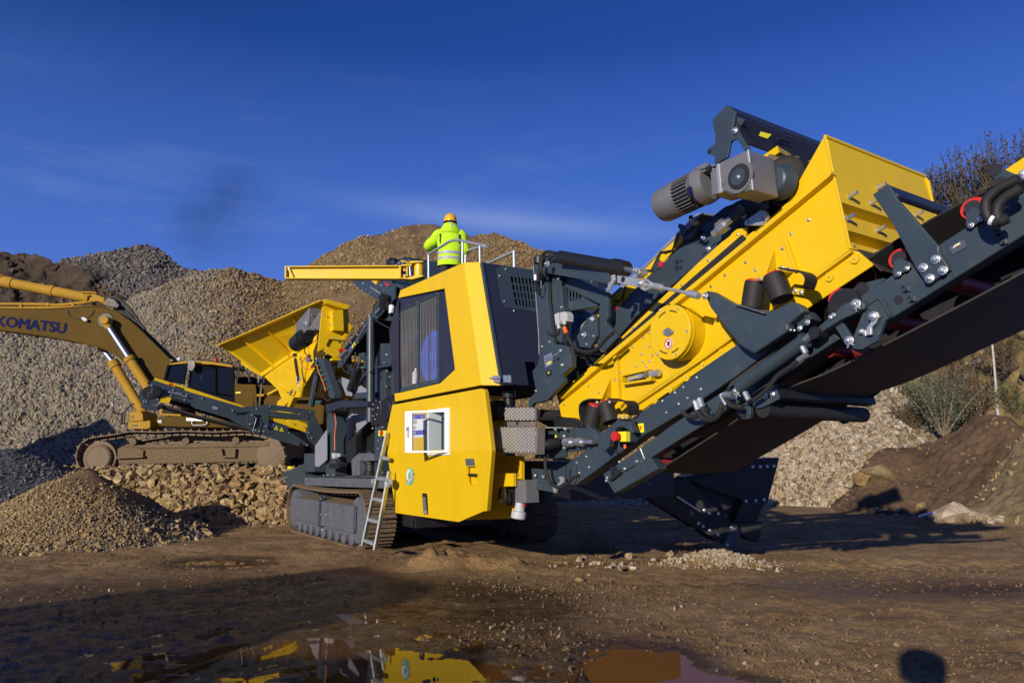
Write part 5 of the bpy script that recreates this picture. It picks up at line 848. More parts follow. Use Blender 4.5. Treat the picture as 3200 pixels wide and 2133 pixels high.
# ---- subframe behind the step, with the belt tail
sf = part('tail_frame', MB().prism(V2.P([(280, 340), (1000, 340), (1000, 600), (650, 640), (660, 690), (520, 715), (280, 715)], Y=5.35), V(0, .04, 0)), 'grey_paint', CR, .006)
part('tail_cover', MB().prism(V2.P([(285, 240), (370, 205), (700, 210), (860, 260), (860, 340), (440, 325)], Y=5.45), V(0, .8, 0)), 'black_steel', sf, .01)
part('tail_rail', MB().prism(V2.P([(310, 328), (595, 328), (595, 342), (310, 342)], Y=5.25), V(0, .2, 0)), 'galvanised', sf); part('rubber_skirt', MB().prism(V2.P([(300, 110), (450, 115), (600, 140), (620, 200), (370, 210), (290, 230)], Y=5.6), V(0, .6, 0)), 'rubber', sf)
part('lower_rail', MB().prism(V2.P([(235, 835), (540, 860), (640, 800), (650, 1000), (500, 1030), (250, 985)], Y=5.3), V(0, .08, 0)).prism(V2.P([(235, 990), (500, 1022), (520, 1130), (235, 1080)], Y=5.28), V(0, .1, 0)), 'grey_paint', sf, .006)
part('tension_rod', MB().cyl(V2.p(660, 515, Y=5.25), V2.p(1000, 510, Y=5.25), .026, 10).cyl(V2.p(650, 515, Y=5.25), V2.p(735, 512, Y=5.25), .055, 8).cyl(V2.p(790, 512, Y=5.25), V2.p(865, 512, Y=5.25), .05, 8), 'zinc', sf)
bolts(sf, V2.P([(640, 438), (640, 580), (342, 355), (536, 355), (653, 350), (440, 685), (340, 690), (287, 920), (387, 935), (290, 410)], Y=5.27), r=.04); hk = part('lock_hook', MB().prism(V2.P([(565, 940), (600, 930), (625, 960), (620, 1010), (560, 1060), (525, 1140), (505, 1125), (490, 1030), (540, 1040), (590, 990)], Y=5.22), V(0, .04, 0)), 'galvanised', sf, .005)
part('hose', MB().tube(bez(V2.P([(425, 530), (412, 600), (405, 720), (420, 880), (460, 990), (520, 1050), (600, 1065), (680, 1020), (750, 950), (820, 925)], Y=5.15)), .021, 8), 'rubber', sf, smooth=40); part('plug_housing', MB().lathe(V2.p(430, 545, Y=5.15), V(.3, 1, .2), [(-.05, .05), (.0, .065), (.15, .065)], 14), 'black_plastic', sf, smooth=30)
tgl = part('warning_triangle', MB().prism(V2.P([(495, 495), (537, 403), (580, 497)], Y=5.345), V(0, -.003, 0)), 'print_black', sf); part('warning_field', MB().prism(V2.P([(503, 490), (537, 414), (572, 492)], Y=5.341), V(0, -.002, 0)), 'sticker_yellow', tgl); part('warning_mark', MB().prism(V2.P([(520, 470), (548, 450), (556, 478), (526, 482)], Y=5.338), V(0, -.002, 0)), 'print_black', tgl)

# ---- vibrating screen box
YS = 5.55
top = [(1744, 1234), (1790, 1192), (1865, 1128), (1996, 1000), (2181, 822), (2301, 717), (2334, 710), (2329, 741), (2385, 700), (2459, 634), (2570, 436), (2577, 428), (2588, 440), (2603, 534), (2657, 775)]
bot = [(2659, 782), (2519, 884), (2200, 1113), (1969, 1269), (1935, 1310), (1843, 1370), (1834, 1366), (1777, 1304), (1754, 1301), (1745, 1250)]
sx = part('screen_box', MB().prism(SRC.P(top+bot, Y=YS), V(0, .025, 0)), 'yellow_paint', CR)
part('far_side_plate', MB().prism([p+V(0, 1.68, 0) for p in SRC.P(top+bot, Y=YS)], V(0, .025, 0)), 'yellow_paint', sx)
part('side_flange', MB().prism(SRC.P([(1746, 1232), (2594, 531), (2598, 541), (2590, 552), (1752, 1246)], Y=YS-.075), V(0, .075, 0)), 'yellow_paint', sx, .005)
part('rubber_seal', MB().prism(SRC.P([(1853, 1140), (2020, 992), (2318, 733), (2329, 742), (2329, 752), (2030, 1003), (1862, 1147)], Y=YS-.012), V(0, .012, 0)), 'rubber', sx)
part('lower_strip', MB().prism(SRC.P([(2659, 782), (2519, 884), (2200, 1113), (1969, 1269), (1960, 1302), (1990, 1292), (2200, 1147), (2525, 962), (2724, 832), (2728, 825), (2682, 786)], Y=YS+.05), V(0, .02, 0)), 'yellow_paint', sx, .004)
part('crease', MB().prism(SRC.P([(2659, 778), (2519, 880), (2200, 1109), (1969, 1265), (1969, 1275), (2200, 1119), (2519, 890), (2659, 788)], Y=YS), V(0, .06, 0)), 'yellow_paint', sx)
# back wall of the chute, folded and facing the discharge end
pr = [K3.p(205, 70, Y=YS+.02), K3.p(235, 190, Y=YS+.02), K3.p(335, 605, Y=YS+.02)]; e_ = pr[2]; pr += [e_+V(-.14, 0, -.10), K3.p(358, 705, Y=YS+.02), K3.p(392, 835, Y=YS+.02), K3.p(392, 835, Y=YS+.02)+V(-.12, 0, -.08), K3.p(408, 930, Y=YS+.02), K3.p(430, 985, Y=YS+.02)]
cm = MB(); WD = 1.66
for i in range(len(pr)-1):
    a, b_ = pr[i], pr[i+1]; cm.prism([a, b_, b_+V(0, WD, 0), a+V(0, WD, 0)], V(-.012, 0, -.004))
part('chute_wall', cm, 'yellow_paint', sx)
part('chute_rim', MB().tube([pr[0], pr[0]+V(0, WD, 0)], .018, 8).tube([K3.p(205, 70, Y=YS), K3.p(410, 985, Y=YS)], .012, 6), 'yellow_paint', sx, smooth=40)
ch_b = [((395, 560), 1), ((575, 615), 1), ((630, 490), 1), ((1045, 770), 2)]
for (x, y), k in ch_b:
    p_ = plane_at(*K3(x, y), pr[1], (pr[2]-pr[1]).cross(V(0, 1, 0))); bolts(sx, [p_+V(.01, 0, 0)], n=(1, -.0, .2), r=.045, name='long_bolt'); part('bolt_shank', MB().cyl(p_, p_+V(.085, 0, .015), .019, 8), 'zinc', sx, smooth=40)
for x, y in ((375, 742), (625, 835), (935, 712)):
    p_ = plane_at(*K3(x, y), pr[4], (pr[5]-pr[4]).cross(V(0, 1, 0))); bolts(sx, [p_+V(.012, 0, 0)], n=(1, 0, .2), r=.045, name='long_bolt'); part('bolt_shank', MB().cyl(p_, p_+V(.08, 0, .015), .019, 8), 'zinc', sx, smooth=40)
bolts(sx, [plane_at(*K3(x, y), pr[7], (pr[8]-pr[7]).cross(V(0, 1, 0)))+V(.01, 0, 0) for x, y in ((432, 960), (600, 1005), (760, 1048))], n=(1, 0, .2), r=.02)
part('rubber_curtain', MB().prism([K3.p(470, 985, Y=YS+.1), K3.p(680, 1165, Y=YS+.1), K3.p(680, 1165, Y=YS+.1)+V(0, 1.5, 0), K3.p(470, 985, Y=YS+.1)+V(0, 1.5, 0)], V(-.02, 0, 0)), 'belt_rubber', sx)
# ribs and gussets on the side plate
part('side_rib', MB().prism(K5.P([(830, 505), (868, 500), (892, 930), (945, 955), (900, 1010), (880, 930)], Y=YS-.05), V(0, .05, 0)), 'yellow_paint', sx, .004)
part('gusset', MB().prism([K5.p(695, 985, Y=YS-.26), K5.p(810, 722, Y=YS), K5.p(812, 925, Y=YS), K5.p(685, 1002, Y=YS-.26)], V(.012, .0, 0)).prism([K5.p(580, 945, Y=YS), K5.p(683, 1003, Y=YS-.2), K5.p(775, 925, Y=YS-.2), K5.p(885, 935, Y=YS)], V(0, 0, -.015)), 'yellow_paint', sx, .003)
part('gusset', MB().prism([K4.p(585, 390, Y=YS-.26), K4.p(685, 85, Y=YS), K4.p(700, 275, Y=YS), K4.p(572, 408, Y=YS-.26)], V(.012, 0, 0)).prism([K4.p(382, 385, Y=YS-.2), K4.p(570, 408, Y=YS-.26), K4.p(720, 290, Y=YS-.2), K4.p(880, 300, Y=YS)], V(0, 0, -.015)), 'yellow_paint', sx, .003)
part('side_rib', MB().prism(K4.P([(775, 0), (800, -10), (905, 300), (880, 300)], Y=YS-.05), V(0, .05, 0)), 'yellow_paint', sx, .004)
ds = K4.P([(0, 650), (10, 590), (0, 560)], Y=YS)
sp_b = K5.P([(1132, 325), (1027, 415), (1190, 415), (1112, 490), (1220, 498), (1268, 490), (1128, 563), (1192, 555), (1066, 605), (1162, 608), (911, 665), (590, 800), (693, 868), (357, 987), (852, 740), (815, 548), (660, 680), (1028, 232), (817, 418), (1255, 28), (620, 596)], Y=YS-.004)
bolts(sx, sp_b, r=.026); bolts(sx, K4.P([(445, 68), (407, 217), (506, 291), (203, 344), (66, 453), (770, 82), (595, 612), (40, 200)], Y=YS-.004), r=.026)
bolts(sx, V3.P([(1645, 672), (1490, 797), (1412, 932), (1118, 918), (1352, 724), (1083, 1052), (1171, 1120), (898, 1167), (773, 1268), (1250, 1413), (1012, 803), (750, 1038), (511, 1253), (286, 1453)], Y=YS-.004), r=.026); bolts(sx, K3.P([(70, 748), (110, 1130)][:1], Y=YS-.004), r=.03)
bolts(sx, K4.P([(1483, 183), (1232, 360), (180, 1100), (5, 1225)], Y=YS+.04)+K5.P([(1727, 600), (1558, 717), (1395, 830), (1245, 938), (1098, 1042)], Y=YS+.04), r=.028)
for p_ in K4.P([(1483, 183), (1232, 360), (180, 1100)], Y=YS+.045)+K5.P([(1727, 600), (1558, 717), (1395, 830), (1245, 938), (1098, 1042)], Y=YS+.045): part('washer', MB().lathe(p_, V(0, -1, 0), [(-.01, .042), (.012, .042)], 12), 'yellow_paint', sx)
# drum cover over the vibrator
dc = K1.p(1540, 900, Y=5.33); RD = (K1.p(1540, 628, Y=5.33).z-K1.p(1540, 1174, Y=5.33).z)/2
dr_ = part('vibrator_cover', MB().lathe(dc, Y3, [(0, RD), (.22, RD)], 48), 'yellow_paint', sx, .008, smooth=30)
part('cover_rim', MB().lathe(dc+V(0, .05, 0), Y3, [(0, RD+.006), (.012, RD+.006)], 48), 'yellow_paint', dr_, smooth=30)
bolts(dr_, K1.P([(1450, 686), (1633, 672), (1716, 890), (1608, 1117), (1426, 1117), (1350, 905)], Y=5.328), r=.026)
part('hub_plate', MB().prism(K1.P([(1475, 900), (1495, 880), (1530, 856), (1565, 875), (1582, 885), (1582, 915), (1535, 945), (1490, 925)], Y=5.325), V(0, -.008, 0)), 'cast_grey', dr_); bolts(dr_, K1.P([(1487, 905), (1570, 895)], Y=5.315), r=.024)
for a0, a1 in ((100, 128), (58, 84), (-82, -56), (-128, -100)):
    pts = [dc+V(math.cos(R(a))*RD*.76, -.004, math.sin(R(a))*RD*.76) for a in np.linspace(a0, a1, 7)]; part('slot', MB().tube(pts, .006, 6), 'print_black', dr_)
pc = K1.p(1535, 1015, Y=5.326); disc = lambda r, off, n=24: [pc+V(math.cos(2*math.pi*i/n)*r, -off, math.sin(2*math.pi*i/n)*r) for i in range(n)]
ps = part('prohibition_sign', MB().prism(disc(.057, .0), V(0, -.002, 0)), 'white_paint', dr_); part('sign_ring', MB().prism(holed(disc(.053, .004), disc(.043, .004)), V(0, -.002, 0)), 'print_red', ps)
part('sign_hand', MB().prism([pc+V(x, -.004, z) for x, z in ((-.012, -.022), (.006, -.026), (.018, -.008), (.024, .010), (.018, .008), (.016, .026), (.010, .028), (.009, .008), (.004, .030), (-.002, .028), (.0, .006), (-.01, .024), (-.014, .018), (-.006, .0), (-.02, .006))], V(0, -.002, 0)), 'print_black', ps); part('sign_bar', MB().prism([pc+V(x, -.007, z) for x, z in ((-.036, .032), (-.031, .037), (.036, -.032), (.031, -.037))], V(0, -.002, 0)), 'print_red', ps)
# screen tensioner
tn = part('tensioner_box', MB().prism(K5.P([(905, 700), (1155, 640), (1210, 660), (1200, 745), (1160, 740), (1150, 655), (925, 705), (925, 770), (1180, 730), (1200, 750), (920, 792)], Y=YS-.09), V(0, .09, 0)), 'yellow_paint', sx, .003)
part('tensioner_slide', MB().prism(K5.P([(972, 715), (1100, 680), (1108, 722), (978, 752)], Y=YS-.08), V(0, .05, 0)), 'galvanised', tn, .003); part('slide_slot', MB().prism(K5.P([(988, 722), (1075, 700), (1078, 712), (990, 733)], Y=YS-.083), V(0, .01, 0)), 'yellow_paint', tn); part('tensioner_rod', MB().cyl(K5.p(1105, 702, Y=YS-.06), K5.p(1190, 690, Y=YS-.06), .022, 10).cyl(K5.p(1188, 690, Y=YS-.06), K5.p(1285, 672, Y=YS-.06), .04, 6), 'galvanised', tn); part('rusty_nut', MB().cyl(K5.p(1165, 688, Y=YS-.06), K5.p(1205, 685, Y=YS-.06), .052, 10), 'steel_mud', tn)
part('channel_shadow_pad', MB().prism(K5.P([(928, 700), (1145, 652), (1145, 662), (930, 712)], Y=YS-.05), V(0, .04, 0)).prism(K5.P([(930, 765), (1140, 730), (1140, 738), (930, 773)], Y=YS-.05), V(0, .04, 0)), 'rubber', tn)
# springs, their brackets and rubber guards
def spring(a, b_, r):
    s_ = part('rubber_spring', MB().lathe(a, b_-a, [(0, r*.92), (.01, r), ((b_-a).length*.3, r*1.03), ((b_-a).length*.7, r*1.03), ((b_-a).length-.01, r)], 20), 'rubber', sx, smooth=30); part('spring_cap', MB().lathe(a, a-b_, [(-.012, r*.95), (.008, r*.9), (.02, r*.6)], 18), 'red_paint', s_, smooth=30)
spring(K4.p(505, 405, Y=5.28), K4.p(465, 670, Y=5.28), .092); spring(K4.p(680, 350, Y=5.28), K4.p(770, 590, Y=5.28), .098)
spring(K5.p(660, 990, Y=5.28), K5.p(615, 1200, Y=5.28), .088); spring(K5.p(758, 970, Y=5.28), K5.p(815, 1165, Y=5.28), .088)
b1 = part('spring_bracket', MB().prism(K4.P([(0, 520), (25, 495), (75, 505), (300, 635), (590, 725), (850, 600), (940, 640), (980, 700), (900, 760), (820, 830), (830, 880), (780, 915), (490, 1110), (405, 1068), (330, 1010), (60, 660)], Y=5.16), V(0, .10, 0)), 'grey_paint', CR, .015)
part('bracket_seat', MB().prism([K4.p(300, 632, Y=5.12), K4.p(590, 722, Y=5.12), K4.p(590, 722, Y=5.12)+V(0, .36, 0), K4.p(300, 632, Y=5.12)+V(0, .36, 0)], V(0, 0, .012)), 'dusty_grey_paint', b1); bolts(b1, K4.P([(15, 548)], Y=5.11), r=.06)
part('bracket_plate', MB().prism(K4.P([(905, 780), (985, 690), (1050, 770), (920, 895)], Y=5.25), V(0, .04, 0)), 'grey_paint', b1, .004); bolts(b1, K4.P([(985, 725), (1015, 805), (940, 862)], Y=5.24), r=.045); bolts(b1, K4.P([(848, 880), (885, 884)], Y=5.11), r=.02)
b2 = part('spring_bracket', MB().prism(K5.P([(558, 1185), (580, 1180), (690, 1262), (720, 1262), (880, 1128), (985, 1120), (1030, 1250), (1020, 1262), (930, 1200), (870, 1210), (800, 1330), (790, 1398), (745, 1450), (660, 1340), (610, 1300)], Y=5.18), V(0, .08, 0)), 'grey_paint', CR, .012)
for z, pth, pl, bp in ((K5, [(775, 928), (850, 950), (930, 955), (970, 1000), (968, 1078)], [(878, 1078), (972, 1078), (970, 1125), (873, 1118)], [(900, 1098), (952, 1103)]), (K4, [(720, 280), (850, 300), (940, 320), (985, 380), (960, 470)], [(880, 465), (972, 478), (965, 540), (860, 525)], [(897, 498), (953, 512)])):
    pts = [z.p(x, y, Y=5.16) for x, y in pth]; pts = bez(pts, 5); part('rubber_guard', MB().quads([[p, p+V(0, .16, 0), p+V(.012, .16, .012), p+V(.012, 0, .012)] for p in pts], True), 'rubber', sx, smooth=50)
    part('guard_clamp', MB().prism(z.P(pl, Y=5.11), V(0, .02, 0)), 'yellow_paint', sx, .003); bolts(sx, z.P(bp, Y=5.105), r=.033)
pts = bez(K5.P([(690, 935), (600, 935), (530, 965), (502, 1020), (515, 1130), (560, 1165)], Y=5.28), 5); part('rubber_guard', MB().quads([[p, p+V(0, .2, 0), p+V(-.012, .2, .012), p+V(-.012, 0, .012)] for p in pts], True), 'rubber', sx, smooth=50)
bolts(sx, K5.P([(543, 1108), (598, 958), (735, 1135)], Y=5.5)+K5.P([(678, 962), (800, 958)], Y=5.2)+K4.P([(545, 380), (768, 272), (828, 285)], Y=5.2), r=.034)

# ---- return conveyor over the screen with its drive
rt = part('return_conveyor', MB().prism([at(*q, Y=5.64) for q in [K1(905, 800), K1(940, 770), V3(0, 1395), V3(200, 1190), V3(410, 1000), V3(640, 800), V3(760, 690), V3(1000, 510), V3(1260, 420), V3(1300, 560), V3(1090, 745), V3(1000, 770), V3(660, 1060), V3(100, 1540), K1(1040, 950), K1(890, 1062), K1(830, 1090)]], V(0, .05, 0)), 'grey_paint', CR, .006)
part('belt_guard', MB().prism([at(*q, Y=5.72) for q in [K1(545, 1062), K1(700, 870), K1(845, 690), K1(960, 585), V3(60, 1235), V3(180, 1120), V3(330, 965), V3(530, 790), V3(560, 820), V3(405, 990), V3(200, 1195), V3(60, 1325), K1(1090, 630), K1(910, 805), K1(700, 975), K1(560, 1075)]], V(0, .02, 0)), 'yellow_paint', rt)
part('canvas_skirt', MB().prism([at(*q, Y=5.76) for q in [K1(540, 1005), K1(690, 820), K1(830, 680), K1(950, 560), K1(1260, 275), V3(165, 1100), V3(440, 825), V3(640, 625), V3(700, 610), V3(540, 800), V3(330, 985), V3(180, 1135), K1(970, 615), K1(845, 715), K1(560, 1040)]], V(0, .02, 0)), 'canvas', rt)
part('canvas_roof', MB().prism([K1.p(540, 1005, Y=5.76), V3.p(690, 610, Y=5.76), V3.p(690, 610, Y=5.76)+V(0, 1.2, .1), K1.p(540, 1005, Y=5.76)+V(0, 1.2, .1)], V(0, 0, -.02)), 'canvas', rt)
for pth in ([(255, 1130), (330, 950)], [(330, 965), (430, 945), (490, 800)], [(180, 1120), (245, 1130), (270, 1070)]): part('elastic_cord', MB().tube(V3.P(pth, Y=5.70), .010, 6), 'rubber', rt)
for pth in ([(990, 600), (1075, 598), (1110, 450)], [(1300, 295), (1365, 295), (1450, 120)], [(1490, 125), (1570, 100), (1605, 10)], [(630, 990), (660, 880)]): part('elastic_cord', MB().tube(K1.P(pth, Y=5.70), .010, 6), 'rubber', rt)
for pts, rp in (([(1395, 340), (1405, 250), (1450, 190), (1470, 240), (1475, 280)], (1467, 240)), ([(945, 755), (955, 680), (1000, 630), (1015, 680)], (1018, 678))): part('roller_bracket', MB().prism(K1.P(pts, Y=5.66), V(0, -.02, 0)), 'grey_paint', rt); part('roller_end', MB().lathe(K1.p(*rp, Y=5.65), Y3, [(-.02, .035), (.3, .035)], 10), 'red_paint', rt)
part('belt_lug', MB().prism(K1.P([(1475, 280), (1440, 210), (1490, 215), (1545, 170), (1540, 215)], Y=5.68), V(0, -.015, 0)).prism(K1.P([(1000, 620), (1020, 660), (1090, 590), (1085, 625), (1035, 690)], Y=5.68), V(0, -.015, 0)), 'yellow_paint', rt)
part('lug', MB().prism(V3.P([(478, 730), (490, 708), (515, 715), (560, 770), (520, 840), (505, 790)], Y=5.55), V(0, .03, 0)).prism(V3.P([(510, 845), (640, 755), (650, 770), (600, 830), (520, 860)], Y=5.56), V(0, .1, 0)), 'grey_paint', rt, .004)
for x, y in ((707, 835), (755, 935), (1075, 640), (1215, 502)): bolts(rt, V3.P([(x, y)], Y=5.63), r=.055)
for a, b_ in (((655, 890), (770, 785)), ((705, 985), (825, 870))): part('slot', MB().tube(V3.P([a, b_], Y=5.638), .008, 6), 'print_black', rt)
for x, y, r_ in ((472, 1050, .03), (510, 1043, .022), (467, 1107, .03), (503, 1098, .022)): part('hole', MB().lathe(V3.p(x, y, Y=5.636), Y3, [(0, r_), (.01, r_)], 14), 'print_black', rt)
bolts(rt, K1.P([(1660, 438), (1412, 655), (1186, 858), (975, 1047), (776, 1222)], Y=YS-.004), r=.022)
part('belt_tensioner', MB().cyl(V3.p(795, 805, Y=5.45), V3.p(960, 660, Y=5.45), .035, 10).cyl(V3.p(850, 755, Y=5.45), V3.p(905, 710, Y=5.45), .07, 8), 'zinc', rt, smooth=30); part('tension_arm', MB().bar(V3.p(965, 650, Y=5.47), V3.p(1075, 560, Y=5.5), .05, .1), 'grey_paint', rt, .006)
part('side_bracket', MB().prism(V3.P([(1072, 700), (1090, 675), (1220, 585), (1260, 600), (1280, 640), (1275, 665), (1230, 725), (1075, 722)], Y=5.45), V(0, .04, 0)), 'galvanised', rt, .004); bolts(rt, V3.P([(1095, 690), (1220, 665), (1257, 645)], Y=5.44), r=.03)
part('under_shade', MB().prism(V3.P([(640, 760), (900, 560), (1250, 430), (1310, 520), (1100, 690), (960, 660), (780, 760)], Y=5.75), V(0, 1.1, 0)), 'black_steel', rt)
# gearbox, motor, head drum
YG = 5.0
gx_ = part('drive_gearbox', MB().prism(V3.P([(825, 178), (870, 155), (1075, 62), (1105, 45), (1148, 410), (950, 458), (900, 420), (838, 440)], Y=YG), V(0, .36, 0)), 'cast_grey', CR, .018)
part('gearbox_step', MB().prism(V3.P([(765, 255), (830, 190), (850, 440), (780, 460)], Y=YG+.04), V(0, .28, 0)), 'cast_grey', gx_, .012)
part('gearbox_flange', MB().lathe(V3.p(1024, 292, Y=YG-.002), V(0, -1, 0), [(0, .155), (.012, .15), (.012, .12)], 28), 'cast_grey', gx_, smooth=30); part('seal_ring', MB().lathe(V3.p(1024, 292, Y=YG-.012), V(0, -1, 0), [(0, .118), (.012, .112), (.013, .085)], 28), 'rubber', gx_, smooth=30); part('shaft_end', MB().lathe(V3.p(1020, 294, Y=YG-.02), V(0, -1, 0), [(0, .078), (.01, .078)], 24), 'grey_paint', gx_, smooth=30); bolts(gx_, V3.P([(1017, 294)], Y=YG-.03), r=.036)
part('raised_boss', MB().prism(V3.P([(990, 150), (1025, 130), (1062, 145), (1065, 190), (1090, 220), (1120, 245), (1128, 370), (960, 415), (940, 250), (985, 205)], Y=YG-.001), V(0, -.006, 0)), 'cast_grey', gx_, .004)
part('edge_rib', MB().prism(V3.P([(822, 180), (845, 170), (870, 425), (845, 440)], Y=YG-.01), V(0, .03, 0)).prism(V3.P([(1095, 48), (1108, 45), (1150, 408), (1138, 412)], Y=YG-.006), V(0, .02, 0)), 'galvanised', gx_, .004)
for k in range(3): part('arrow_mark', MB().tube(V3.P([(868+k*20, 345), (885+k*20, 358), (872+k*20, 383)], Y=YG-.002), .007, 5), 'cast_grey', gx_)
for x, y in ((951, 246), (1087, 187), (1100, 350), (966, 407)): part('bolt_hole', MB().lathe(V3.p(x, y, Y=YG-.007), V(0, -1, 0), [(0, .017), (.003, .017)], 10), 'steel_mud', gx_)
mo0, mo1 = V3.p(770, 345, Y=YG+.18), V3.p(360, 545, Y=YG+.18); md = (mo1-mo0).normalized(); ml = (mo1-mo0).length
mt_ = part('drive_motor', MB().lathe(mo0, md, [(-.02, .17), (.04, .185), (.10, .19), (.14, .16), (.16, .145), (ml*.62, .145)], 28), 'cast_grey', gx_, smooth=30)
part('fan_cover', MB().lathe(mo0+md*(ml*.58), md, [(0, .172), (.02, .178), (ml*.40, .178), (ml*.46, .165), (ml*.49, .12), (ml*.5, .02)], 32), 'cast_grey', mt_, smooth=40)
ff = MB(); qx = md.cross(V(0, 0, 1)).normalized(); qz = qx.cross(md)
for k in range(30):
    a = 2*math.pi*k/30; rd_ = qx*math.cos(a)+qz*math.sin(a); ff.bar(mo0+md*.17+rd_*.155, mo0+md*(ml*.6)+rd_*.155, .008, .05, rd_)
part('cooling_fins', ff, 'cast_grey', mt_, kind='stuff')
part('motor_plate', MB().prism([p for p in V3.P([(555, 390), (595, 375), (605, 440), (565, 462)], Y=YG-.02)], V(0, .01, 0)), 'print_navy', mt_, .003)
part('terminal_box', MB().prism(V3.P([(635, 232), (795, 190), (800, 245), (730, 240), (640, 280)], Y=YG+.05), V(0, .24, 0)).prism(V3.P([(618, 215), (720, 165), (805, 182), (800, 200), (640, 235)], Y=YG+.03), V(0, .28, 0)), 'cast_grey', mt_, .012)
part('gland', MB().lathe(V3.p(765, 215, Y=YG+.05), V(0, -1, 0), [(-.02, .035), (.02, .035)], 10), 'black_plastic', mt_); part('motor_cable', MB().tube(bez(V3.P([(595, 640), (600, 690), (640, 715), (665, 690)], Y=YG+.3)), .02, 6), 'rubber', mt_, smooth=40)
br = part('shaft_bearing', MB().prism(V3.P([(1245, 195), (1290, 175), (1420, 220), (1450, 395), (1395, 455), (1370, 430), (1300, 450), (1262, 390)], Y=YG+.46), V(0, .06, 0)).lathe(V3.p(1330, 320, Y=YG+.36), Y3, [(0, .12), (.14, .17)], 20), 'grey_paint', CR, .02, smooth=30); bolts(br, V3.P([(1277, 205), (1367, 362)], Y=YG+.45), r=.055)
part('head_drum', MB().lathe(V3.p(1400, 320, Y=5.62), Y3, [(0, .1), (.02, .235), (1.3, .235)], 28), 'rubber', rt, smooth=30); part('drum_lagging', MB().lathe(V3.p(1395, 322, Y=5.60), Y3, [(0, .20), (.03, .21)], 28), 'belt_rubber', rt, smooth=30)
sl = [V3.p(1500, 230, Y=6.0)+V(random.gauss(-.05, .10), random.uniform(-.3, .6), random.gauss(0, .045)) for _ in range(60)]
for p_ in sl: pass
so = MB()
for p_ in sl: so.lathe(p_, V(random.gauss(0, 1), random.gauss(0, 1), random.gauss(0, 1)), [(-.05, .01), (-.02, .045), (.03, .04), (.05, .01)], 6)
part('soil_on_belt', so, 'dried_mud', rt, kind='stuff')
# canopy over the drive
cp = part('canopy_bracket', MB().prism(K2.P([(885, 298), (895, 280), (1045, 122), (1062, 110), (1080, 115), (1168, 200), (1140, 380), (1175, 395), (1200, 430), (1340, 650), (1275, 665), (1200, 548), (1175, 535), (1130, 545), (1105, 575), (1072, 752), (918, 835), (915, 742), (850, 712), (822, 685), (830, 650), (915, 585), (925, 462), (912, 455)], Y=5.40), V(0, .03, 0)), 'grey_paint', CR, .005); bolts(cp, K2.P([(1165, 428)], Y=5.39), r=.06); part('lug_hole', MB().lathe(K2.p(845, 680, Y=5.395), Y3, [(0, .025), (.01, .025)], 12), 'print_black', cp)
CW = V(0, 1.95, 0); ca, cb_, cc_, cd_ = K2.p(1062, 112, Y=5.43), K2.p(1168, 202, Y=5.43), K2.p(1160, 245, Y=5.43), K2.p(1295, 575, Y=5.43)
part('canopy_roof', MB().prism([ca, cb_, cb_+CW, ca+CW], V(0, 0, -.012)), 'navy_paint', cp); part('canopy_front', MB().prism([cb_, cc_, cc_+CW, cb_+CW], V(-.012, 0, 0)), 'navy_paint', cp); cpan = part('canopy_panel', MB().prism([cc_+V(-.006, 0, .02), cd_, cd_+CW, cc_+V(-.006, 0, .02)+CW], V(-.012, 0, -.005)), 'black_steel', cp)
cn_ = (cd_-cc_).cross(V(0, 1, 0)); cpt = lambda pts, off=.004: [plane_at(*K2(x, y), cd_, cn_)+V(off, 0, 0) for x, y in pts]
part('warning_label', MB().prism(cpt([(1475, 440), (1605, 475), (1555, 525), (1450, 490)]), V(.003, 0, 0)), 'sticker_yellow', cpan); part('handle', MB().tube(cpt([(1645, 545), (1790, 590)], .04), .014, 6), 'black_plastic', cpan); part('canopy_gusset', MB().prism(K2.P([(1165, 245), (1290, 290), (1200, 405), (1140, 380)], Y=5.44), V(0, .02, 0)), 'grey_paint', cp)
part('material_guide', MB().prism([K2.p(1495, 740, Y=5.7), K2.p(1680, 610, Y=5.7), K2.p(1845, 708, Y=6.1), K2.p(1700, 690, Y=5.9)], V(0, .02, -.05)).prism([K2.p(1495, 740, Y=5.7), K2.p(1680, 612, Y=5.7), K2.p(1700, 690, Y=5.7), K2.p(1555, 800, Y=5.7)], V(0, .02, 0)), 'yellow_paint', rt)

# ---- fines conveyor under the screen: beams, folding head, belt
YB = 5.35
fc = part('fines_conveyor', MB().prism([at(*q, Y=YB) for q in [K6(210, 948), K6(300, 878), K6(490, 745), K6(830, 510), K6(1310, 195), K4(0, 1240), K4(330, 1015), K4(700, 740), K4(985, 690), K4(1050, 770), K4(890, 915), K4(490, 1200), K6(1880, 80), K6(1360, 430), K6(950, 672), K6(460, 1035), K6(305, 1147)]], V(0, .16, 0)), 'grey_paint', CR, .012)
for pl in ([(1135, 320), (1285, 215), (1335, 345), (1200, 445)], [(1320, 190), (1490, 80), (1555, 205), (1410, 305)], [(215, 950), (400, 960), (450, 985), (350, 1030)]): pass
for pl, bt in (([(1110, 335), (1285, 218), (1340, 352), (1190, 448)], [(1160, 320), (1283, 240), (1320, 350), (1199, 434)]), ([(1325, 195), (1495, 75), (1560, 205), (1395, 315)], [(1365, 183), (1495, 92), (1537, 207), (1407, 294)])): pt = part('cover_plate', MB().prism(K6.P(pl, Y=YB-.006), V(0, .008, 0)), 'grey_paint', fc, .003); bolts(pt, K6.P(bt, Y=YB-.008), r=.026)
part('end_bracket', MB().prism(K6.P([(218, 940), (300, 935), (312, 960), (310, 1100), (285, 1145), (215, 1115)], Y=YB-.02), V(0, .03, 0)), 'grey_paint', fc, .006); part('bracket_slot', MB().prism(K6.P([(245, 985), (268, 985), (262, 1090), (245, 1085)], Y=YB-.023), V(0, .01, 0)), 'print_black', fc)
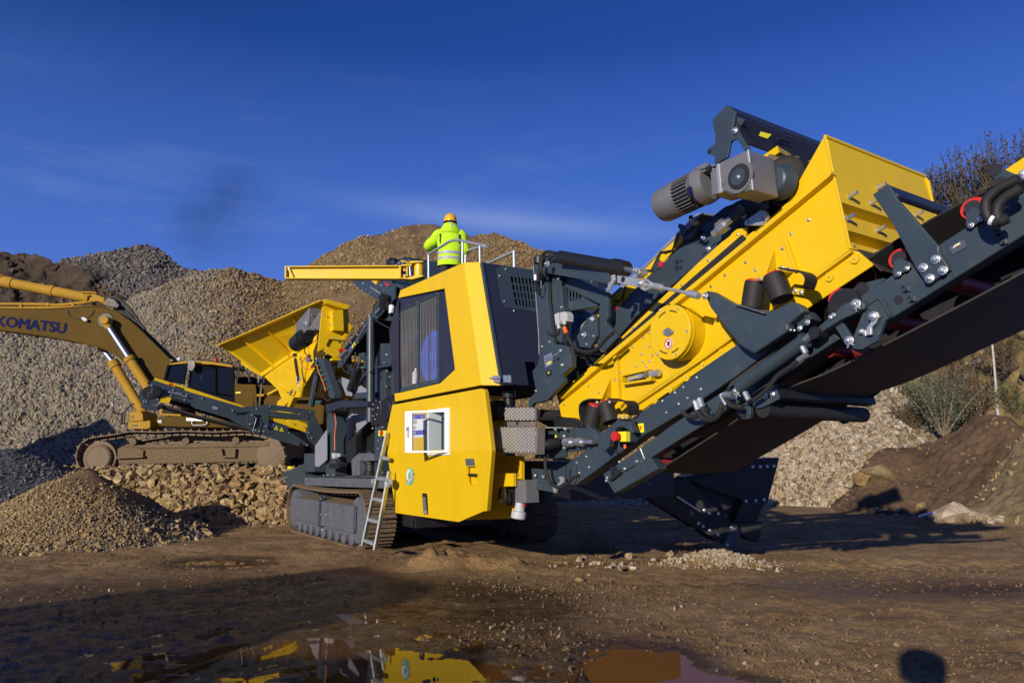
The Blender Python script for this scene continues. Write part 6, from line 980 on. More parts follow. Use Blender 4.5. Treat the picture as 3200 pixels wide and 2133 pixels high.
bolts(fc, K6.P([(322, 924), (415, 865), (443, 968), (348, 1025)], Y=YB-.004), r=.026)
part('estop_label', MB().prism(K6.P([(913, 545), (977, 537), (983, 627), (917, 633)], Y=YB-.003), V(0, -.003, 0)), 'sticker_yellow', fc); el = part('estop_symbol', MB().prism(K6.P([(930, 580), (940, 568), (955, 568), (962, 580)], Y=YB-.007), V(0, -.002, 0)).prism(K6.P([(943, 580), (950, 580), (951, 600), (943, 600)], Y=YB-.007), V(0, -.002, 0)).prism(K6.P([(932, 598), (960, 596), (960, 602), (932, 604)], Y=YB-.007), V(0, -.002, 0)), 'print_red', fc)
es = part('emergency_switch', MB().prism(K6.P([(720, 622), (800, 618), (800, 720), (722, 718)], Y=YB-.16), V(0, .10, 0)), 'sticker_yellow', fc, .006); part('switch_housing', MB().prism(K6.P([(722, 625), (850, 622), (848, 722), (724, 720)], Y=YB-.10), V(0, .1, 0)), 'grey_paint', es, .006); part('knob', MB().lathe(K6.p(735, 668, Y=YB-.16), V(0, -1, 0), [(0, .035), (.03, .035), (.04, .055), (.07, .05)], 14), 'red_paint', es, smooth=30); part('switch_cable', MB().tube(bez(K6.P([(700, 690), (680, 740), (690, 800), (740, 830), (790, 800), (795, 770)], Y=YB-.05)), .008, 6), 'rubber', es, smooth=40); part('cable_tag', MB().cyl(K6.p(793, 740, Y=YB-.05), K6.p(795, 785, Y=YB-.05), .016, 8), 'orange_cable', es)
lbm = part('lower_beam', MB().prism([at(*q, Y=YB+.05) for q in [K6(575, 1038), K6(940, 785), K6(1254, 552), K6(1734, 238), K4(1240, 890), K4(1330, 965), K7(440, 350), K6(1254, 745), K6(1042, 880), K6(1120, 985), K6(690, 1225)]], V(0, .14, 0)), 'grey_paint', fc, .01)
bolts(lbm, K6.P([(620, 1072), (612, 1100), (708, 1018), (760, 1008), (792, 983), (914, 910), (740, 918)], Y=YB+.04), r=.034); part('tail_bracket', MB().prism(K6.P([(635, 970), (680, 965), (690, 1000), (740, 990), (745, 1030), (660, 1100), (630, 1105), (655, 1060), (650, 1010)], Y=YB+.0), V(0, .05, 0)), 'black_steel', lbm, .004); part('beam_weld', MB().tube(K6.P([(945, 785), (985, 890), (950, 915)], Y=YB+.045), .008, 6), 'zinc', lbm)
part('beam_slot', MB().tube(K6.P([(790, 1012), (898, 948)], Y=YB+.047), .007, 6), 'print_black', lbm)
cy_ = part('folding_cylinder', MB().cyl(K4.p(345, 1440, Y=YB-.08), K4.p(985, 985, Y=YB-.08), .062, 18).cyl(K4.p(960, 1000, Y=YB-.08), K4.p(1000, 975, Y=YB-.08), .07, 18), 'grey_paint', fc, smooth=30); part('piston_rod', MB().cyl(K4.p(985, 985, Y=YB-.08), K4.p(1060, 925, Y=YB-.08), .035, 12), 'chrome', cy_, smooth=30); part('rod_end', MB().lathe(K4.p(1075, 905, Y=YB-.14), Y3, [(0, .05), (.12, .05)], 14), 'black_plastic', cy_, smooth=30)
part('link_arm', MB().prism(K4.P([(1075, 930), (1095, 870), (1300, 690), (1340, 640), (1470, 585), (1530, 580), (1575, 620), (1570, 670), (1520, 700), (1340, 780), (1130, 915)], Y=YB-.1), V(0, .07, 0)), 'grey_paint', fc, .008); bolts(fc, K4.P([(1490, 628)], Y=YB-.105), r=.075, mt='zinc'); bolts(fc, K4.P([(1065, 893), (1085, 875), (1240, 755), (1270, 735)], Y=YB-.11), r=.035)
for x, y, a, b_ in ((1490, 628, (1492, 700), (1535, 672)), (1425, 985, (1405, 1055), (1470, 1030)), (320, 1480, (318, 1545), (358, 1530))): part('split_pin', MB().cyl(K4.p(x, y+20, Y=YB-.13), K4.p(*a, Y=YB-.13), .006, 5).cyl(K4.p(x, y+20, Y=YB-.13), K4.p(*b_, Y=YB-.13), .006, 5), 'galvanised', fc)
bolts(fc, K4.P([(1425, 985), (322, 1480)], Y=YB-.09), r=.07)
part('hinge_plate', MB().prism(K8.P([(0, 660), (75, 625), (100, 650), (200, 800), (330, 480), (450, 400), (490, 415), (575, 590), (515, 640), (440, 830), (290, 915), (180, 905), (125, 860), (70, 760)], Y=YB-.04), V(0, .04, 0)), 'grey_paint', fc, .006)
part('hinge_lever', MB().prism(K8.P([(360, 560), (395, 538), (440, 545), (460, 590), (440, 620), (420, 660), (385, 700), (385, 770), (330, 775), (335, 700), (375, 650), (370, 600)], Y=YB-.09), V(0, .03, 0)).prism(K8.P([(265, 715), (300, 710), (335, 730), (335, 790), (265, 745)], Y=YB-.06), V(0, .02, 0)), 'galvanised', fc, .006); bolts(fc, K8.P([(398, 590)], Y=YB-.1), r=.06); bolts(fc, K8.P([(283, 738)], Y=YB-.07), r=.035)
part('hinge_weld', MB().tube(bez(K8.P([(350, 480), (440, 415), (475, 425), (560, 580)], Y=YB-.045), 4), .012, 6), 'grey_paint', fc, smooth=40)
hf = part('head_frame', MB().prism([at(*q, Y=YB+.02) for q in [(2680, 930), K3(1130, 952), (3200, 596), (3420, 468), (3420, 610), (3200, 733), (2791, 990), (2760, 1010)]], V(0, .14, 0)), 'grey_paint', fc, .01)
part('lifting_eye', MB().prism(K8.P([(130, 380), (260, 275), (330, 258), (500, 215), (525, 225), (360, 350), (240, 415), (200, 410)], Y=YB+.1), V(0, .04, 0)), 'grey_paint', hf, .005); part('eye_hole', MB().lathe(K8.p(290, 325, Y=YB+.095), Y3, [(0, .06), (.01, .06)], 14), 'print_black', hf)
ap = part('arch_post', MB().prism(K3.P([(593, 545), (712, 455), (735, 480), (800, 590), (1130, 965), (1130, 1000), (1222, 1155), (1042, 1280), (940, 1135), (760, 790)], Y=YB-.03), V(0, .04, 0)), 'grey_paint', hf, .006); bolts(ap, K3.P([(1108, 1073), (1005, 1140), (1167, 1163), (1060, 1228)], Y=YB-.035), r=.062)
part('arch_beam', MB().prism([K3.p(640, 512, Y=YB-.0), K3.p(715, 458, Y=YB-.0), K3.p(805, 545, Y=YB), K3.p(780, 590, Y=YB)], V(0, 1.55, 0)), 'navy_paint', hf, .01)
for x, y, bp in ((820, 1065, [(768, 1190), (772, 1090), (820, 1060), (905, 1100), (915, 1140), (785, 1225)]), (1420, 655, [(1365, 800), (1362, 700), (1412, 648), (1500, 680), (1530, 745), (1380, 825)])):
    p_ = K3.p(x, y, Y=YB+.1); ro = part('idler_roller', MB().lathe(p_, V(-.15, 1, -.25), [(0, .06), (.0, .088), (.45, .088)], 22), 'red_paint', hf, smooth=30); part('roller_hub', MB().lathe(K3.p(x-15, y-10, Y=YB+.05), V(-.15, 1, -.25), [(0, .055), (.06, .06)], 16), 'black_steel', ro, smooth=30)
    bk = part('roller_bracket', MB().prism(K3.P(bp, Y=YB), V(0, -.02, 0)), 'grey_paint', hf, .004)
bolts(hf, K3.P([(806, 1190), (873, 1145), (1397, 795), (1474, 743)], Y=YB-.02), r=.036)
p_ = K3.p(315, 1388, Y=YB+.2); part('idler_roller', MB().lathe(p_, V(-.15, 1, -.25), [(0, .06), (0, .088), (.4, .088)], 22), 'red_paint', fc, smooth=30); part('roller_cap', MB().lathe(K4.p(1370, 640, Y=YB-.02), V(0, 1, 0), [(0, .14), (.05, .14)], 20), 'black_steel', fc, smooth=30)
for x, y in ((845, 1310), (893, 1393), (1595, 850), (1640, 925)): pl = part('stop_block', MB().prism(K3.P([(x-22, y-18), (x+40, y-28), (x+50, y+18), (x-5, y+30)], Y=YB+.0), V(0, .03, 0)), 'grey_paint', hf, .003); bolts(pl, K3.P([(x, y-14), (x+20, y+14)], Y=YB-.004), r=.018, mt='black_plastic')
lg = part('maker_plate', MB().prism(K3.P([(1215, 975), (1335, 905), (1368, 965), (1245, 1035)], Y=YB+.014), V(0, -.004, 0)), 'plate_slate', hf); part('plate_logo', MB().prism(K3.P([(1248, 978), (1262, 958), (1308, 932), (1300, 945), (1266, 965), (1258, 982)], Y=YB+.008), V(0, -.002, 0)), 'white_paint', lg); part('plate_lettering', MB().prism(K3.P([(1270, 962), (1310, 938), (1312, 946), (1272, 970)], Y=YB+.008), V(0, -.002, 0)), 'sticker_yellow', lg)
part('hole', MB().lathe(K3.p(803, 1402, Y=YB+.018), Y3, [(0, .035), (.01, .035)], 14), 'print_black', hf)
part('top_guard', MB().prism(V1.P([(1265, 525), (1568, 322), (1750, 200), (1750, 420), (1470, 630)], Y=5.6), V(0, .02, 0)), 'yellow_paint', hf); part('guard_bracket', MB().prism(V1.P([(1030, 560), (1050, 490), (1090, 468), (1140, 478), (1430, 598), (1482, 655), (1190, 790), (1160, 795)], Y=5.45), V(0, .03, 0)), 'grey_paint', hf, .005)
for x, y in ((1088, 527), (1192, 735)): part('hole', MB().lathe(V1.p(x, y, Y=5.446), Y3, [(0, .045), (.01, .045)], 14), 'print_black', hf)
part('fixing_plate', MB().prism(V1.P([(1462, 575), (1570, 490), (1700, 400), (1750, 520), (1545, 695), (1500, 650)], Y=5.38), V(0, .02, 0)), 'galvanised', hf, .004); bolts(hf, V1.P([(1525, 590), (1560, 650)], Y=5.375), r=.03)
for pth, r_ in (([(1490, 670), (1300, 760), (1150, 840), (1000, 970), (940, 1100), (970, 1280), (1060, 1370), (1160, 1400)], .034), ([(1520, 820), (1400, 900), (1250, 990), (1150, 1110), (1120, 1250), (1180, 1360), (1300, 1310)], .036)): part('hose', MB().tube(bez(V1.P(pth, Y=5.18)), r_, 10), 'rubber', hf, smooth=40)
part('hose_clip', MB().lathe(V1.p(1075, 1352, Y=5.18), V(.4, 0, -.3), [(-.012, .042), (.012, .042)], 12), 'white_paint', hf)
# belts: the carrying run inside the frames and the slack return run below
up = [(1780, 1440), (1990, 1285), (2250, 1085), (2560, 860), (2680, 900), (2900, 745), (3200, 575), (3420, 450)]
tb = [at(x, y, Y=5.62) for x, y in ((1990, 1330), (2250, 1150), (2620, 880), (2900, 700), (3200, 545), (3420, 430))]
part('carrying_belt', MB().quads([[p+V(0, 0, .03), p+V(0, .25, -.10), p+V(0, 1.25, -.10), p+V(0, 1.5, .03), p+V(0, 1.5, .015), p+V(0, 1.25, -.115), p+V(0, .25, -.115), p+V(0, 0, .015)] for p in bez(tb, 4)], True), 'rubber', fc)
rl = bez([at(x, y, Y=5.50) for x, y in ((2050, 1470), (2242, 1348), (2433, 1223), (2600, 1154), (2900, 1003), (3200, 845), (3450, 705))], 5); RW = 1.25
part('return_belt', MB().quads([[p, p+V(0, RW*.5, -.03), p+V(0, RW, 0), p+V(0, RW, -.016), p+V(0, RW*.5, -.046), p+V(0, 0, -.016)] for p in rl], True), 'belt_rubber', fc, smooth=60)
for (x, y) in ((2060, 1448), (2590, 1092), (2782, 1003), (2978, 882)): part('return_roller', MB().lathe(at(x, y, Y=5.58), Y3, [(0, .065), (1.2, .065)], 18), 'roller_red', fc, smooth=30)
part('belt_skirt', MB().prism(K4.P([(215, 1470), (262, 1388), (790, 1005), (700, 1090), (400, 1340)], Y=YB-.01), V(0, .02, 0)), 'belt_rubber', fc)
part('inner_shade', MB().prism([at(x, y, Y=6.78) for x, y in ((2060, 1430), (2250, 1250), (2450, 1090), (2700, 955), (3200, 625), (3420, 485), (3420, 730), (3200, 858), (2900, 1012), (2600, 1163), (2433, 1232), (2242, 1357), (2090, 1455))], V(0, .1, 0)), 'black_steel', fc)  # black sheet filling the gap with shade, in place of the far frame
cr_ = part('cross_member', MB().prism([K7.p(866, 192, Y=YB), K7.p(875, 235, Y=YB), K7.p(800, 262, Y=YB), K7.p(840, 130, Y=YB)], V(0, 1.5, 0)), 'black_steel', fc, .006); part('cross_roller', MB().cyl(K7.p(740, 335, Y=YB), K7.p(740, 335, Y=YB)+V(0, 1.55, 0), .075, 18), 'rubber', cr_, smooth=30)
part('roller_plate', MB().prism(K7.P([(560, 300), (650, 250), (800, 130), (835, 135), (870, 235), (865, 255), (740, 320), (690, 330), (660, 300)], Y=YB-.03), V(0, .03, 0)), 'grey_paint', fc, .005); bolts(fc, K7.P([(765, 232), (822, 210)], Y=YB-.035), r=.05); part('lifting_eye', MB().prism(K7.P([(490, 320), (640, 300), (640, 370), (625, 410), (595, 420), (560, 395)], Y=YB-.02), V(0, .05, 0)), 'grey_paint', fc, .006); part('eye_hole', MB().lathe(K7.p(582, 380, Y=YB-.025), Y3, [(0, .04), (.01, .04)], 14), 'print_black', fc); part('lifting_eye', MB().prism([p+V(0, 1.5, 0) for p in K7.P([(490, 320), (640, 300), (640, 370), (625, 410), (595, 420), (560, 395)], Y=YB)], V(0, .05, 0)), 'black_steel', fc, .006)
for pth in ([(1478, 345), (1490, 400), (1520, 450), (1560, 490), (1620, 510), (1690, 480), (1750, 400)], [(1530, 315), (1550, 370), (1580, 440), (1630, 480), (1690, 465), (1735, 400), (1750, 340)], [(1755, 270), (1800, 330), (1850, 370), (1950, 385)], [(1355, 425), (1400, 465), (1480, 475), (1560, 430), (1620, 400)]): part('hose', MB().tube(bez(K6.P(pth, Y=YB-.12)), .024, 8), 'rubber', fc, smooth=40)
part('hose', MB().tube(bez(K4.P([(480, 1568), (600, 1480), (720, 1330), (850, 1240), (930, 1165)], Y=YB-.14)), .021, 8), 'rubber', fc, smooth=40)
part('hose_fittings', MB().cyl(K6.p(1478, 320, Y=YB-.12), K6.p(1508, 410, Y=YB-.12), .028, 8).cyl(K6.p(1525, 295, Y=YB-.12), K6.p(1555, 380, Y=YB-.12), .028, 8).cyl(K6.p(1740, 255, Y=YB-.12), K6.p(1790, 360, Y=YB-.12), .025, 8).cyl(K6.p(1760, 262, Y=YB-.12), K6.p(1825, 262, Y=YB-.12), .028, 8).cyl(K4.p(965, 1045, Y=YB-.14), K4.p(1000, 1110, Y=YB-.14), .026, 8).cyl(K4.p(1010, 1120, Y=YB-.14), K4.p(925, 1175, Y=YB-.14), .024, 8).cyl(K4.p(400, 1490, Y=YB-.14), K4.p(440, 1568, Y=YB-.14), .026, 8), 'zinc', fc, smooth=30)
part('drain_hose', MB().tube(bez([at(x, y, Y=6.8) for x, y in ((2705, 1245), (2740, 1225), (2780, 1180))]), .02, 6), 'rubber', fc, smooth=40)

# ---- oversize conveyor on the far side, its shade put into the black parts and roller end
DO = 11.9
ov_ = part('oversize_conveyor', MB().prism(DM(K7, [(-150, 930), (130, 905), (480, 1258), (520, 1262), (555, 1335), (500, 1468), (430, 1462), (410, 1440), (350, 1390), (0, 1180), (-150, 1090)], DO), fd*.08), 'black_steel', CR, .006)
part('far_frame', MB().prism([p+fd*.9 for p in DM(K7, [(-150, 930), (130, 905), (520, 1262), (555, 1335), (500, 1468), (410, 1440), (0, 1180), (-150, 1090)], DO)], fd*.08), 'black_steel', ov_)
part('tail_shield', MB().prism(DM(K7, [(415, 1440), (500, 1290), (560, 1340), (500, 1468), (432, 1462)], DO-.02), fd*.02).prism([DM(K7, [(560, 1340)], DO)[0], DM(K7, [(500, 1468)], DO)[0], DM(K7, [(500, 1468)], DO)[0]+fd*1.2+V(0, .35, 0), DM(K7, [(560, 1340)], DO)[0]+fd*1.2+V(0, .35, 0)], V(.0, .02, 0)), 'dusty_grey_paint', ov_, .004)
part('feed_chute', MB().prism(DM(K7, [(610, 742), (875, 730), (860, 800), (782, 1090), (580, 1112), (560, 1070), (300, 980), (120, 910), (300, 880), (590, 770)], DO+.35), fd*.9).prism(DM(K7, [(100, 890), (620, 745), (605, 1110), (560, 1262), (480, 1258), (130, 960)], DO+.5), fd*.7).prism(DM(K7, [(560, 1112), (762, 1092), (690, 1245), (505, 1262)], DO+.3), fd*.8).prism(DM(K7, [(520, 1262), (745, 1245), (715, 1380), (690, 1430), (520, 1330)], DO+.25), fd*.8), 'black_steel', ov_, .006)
bolts(ov_, DM(K7, [(660, 803), (720, 802), (778, 800), (832, 797)], DO+.34)+DM(K7, [(605, 1085), (685, 1080), (752, 1072)], DO+.34)+DM(K7, [(265, 1158), (304, 1183), (378, 1185), (485, 1295), (216, 1265), (254, 1290), (374, 1358), (310, 1322), (452, 1440)], DO-.03), n=-fd, r=.045)
part('chute_flange', MB().prism(DM(K7, [(580, 1105), (785, 1088), (785, 1096), (580, 1116)], DO+.3), fd*.1).prism(DM(K7, [(610, 742), (878, 728), (878, 736), (610, 750)], DO+.3), fd*1.0), 'grey_paint', ov_); part('roller_end', MB().lathe(DM(K7, [(232, 1115)], DO-.03)[0], fd, [(0, .07), (.03, .07)], 16), 'black_steel', ov_); part('tension_rod', MB().cyl(DM(K7, [(40, 1045)], DO-.05)[0], DM(K7, [(230, 1170)], DO-.05)[0], .02, 8), 'zinc', ov_)
CR['label'] = 'big yellow and dark grey tracked crushing machine with screen and conveyors on the mud'
# ================================================================== the excavator on the rock bench
DG = 20.35
EX = thing('excavator', 'old dusty yellow crawler excavator with raised boom, on the stony bench behind the crusher', 'excavator', (-8.3, 21.6, 1.25))
W_ = V(0, 1, 0)
def xp(z, pts, D): return [z.p(x, y, D=D) for x, y in pts]
lp = bez(xp(Z3, [(345, 892), (520, 868), (700, 838), (960, 842), (1250, 832), (1560, 842), (1850, 830), (2060, 858), (2215, 915), (2290, 1030), (2295, 1150), (2230, 1240), (2080, 1268), (1200, 1290), (500, 1310), (345, 1312), (205, 1250), (135, 1120), (160, 995), (240, 920), (345, 892)], DG), 8)
seg = [(lp[i+1]-lp[i]).length for i in range(len(lp)-1)]; tot = sum(seg); NS = 56; pitch = tot/NS
def walk(d):
    for i, s in enumerate(seg):
        if d <= s: return lp[i].lerp(lp[i+1], d/s), (lp[i+1]-lp[i]).normalized()
        d -= s
    return lp[-1], (lp[-1]-lp[-2]).normalized()
ssh = MB().box((-pitch*.46, 0, 0), (pitch*.46, .62, .035)).box((-.02, 0, .035), (.02, .62, .085)).box((-pitch*.5, .18, -.10), (pitch*.3, .26, 0)).box((-pitch*.5, .36, -.10), (pitch*.3, .44, 0)); smh = ssh.mesh('track_shoe'); smh.materials.append(MATS['steel_mud'])
for oy in (0, 2.9):
    tk = part('crawler_track', MB().prism([p+V(0, oy+.12, 0) for p in xp(Z3, [(545, 1005), (640, 960), (830, 985), (2145, 985), (2145, 1142), (1000, 1168), (545, 1172)], DG)], W_*.4), 'dried_mud', EX, .02)
    for i in range(NS):
        p, t = walk((i+.5)*pitch); o = bpy.data.objects.new('track_shoe', smh); COL.objects.link(o); o.parent = tk; o.location = p+V(0, oy, 0)-frame_of(tk); o.rotation_euler = (0, -math.atan2(t.z, t.x), 0)
    part('sprocket', MB().lathe(Z3.p(345, 1105, D=DG)+V(0, oy+.02, 0), W_, [(0, .34), (.03, .37), (.12, .37), (.12, .46), (.4, .46)], 32), 'steel_mud', tk, smooth=30)
    if oy == 0: bolts(tk, [Z3.p(345, 1105, D=DG-.005)+V(math.cos(a)*.32, .02, math.sin(a)*.32) for a in np.linspace(0, 6.28, 29)[:-1]], r=.03, mt='steel_mud')
    part('idler', MB().lathe(Z3.p(2150, 1065, D=DG)+V(0, oy+.1, 0), W_, [(0, .30), (.03, .42), (.35, .42), (.38, .3)], 28), 'steel_mud', tk, smooth=30)
    for x, y in ((710, 937), (1265, 933), (1793, 925)): part('carrier_roller', MB().lathe(Z3.p(x, y, D=DG)+V(0, oy+.05, 0), W_, [(0, .04), (.0, .10), (.12, .105), (.14, .06), (.4, .06)], 18), 'dried_mud', tk, smooth=30)
    for k in range(7): part('track_roller', MB().lathe(Z3.p(640+k*230, 1215, D=DG)+V(0, oy+.1, 0), W_, [(0, .12), (.4, .12)], 14), 'steel_mud', tk, smooth=30)
    part('track_guard', MB().prism([p+V(0, oy+.05, 0) for p in xp(Z3, [(550, 1010), (600, 1005), (780, 1005), (825, 1030), (815, 1100), (550, 1110)], DG)], W_*.12).prism([p+V(0, oy, 0) for p in xp(Z3, [(545, 1095), (830, 1080), (830, 1105), (545, 1118)], DG)], W_*.2), 'dried_mud', tk, .01)
    part('track_step', MB().prism([p+V(0, oy+.02, 0) for p in xp(Z3, [(1620, 1010), (1650, 1010), (1665, 1085), (1770, 1085), (1785, 1010), (1800, 1010), (1790, 1105), (1655, 1105)], DG)], W_*.15), 'dried_mud', tk, .01)
    part('mud_ridge', MB().prism([p+V(0, oy+.08, 0) for p in xp(Z3, [(560, 985), (900, 965), (1400, 950), (2140, 935), (2145, 990), (830, 1010)], DG)], W_*.5), 'dried_mud', tk, .03)
    if oy == 0: part('frame_slot', MB().prism(xp(Z3, [(1435, 1060), (1462, 1060), (1462, 1090), (1435, 1090)], DG+.117), W_*.01), 'black_steel', tk)
part('car_body', MB().box((-9.9, 21.0, 1.65), (-6.6, 23.2, 2.3)), 'steel_mud', EX); part('slew_ring', MB().lathe((-8.3, 22.1, 2.25), (0, 0, 1), [(0, .95), (.25, .95)], 30), 'steel_mud', EX)
# upper structure
DU = 20.75
up_ = part('upper_frame', MB().prism(xp(Z3, [(970, 680), (1225, 670), (1800, 690), (2400, 700), (2400, 800), (1225, 785), (1000, 772), (968, 730)], DU), W_*2.7), 'boom_dirty_shaded', EX, .02)
part('fuel_tank', MB().prism(xp(Z3, [(675, 660), (690, 630), (800, 612), (828, 650), (832, 722), (680, 726)], DU), W_*.9), 'digger_yellow', up_, .03); part('nose_guard', MB().prism(xp(Z3, [(630, 735), (850, 722), (905, 712), (905, 790), (870, 806), (690, 800), (655, 760), (632, 755)], DU-.02), W_*.9), 'digger_yellow', up_, .02)
for k in range(3): part('vent_slit', MB().prism(xp(Z3, [(698, 663+k*13), (736, 660+k*13), (736, 666+k*13), (698, 670+k*13)], DU-.004), W_*.02), 'black_steel', up_)
part('step_recess', MB().prism(xp(Z3, [(700, 763), (775, 760), (775, 780), (720, 778)], DU-.024), W_*.02), 'black_steel', up_)
part('work_lamp', MB().prism(xp(Z3, [(978, 710), (1025, 708), (1025, 745), (985, 742)], DU-.02), W_*.05), 'pale_plastic', up_, .01)
part('cab_base', MB().prism(xp(Z3, [(995, 660), (1018, 570), (1225, 600), (1225, 672)], DU-.01), W_*1.0), 'digger_yellow', up_, .01); part('step_window', MB().prism(xp(Z3, [(1022, 640), (1040, 585), (1200, 615), (1190, 650)], DU-.02), W_*.02), 'cab_glass', up_)
part('step_plate', MB().prism(xp(Z3, [(1282, 688), (1480, 705), (1505, 720), (1285, 718)], DU-.08), W_*.1), 'galvanised', up_); part('step_loop', MB().tube(bez(xp(Z3, [(1345, 720), (1345, 750), (1370, 763), (1470, 763), (1498, 745), (1500, 722)], DU-.06)), .02, 6), 'galvanised', up_, smooth=40)
part('side_door', MB().prism(xp(Z3, [(1785, 335), (1990, 335), (1990, 580), (1790, 580)], DU), W_*.5), 'boom_dirty_shaded', up_, .02); part('side_door', MB().prism(xp(Z3, [(2110, 360), (2400, 360), (2400, 680), (2100, 680)], DU), W_*2.4), 'boom_dirty_shaded', up_, .03); part('engine_bay', MB().prism(xp(Z3, [(1790, 340), (2400, 350), (2400, 690), (1790, 690)], DU+.35), W_*2.0), 'boom_dirty_shaded', up_)
part('counterweight', MB().prism(xp(Z3, [(2400, 330), (2700, 340), (2740, 520), (2720, 760), (2400, 780)], DU), W_*2.8), 'boom_dirty_shaded', up_, .06); part('ladder_post', MB().bar(Z3.p(2003, 340, D=DU-.05), Z3.p(2020, 570, D=DU-.05), .08, .12), 'boom_dirty_shaded', up_, .01); part('ladder_step', MB().prism(xp(Z3, [(2005, 440), (2095, 435), (2100, 460), (2010, 465)], DU-.1), W_*.3), 'digger_yellow', up_, .005); part('ladder_post', MB().bar(Z3.p(2075, 330, D=DU-.05), Z3.p(2050, 560, D=DU-.05), .05, .05), 'black_steel', up_)
part('hand_rail', MB().tube(xp(Z3, [(1815, 320), (1845, 90)], DU+.1), .025, 6), 'black_plastic', up_, smooth=40); part('hand_rail', MB().tube(bez(xp(Z3, [(1945, 310), (1945, 200), (2035, 210), (2040, 320)], DU+.3)), .025, 6), 'black_plastic', up_, smooth=40); part('hand_rail', MB().tube(bez(xp(Z3, [(2100, 320), (2100, 260), (2060, 240), (2040, 320)], DU+.3)), .025, 6), 'black_plastic', up_, smooth=40)
part('engine_hood', MB().prism(xp(Z3, [(1800, 262), (1880, 255), (1985, 258), (2000, 320), (1800, 325)], DU+.4), W_*1.6).prism(xp(Z3, [(2000, 280), (2300, 270), (2300, 340), (2000, 340)], DU+.5), W_*1.8), 'cab_navy', up_, .03); part('door_sticker', MB().prism(xp(Z3, [(1800, 418), (1850, 413), (1852, 428), (1800, 432)], DU-.004), W_*.004), 'sticker_yellow', up_)
part('exhaust_pipe', MB().cyl(Z3.p(2250, 280, D=DU+1.4), Z3.p(2250, 190, D=DU+1.4), .09, 12), 'black_steel', up_, smooth=30)
# cab
DC = 20.78
cb = part('cab', MB().prism(xp(Z3, [(1785, 460), (1790, 600), (1225, 600), (1240, 440), (1300, 345), (1560, 420)], DC), W_*1.0).prism(xp(Z3, [(1560, 160), (1605, 165), (1605, 430), (1555, 425)], DC), W_*.06).prism(holed(xp(Z3, [(1590, 160), (1772, 160), (1785, 470), (1590, 440)], DC), xp(Z3, [(1610, 190), (1738, 200), (1738, 372), (1612, 400)], DC)), W_*.05), 'cab_navy', EX, .0)
cpl = MB()
for oy in (0, .98):
    for a, b_, w in (((1250, 335), (1288, 115), .07), ((1310, 345), (1335, 140), .05), ((1335, 150), (1565, 165), .06), ((1060, 285), (1100, 135), .07), ((1310, 345), (1560, 420), .05), ((1065, 285), (1250, 330), .05), ((1100, 138), (1290, 112), .05), ((1775, 155), (1785, 460), .06)): cpl.bar(Z3.p(*a, D=DC+oy), Z3.p(*b_, D=DC+oy), w, w)
part('cab_pillars', cpl, 'cab_navy', cb, .008)
part('cab_roof', MB().prism(xp(Z3, [(1098, 135), (1108, 115), (1290, 92), (1500, 92), (1740, 128), (1768, 145), (1770, 160), (1560, 130), (1290, 118)], DC-.03), W_*1.1), 'digger_yellow', cb, .02)
gls = [[(1068, 282), (1108, 138), (1285, 118), (1250, 328)], [(1312, 342), (1335, 152), (1562, 172), (1555, 415)], [(1610, 190), (1738, 200), (1738, 372), (1612, 400)]]
for g_ in gls: part('window_pane', MB().prism(xp(Z3, g_, DC+.02), W_*.004), 'cab_glass', cb); part('window_pane', MB().prism(xp(Z3, g_, DC+1.0), W_*.004), 'cab_glass', cb)
fa, fb_ = Z3.p(1062, 282, D=DC), Z3.p(1102, 138, D=DC); part('window_pane', MB().prism([fa, fb_, fb_+W_, fa+W_], V(.004, 0, 0)), 'cab_glass', cb)
part('mirror', MB().prism(xp(Z3, [(1300, 75), (1375, 80), (1378, 150), (1350, 200), (1292, 195), (1290, 150)], DC-.25), W_*.05), 'black_plastic', cb, .02); part('roof_lamp', MB().prism(xp(Z3, [(1175, 62), (1210, 50), (1225, 75), (1190, 90)], DC+.1), W_*.1), 'pale_plastic', cb, .01); part('roof_lamp', MB().prism(xp(Z3, [(1100, 75), (1130, 68), (1150, 92), (1115, 100)], DC+.1), W_*.1), 'black_plastic', cb, .01); part('beacon', MB().lathe(Z3.p(1588, 100, D=DC+.3), (0, 0, 1), [(0, .06), (.08, .06), (.1, .03)], 12), 'red_paint', cb, smooth=30); part('roof_rail', MB().tube(bez(xp(Z3, [(1380, 70), (1450, 80), (1640, 105), (1740, 115), (1750, 140)], DC+.05)), .014, 6), 'black_plastic', cb, smooth=40)
part('seat', MB().prism(xp(Z3, [(1470, 300), (1500, 290), (1540, 470), (1510, 560), (1400, 560), (1395, 520), (1490, 500)], DC+.25), W_*.5), 'black_plastic', cb, .03)
part('mirror_stay', MB().tube(bez(xp(Z3, [(510, 560), (530, 630), (560, 645), (610, 645), (640, 620), (700, 560), (735, 540)], DU-.1)), .022, 6).tube(bez(xp(Z3, [(610, 640), (605, 760)], DU-.1)), .03, 6).tube(bez(xp(Z3, [(640, 640), (632, 760)], DU-.1)), .02, 6), 'black_plastic', up_, smooth=40); part('mirror', MB().prism(xp(Z3, [(488, 520), (505, 515), (520, 550), (515, 590), (495, 560)], DU-.12), W_*.06), 'cast_grey', up_, .01)
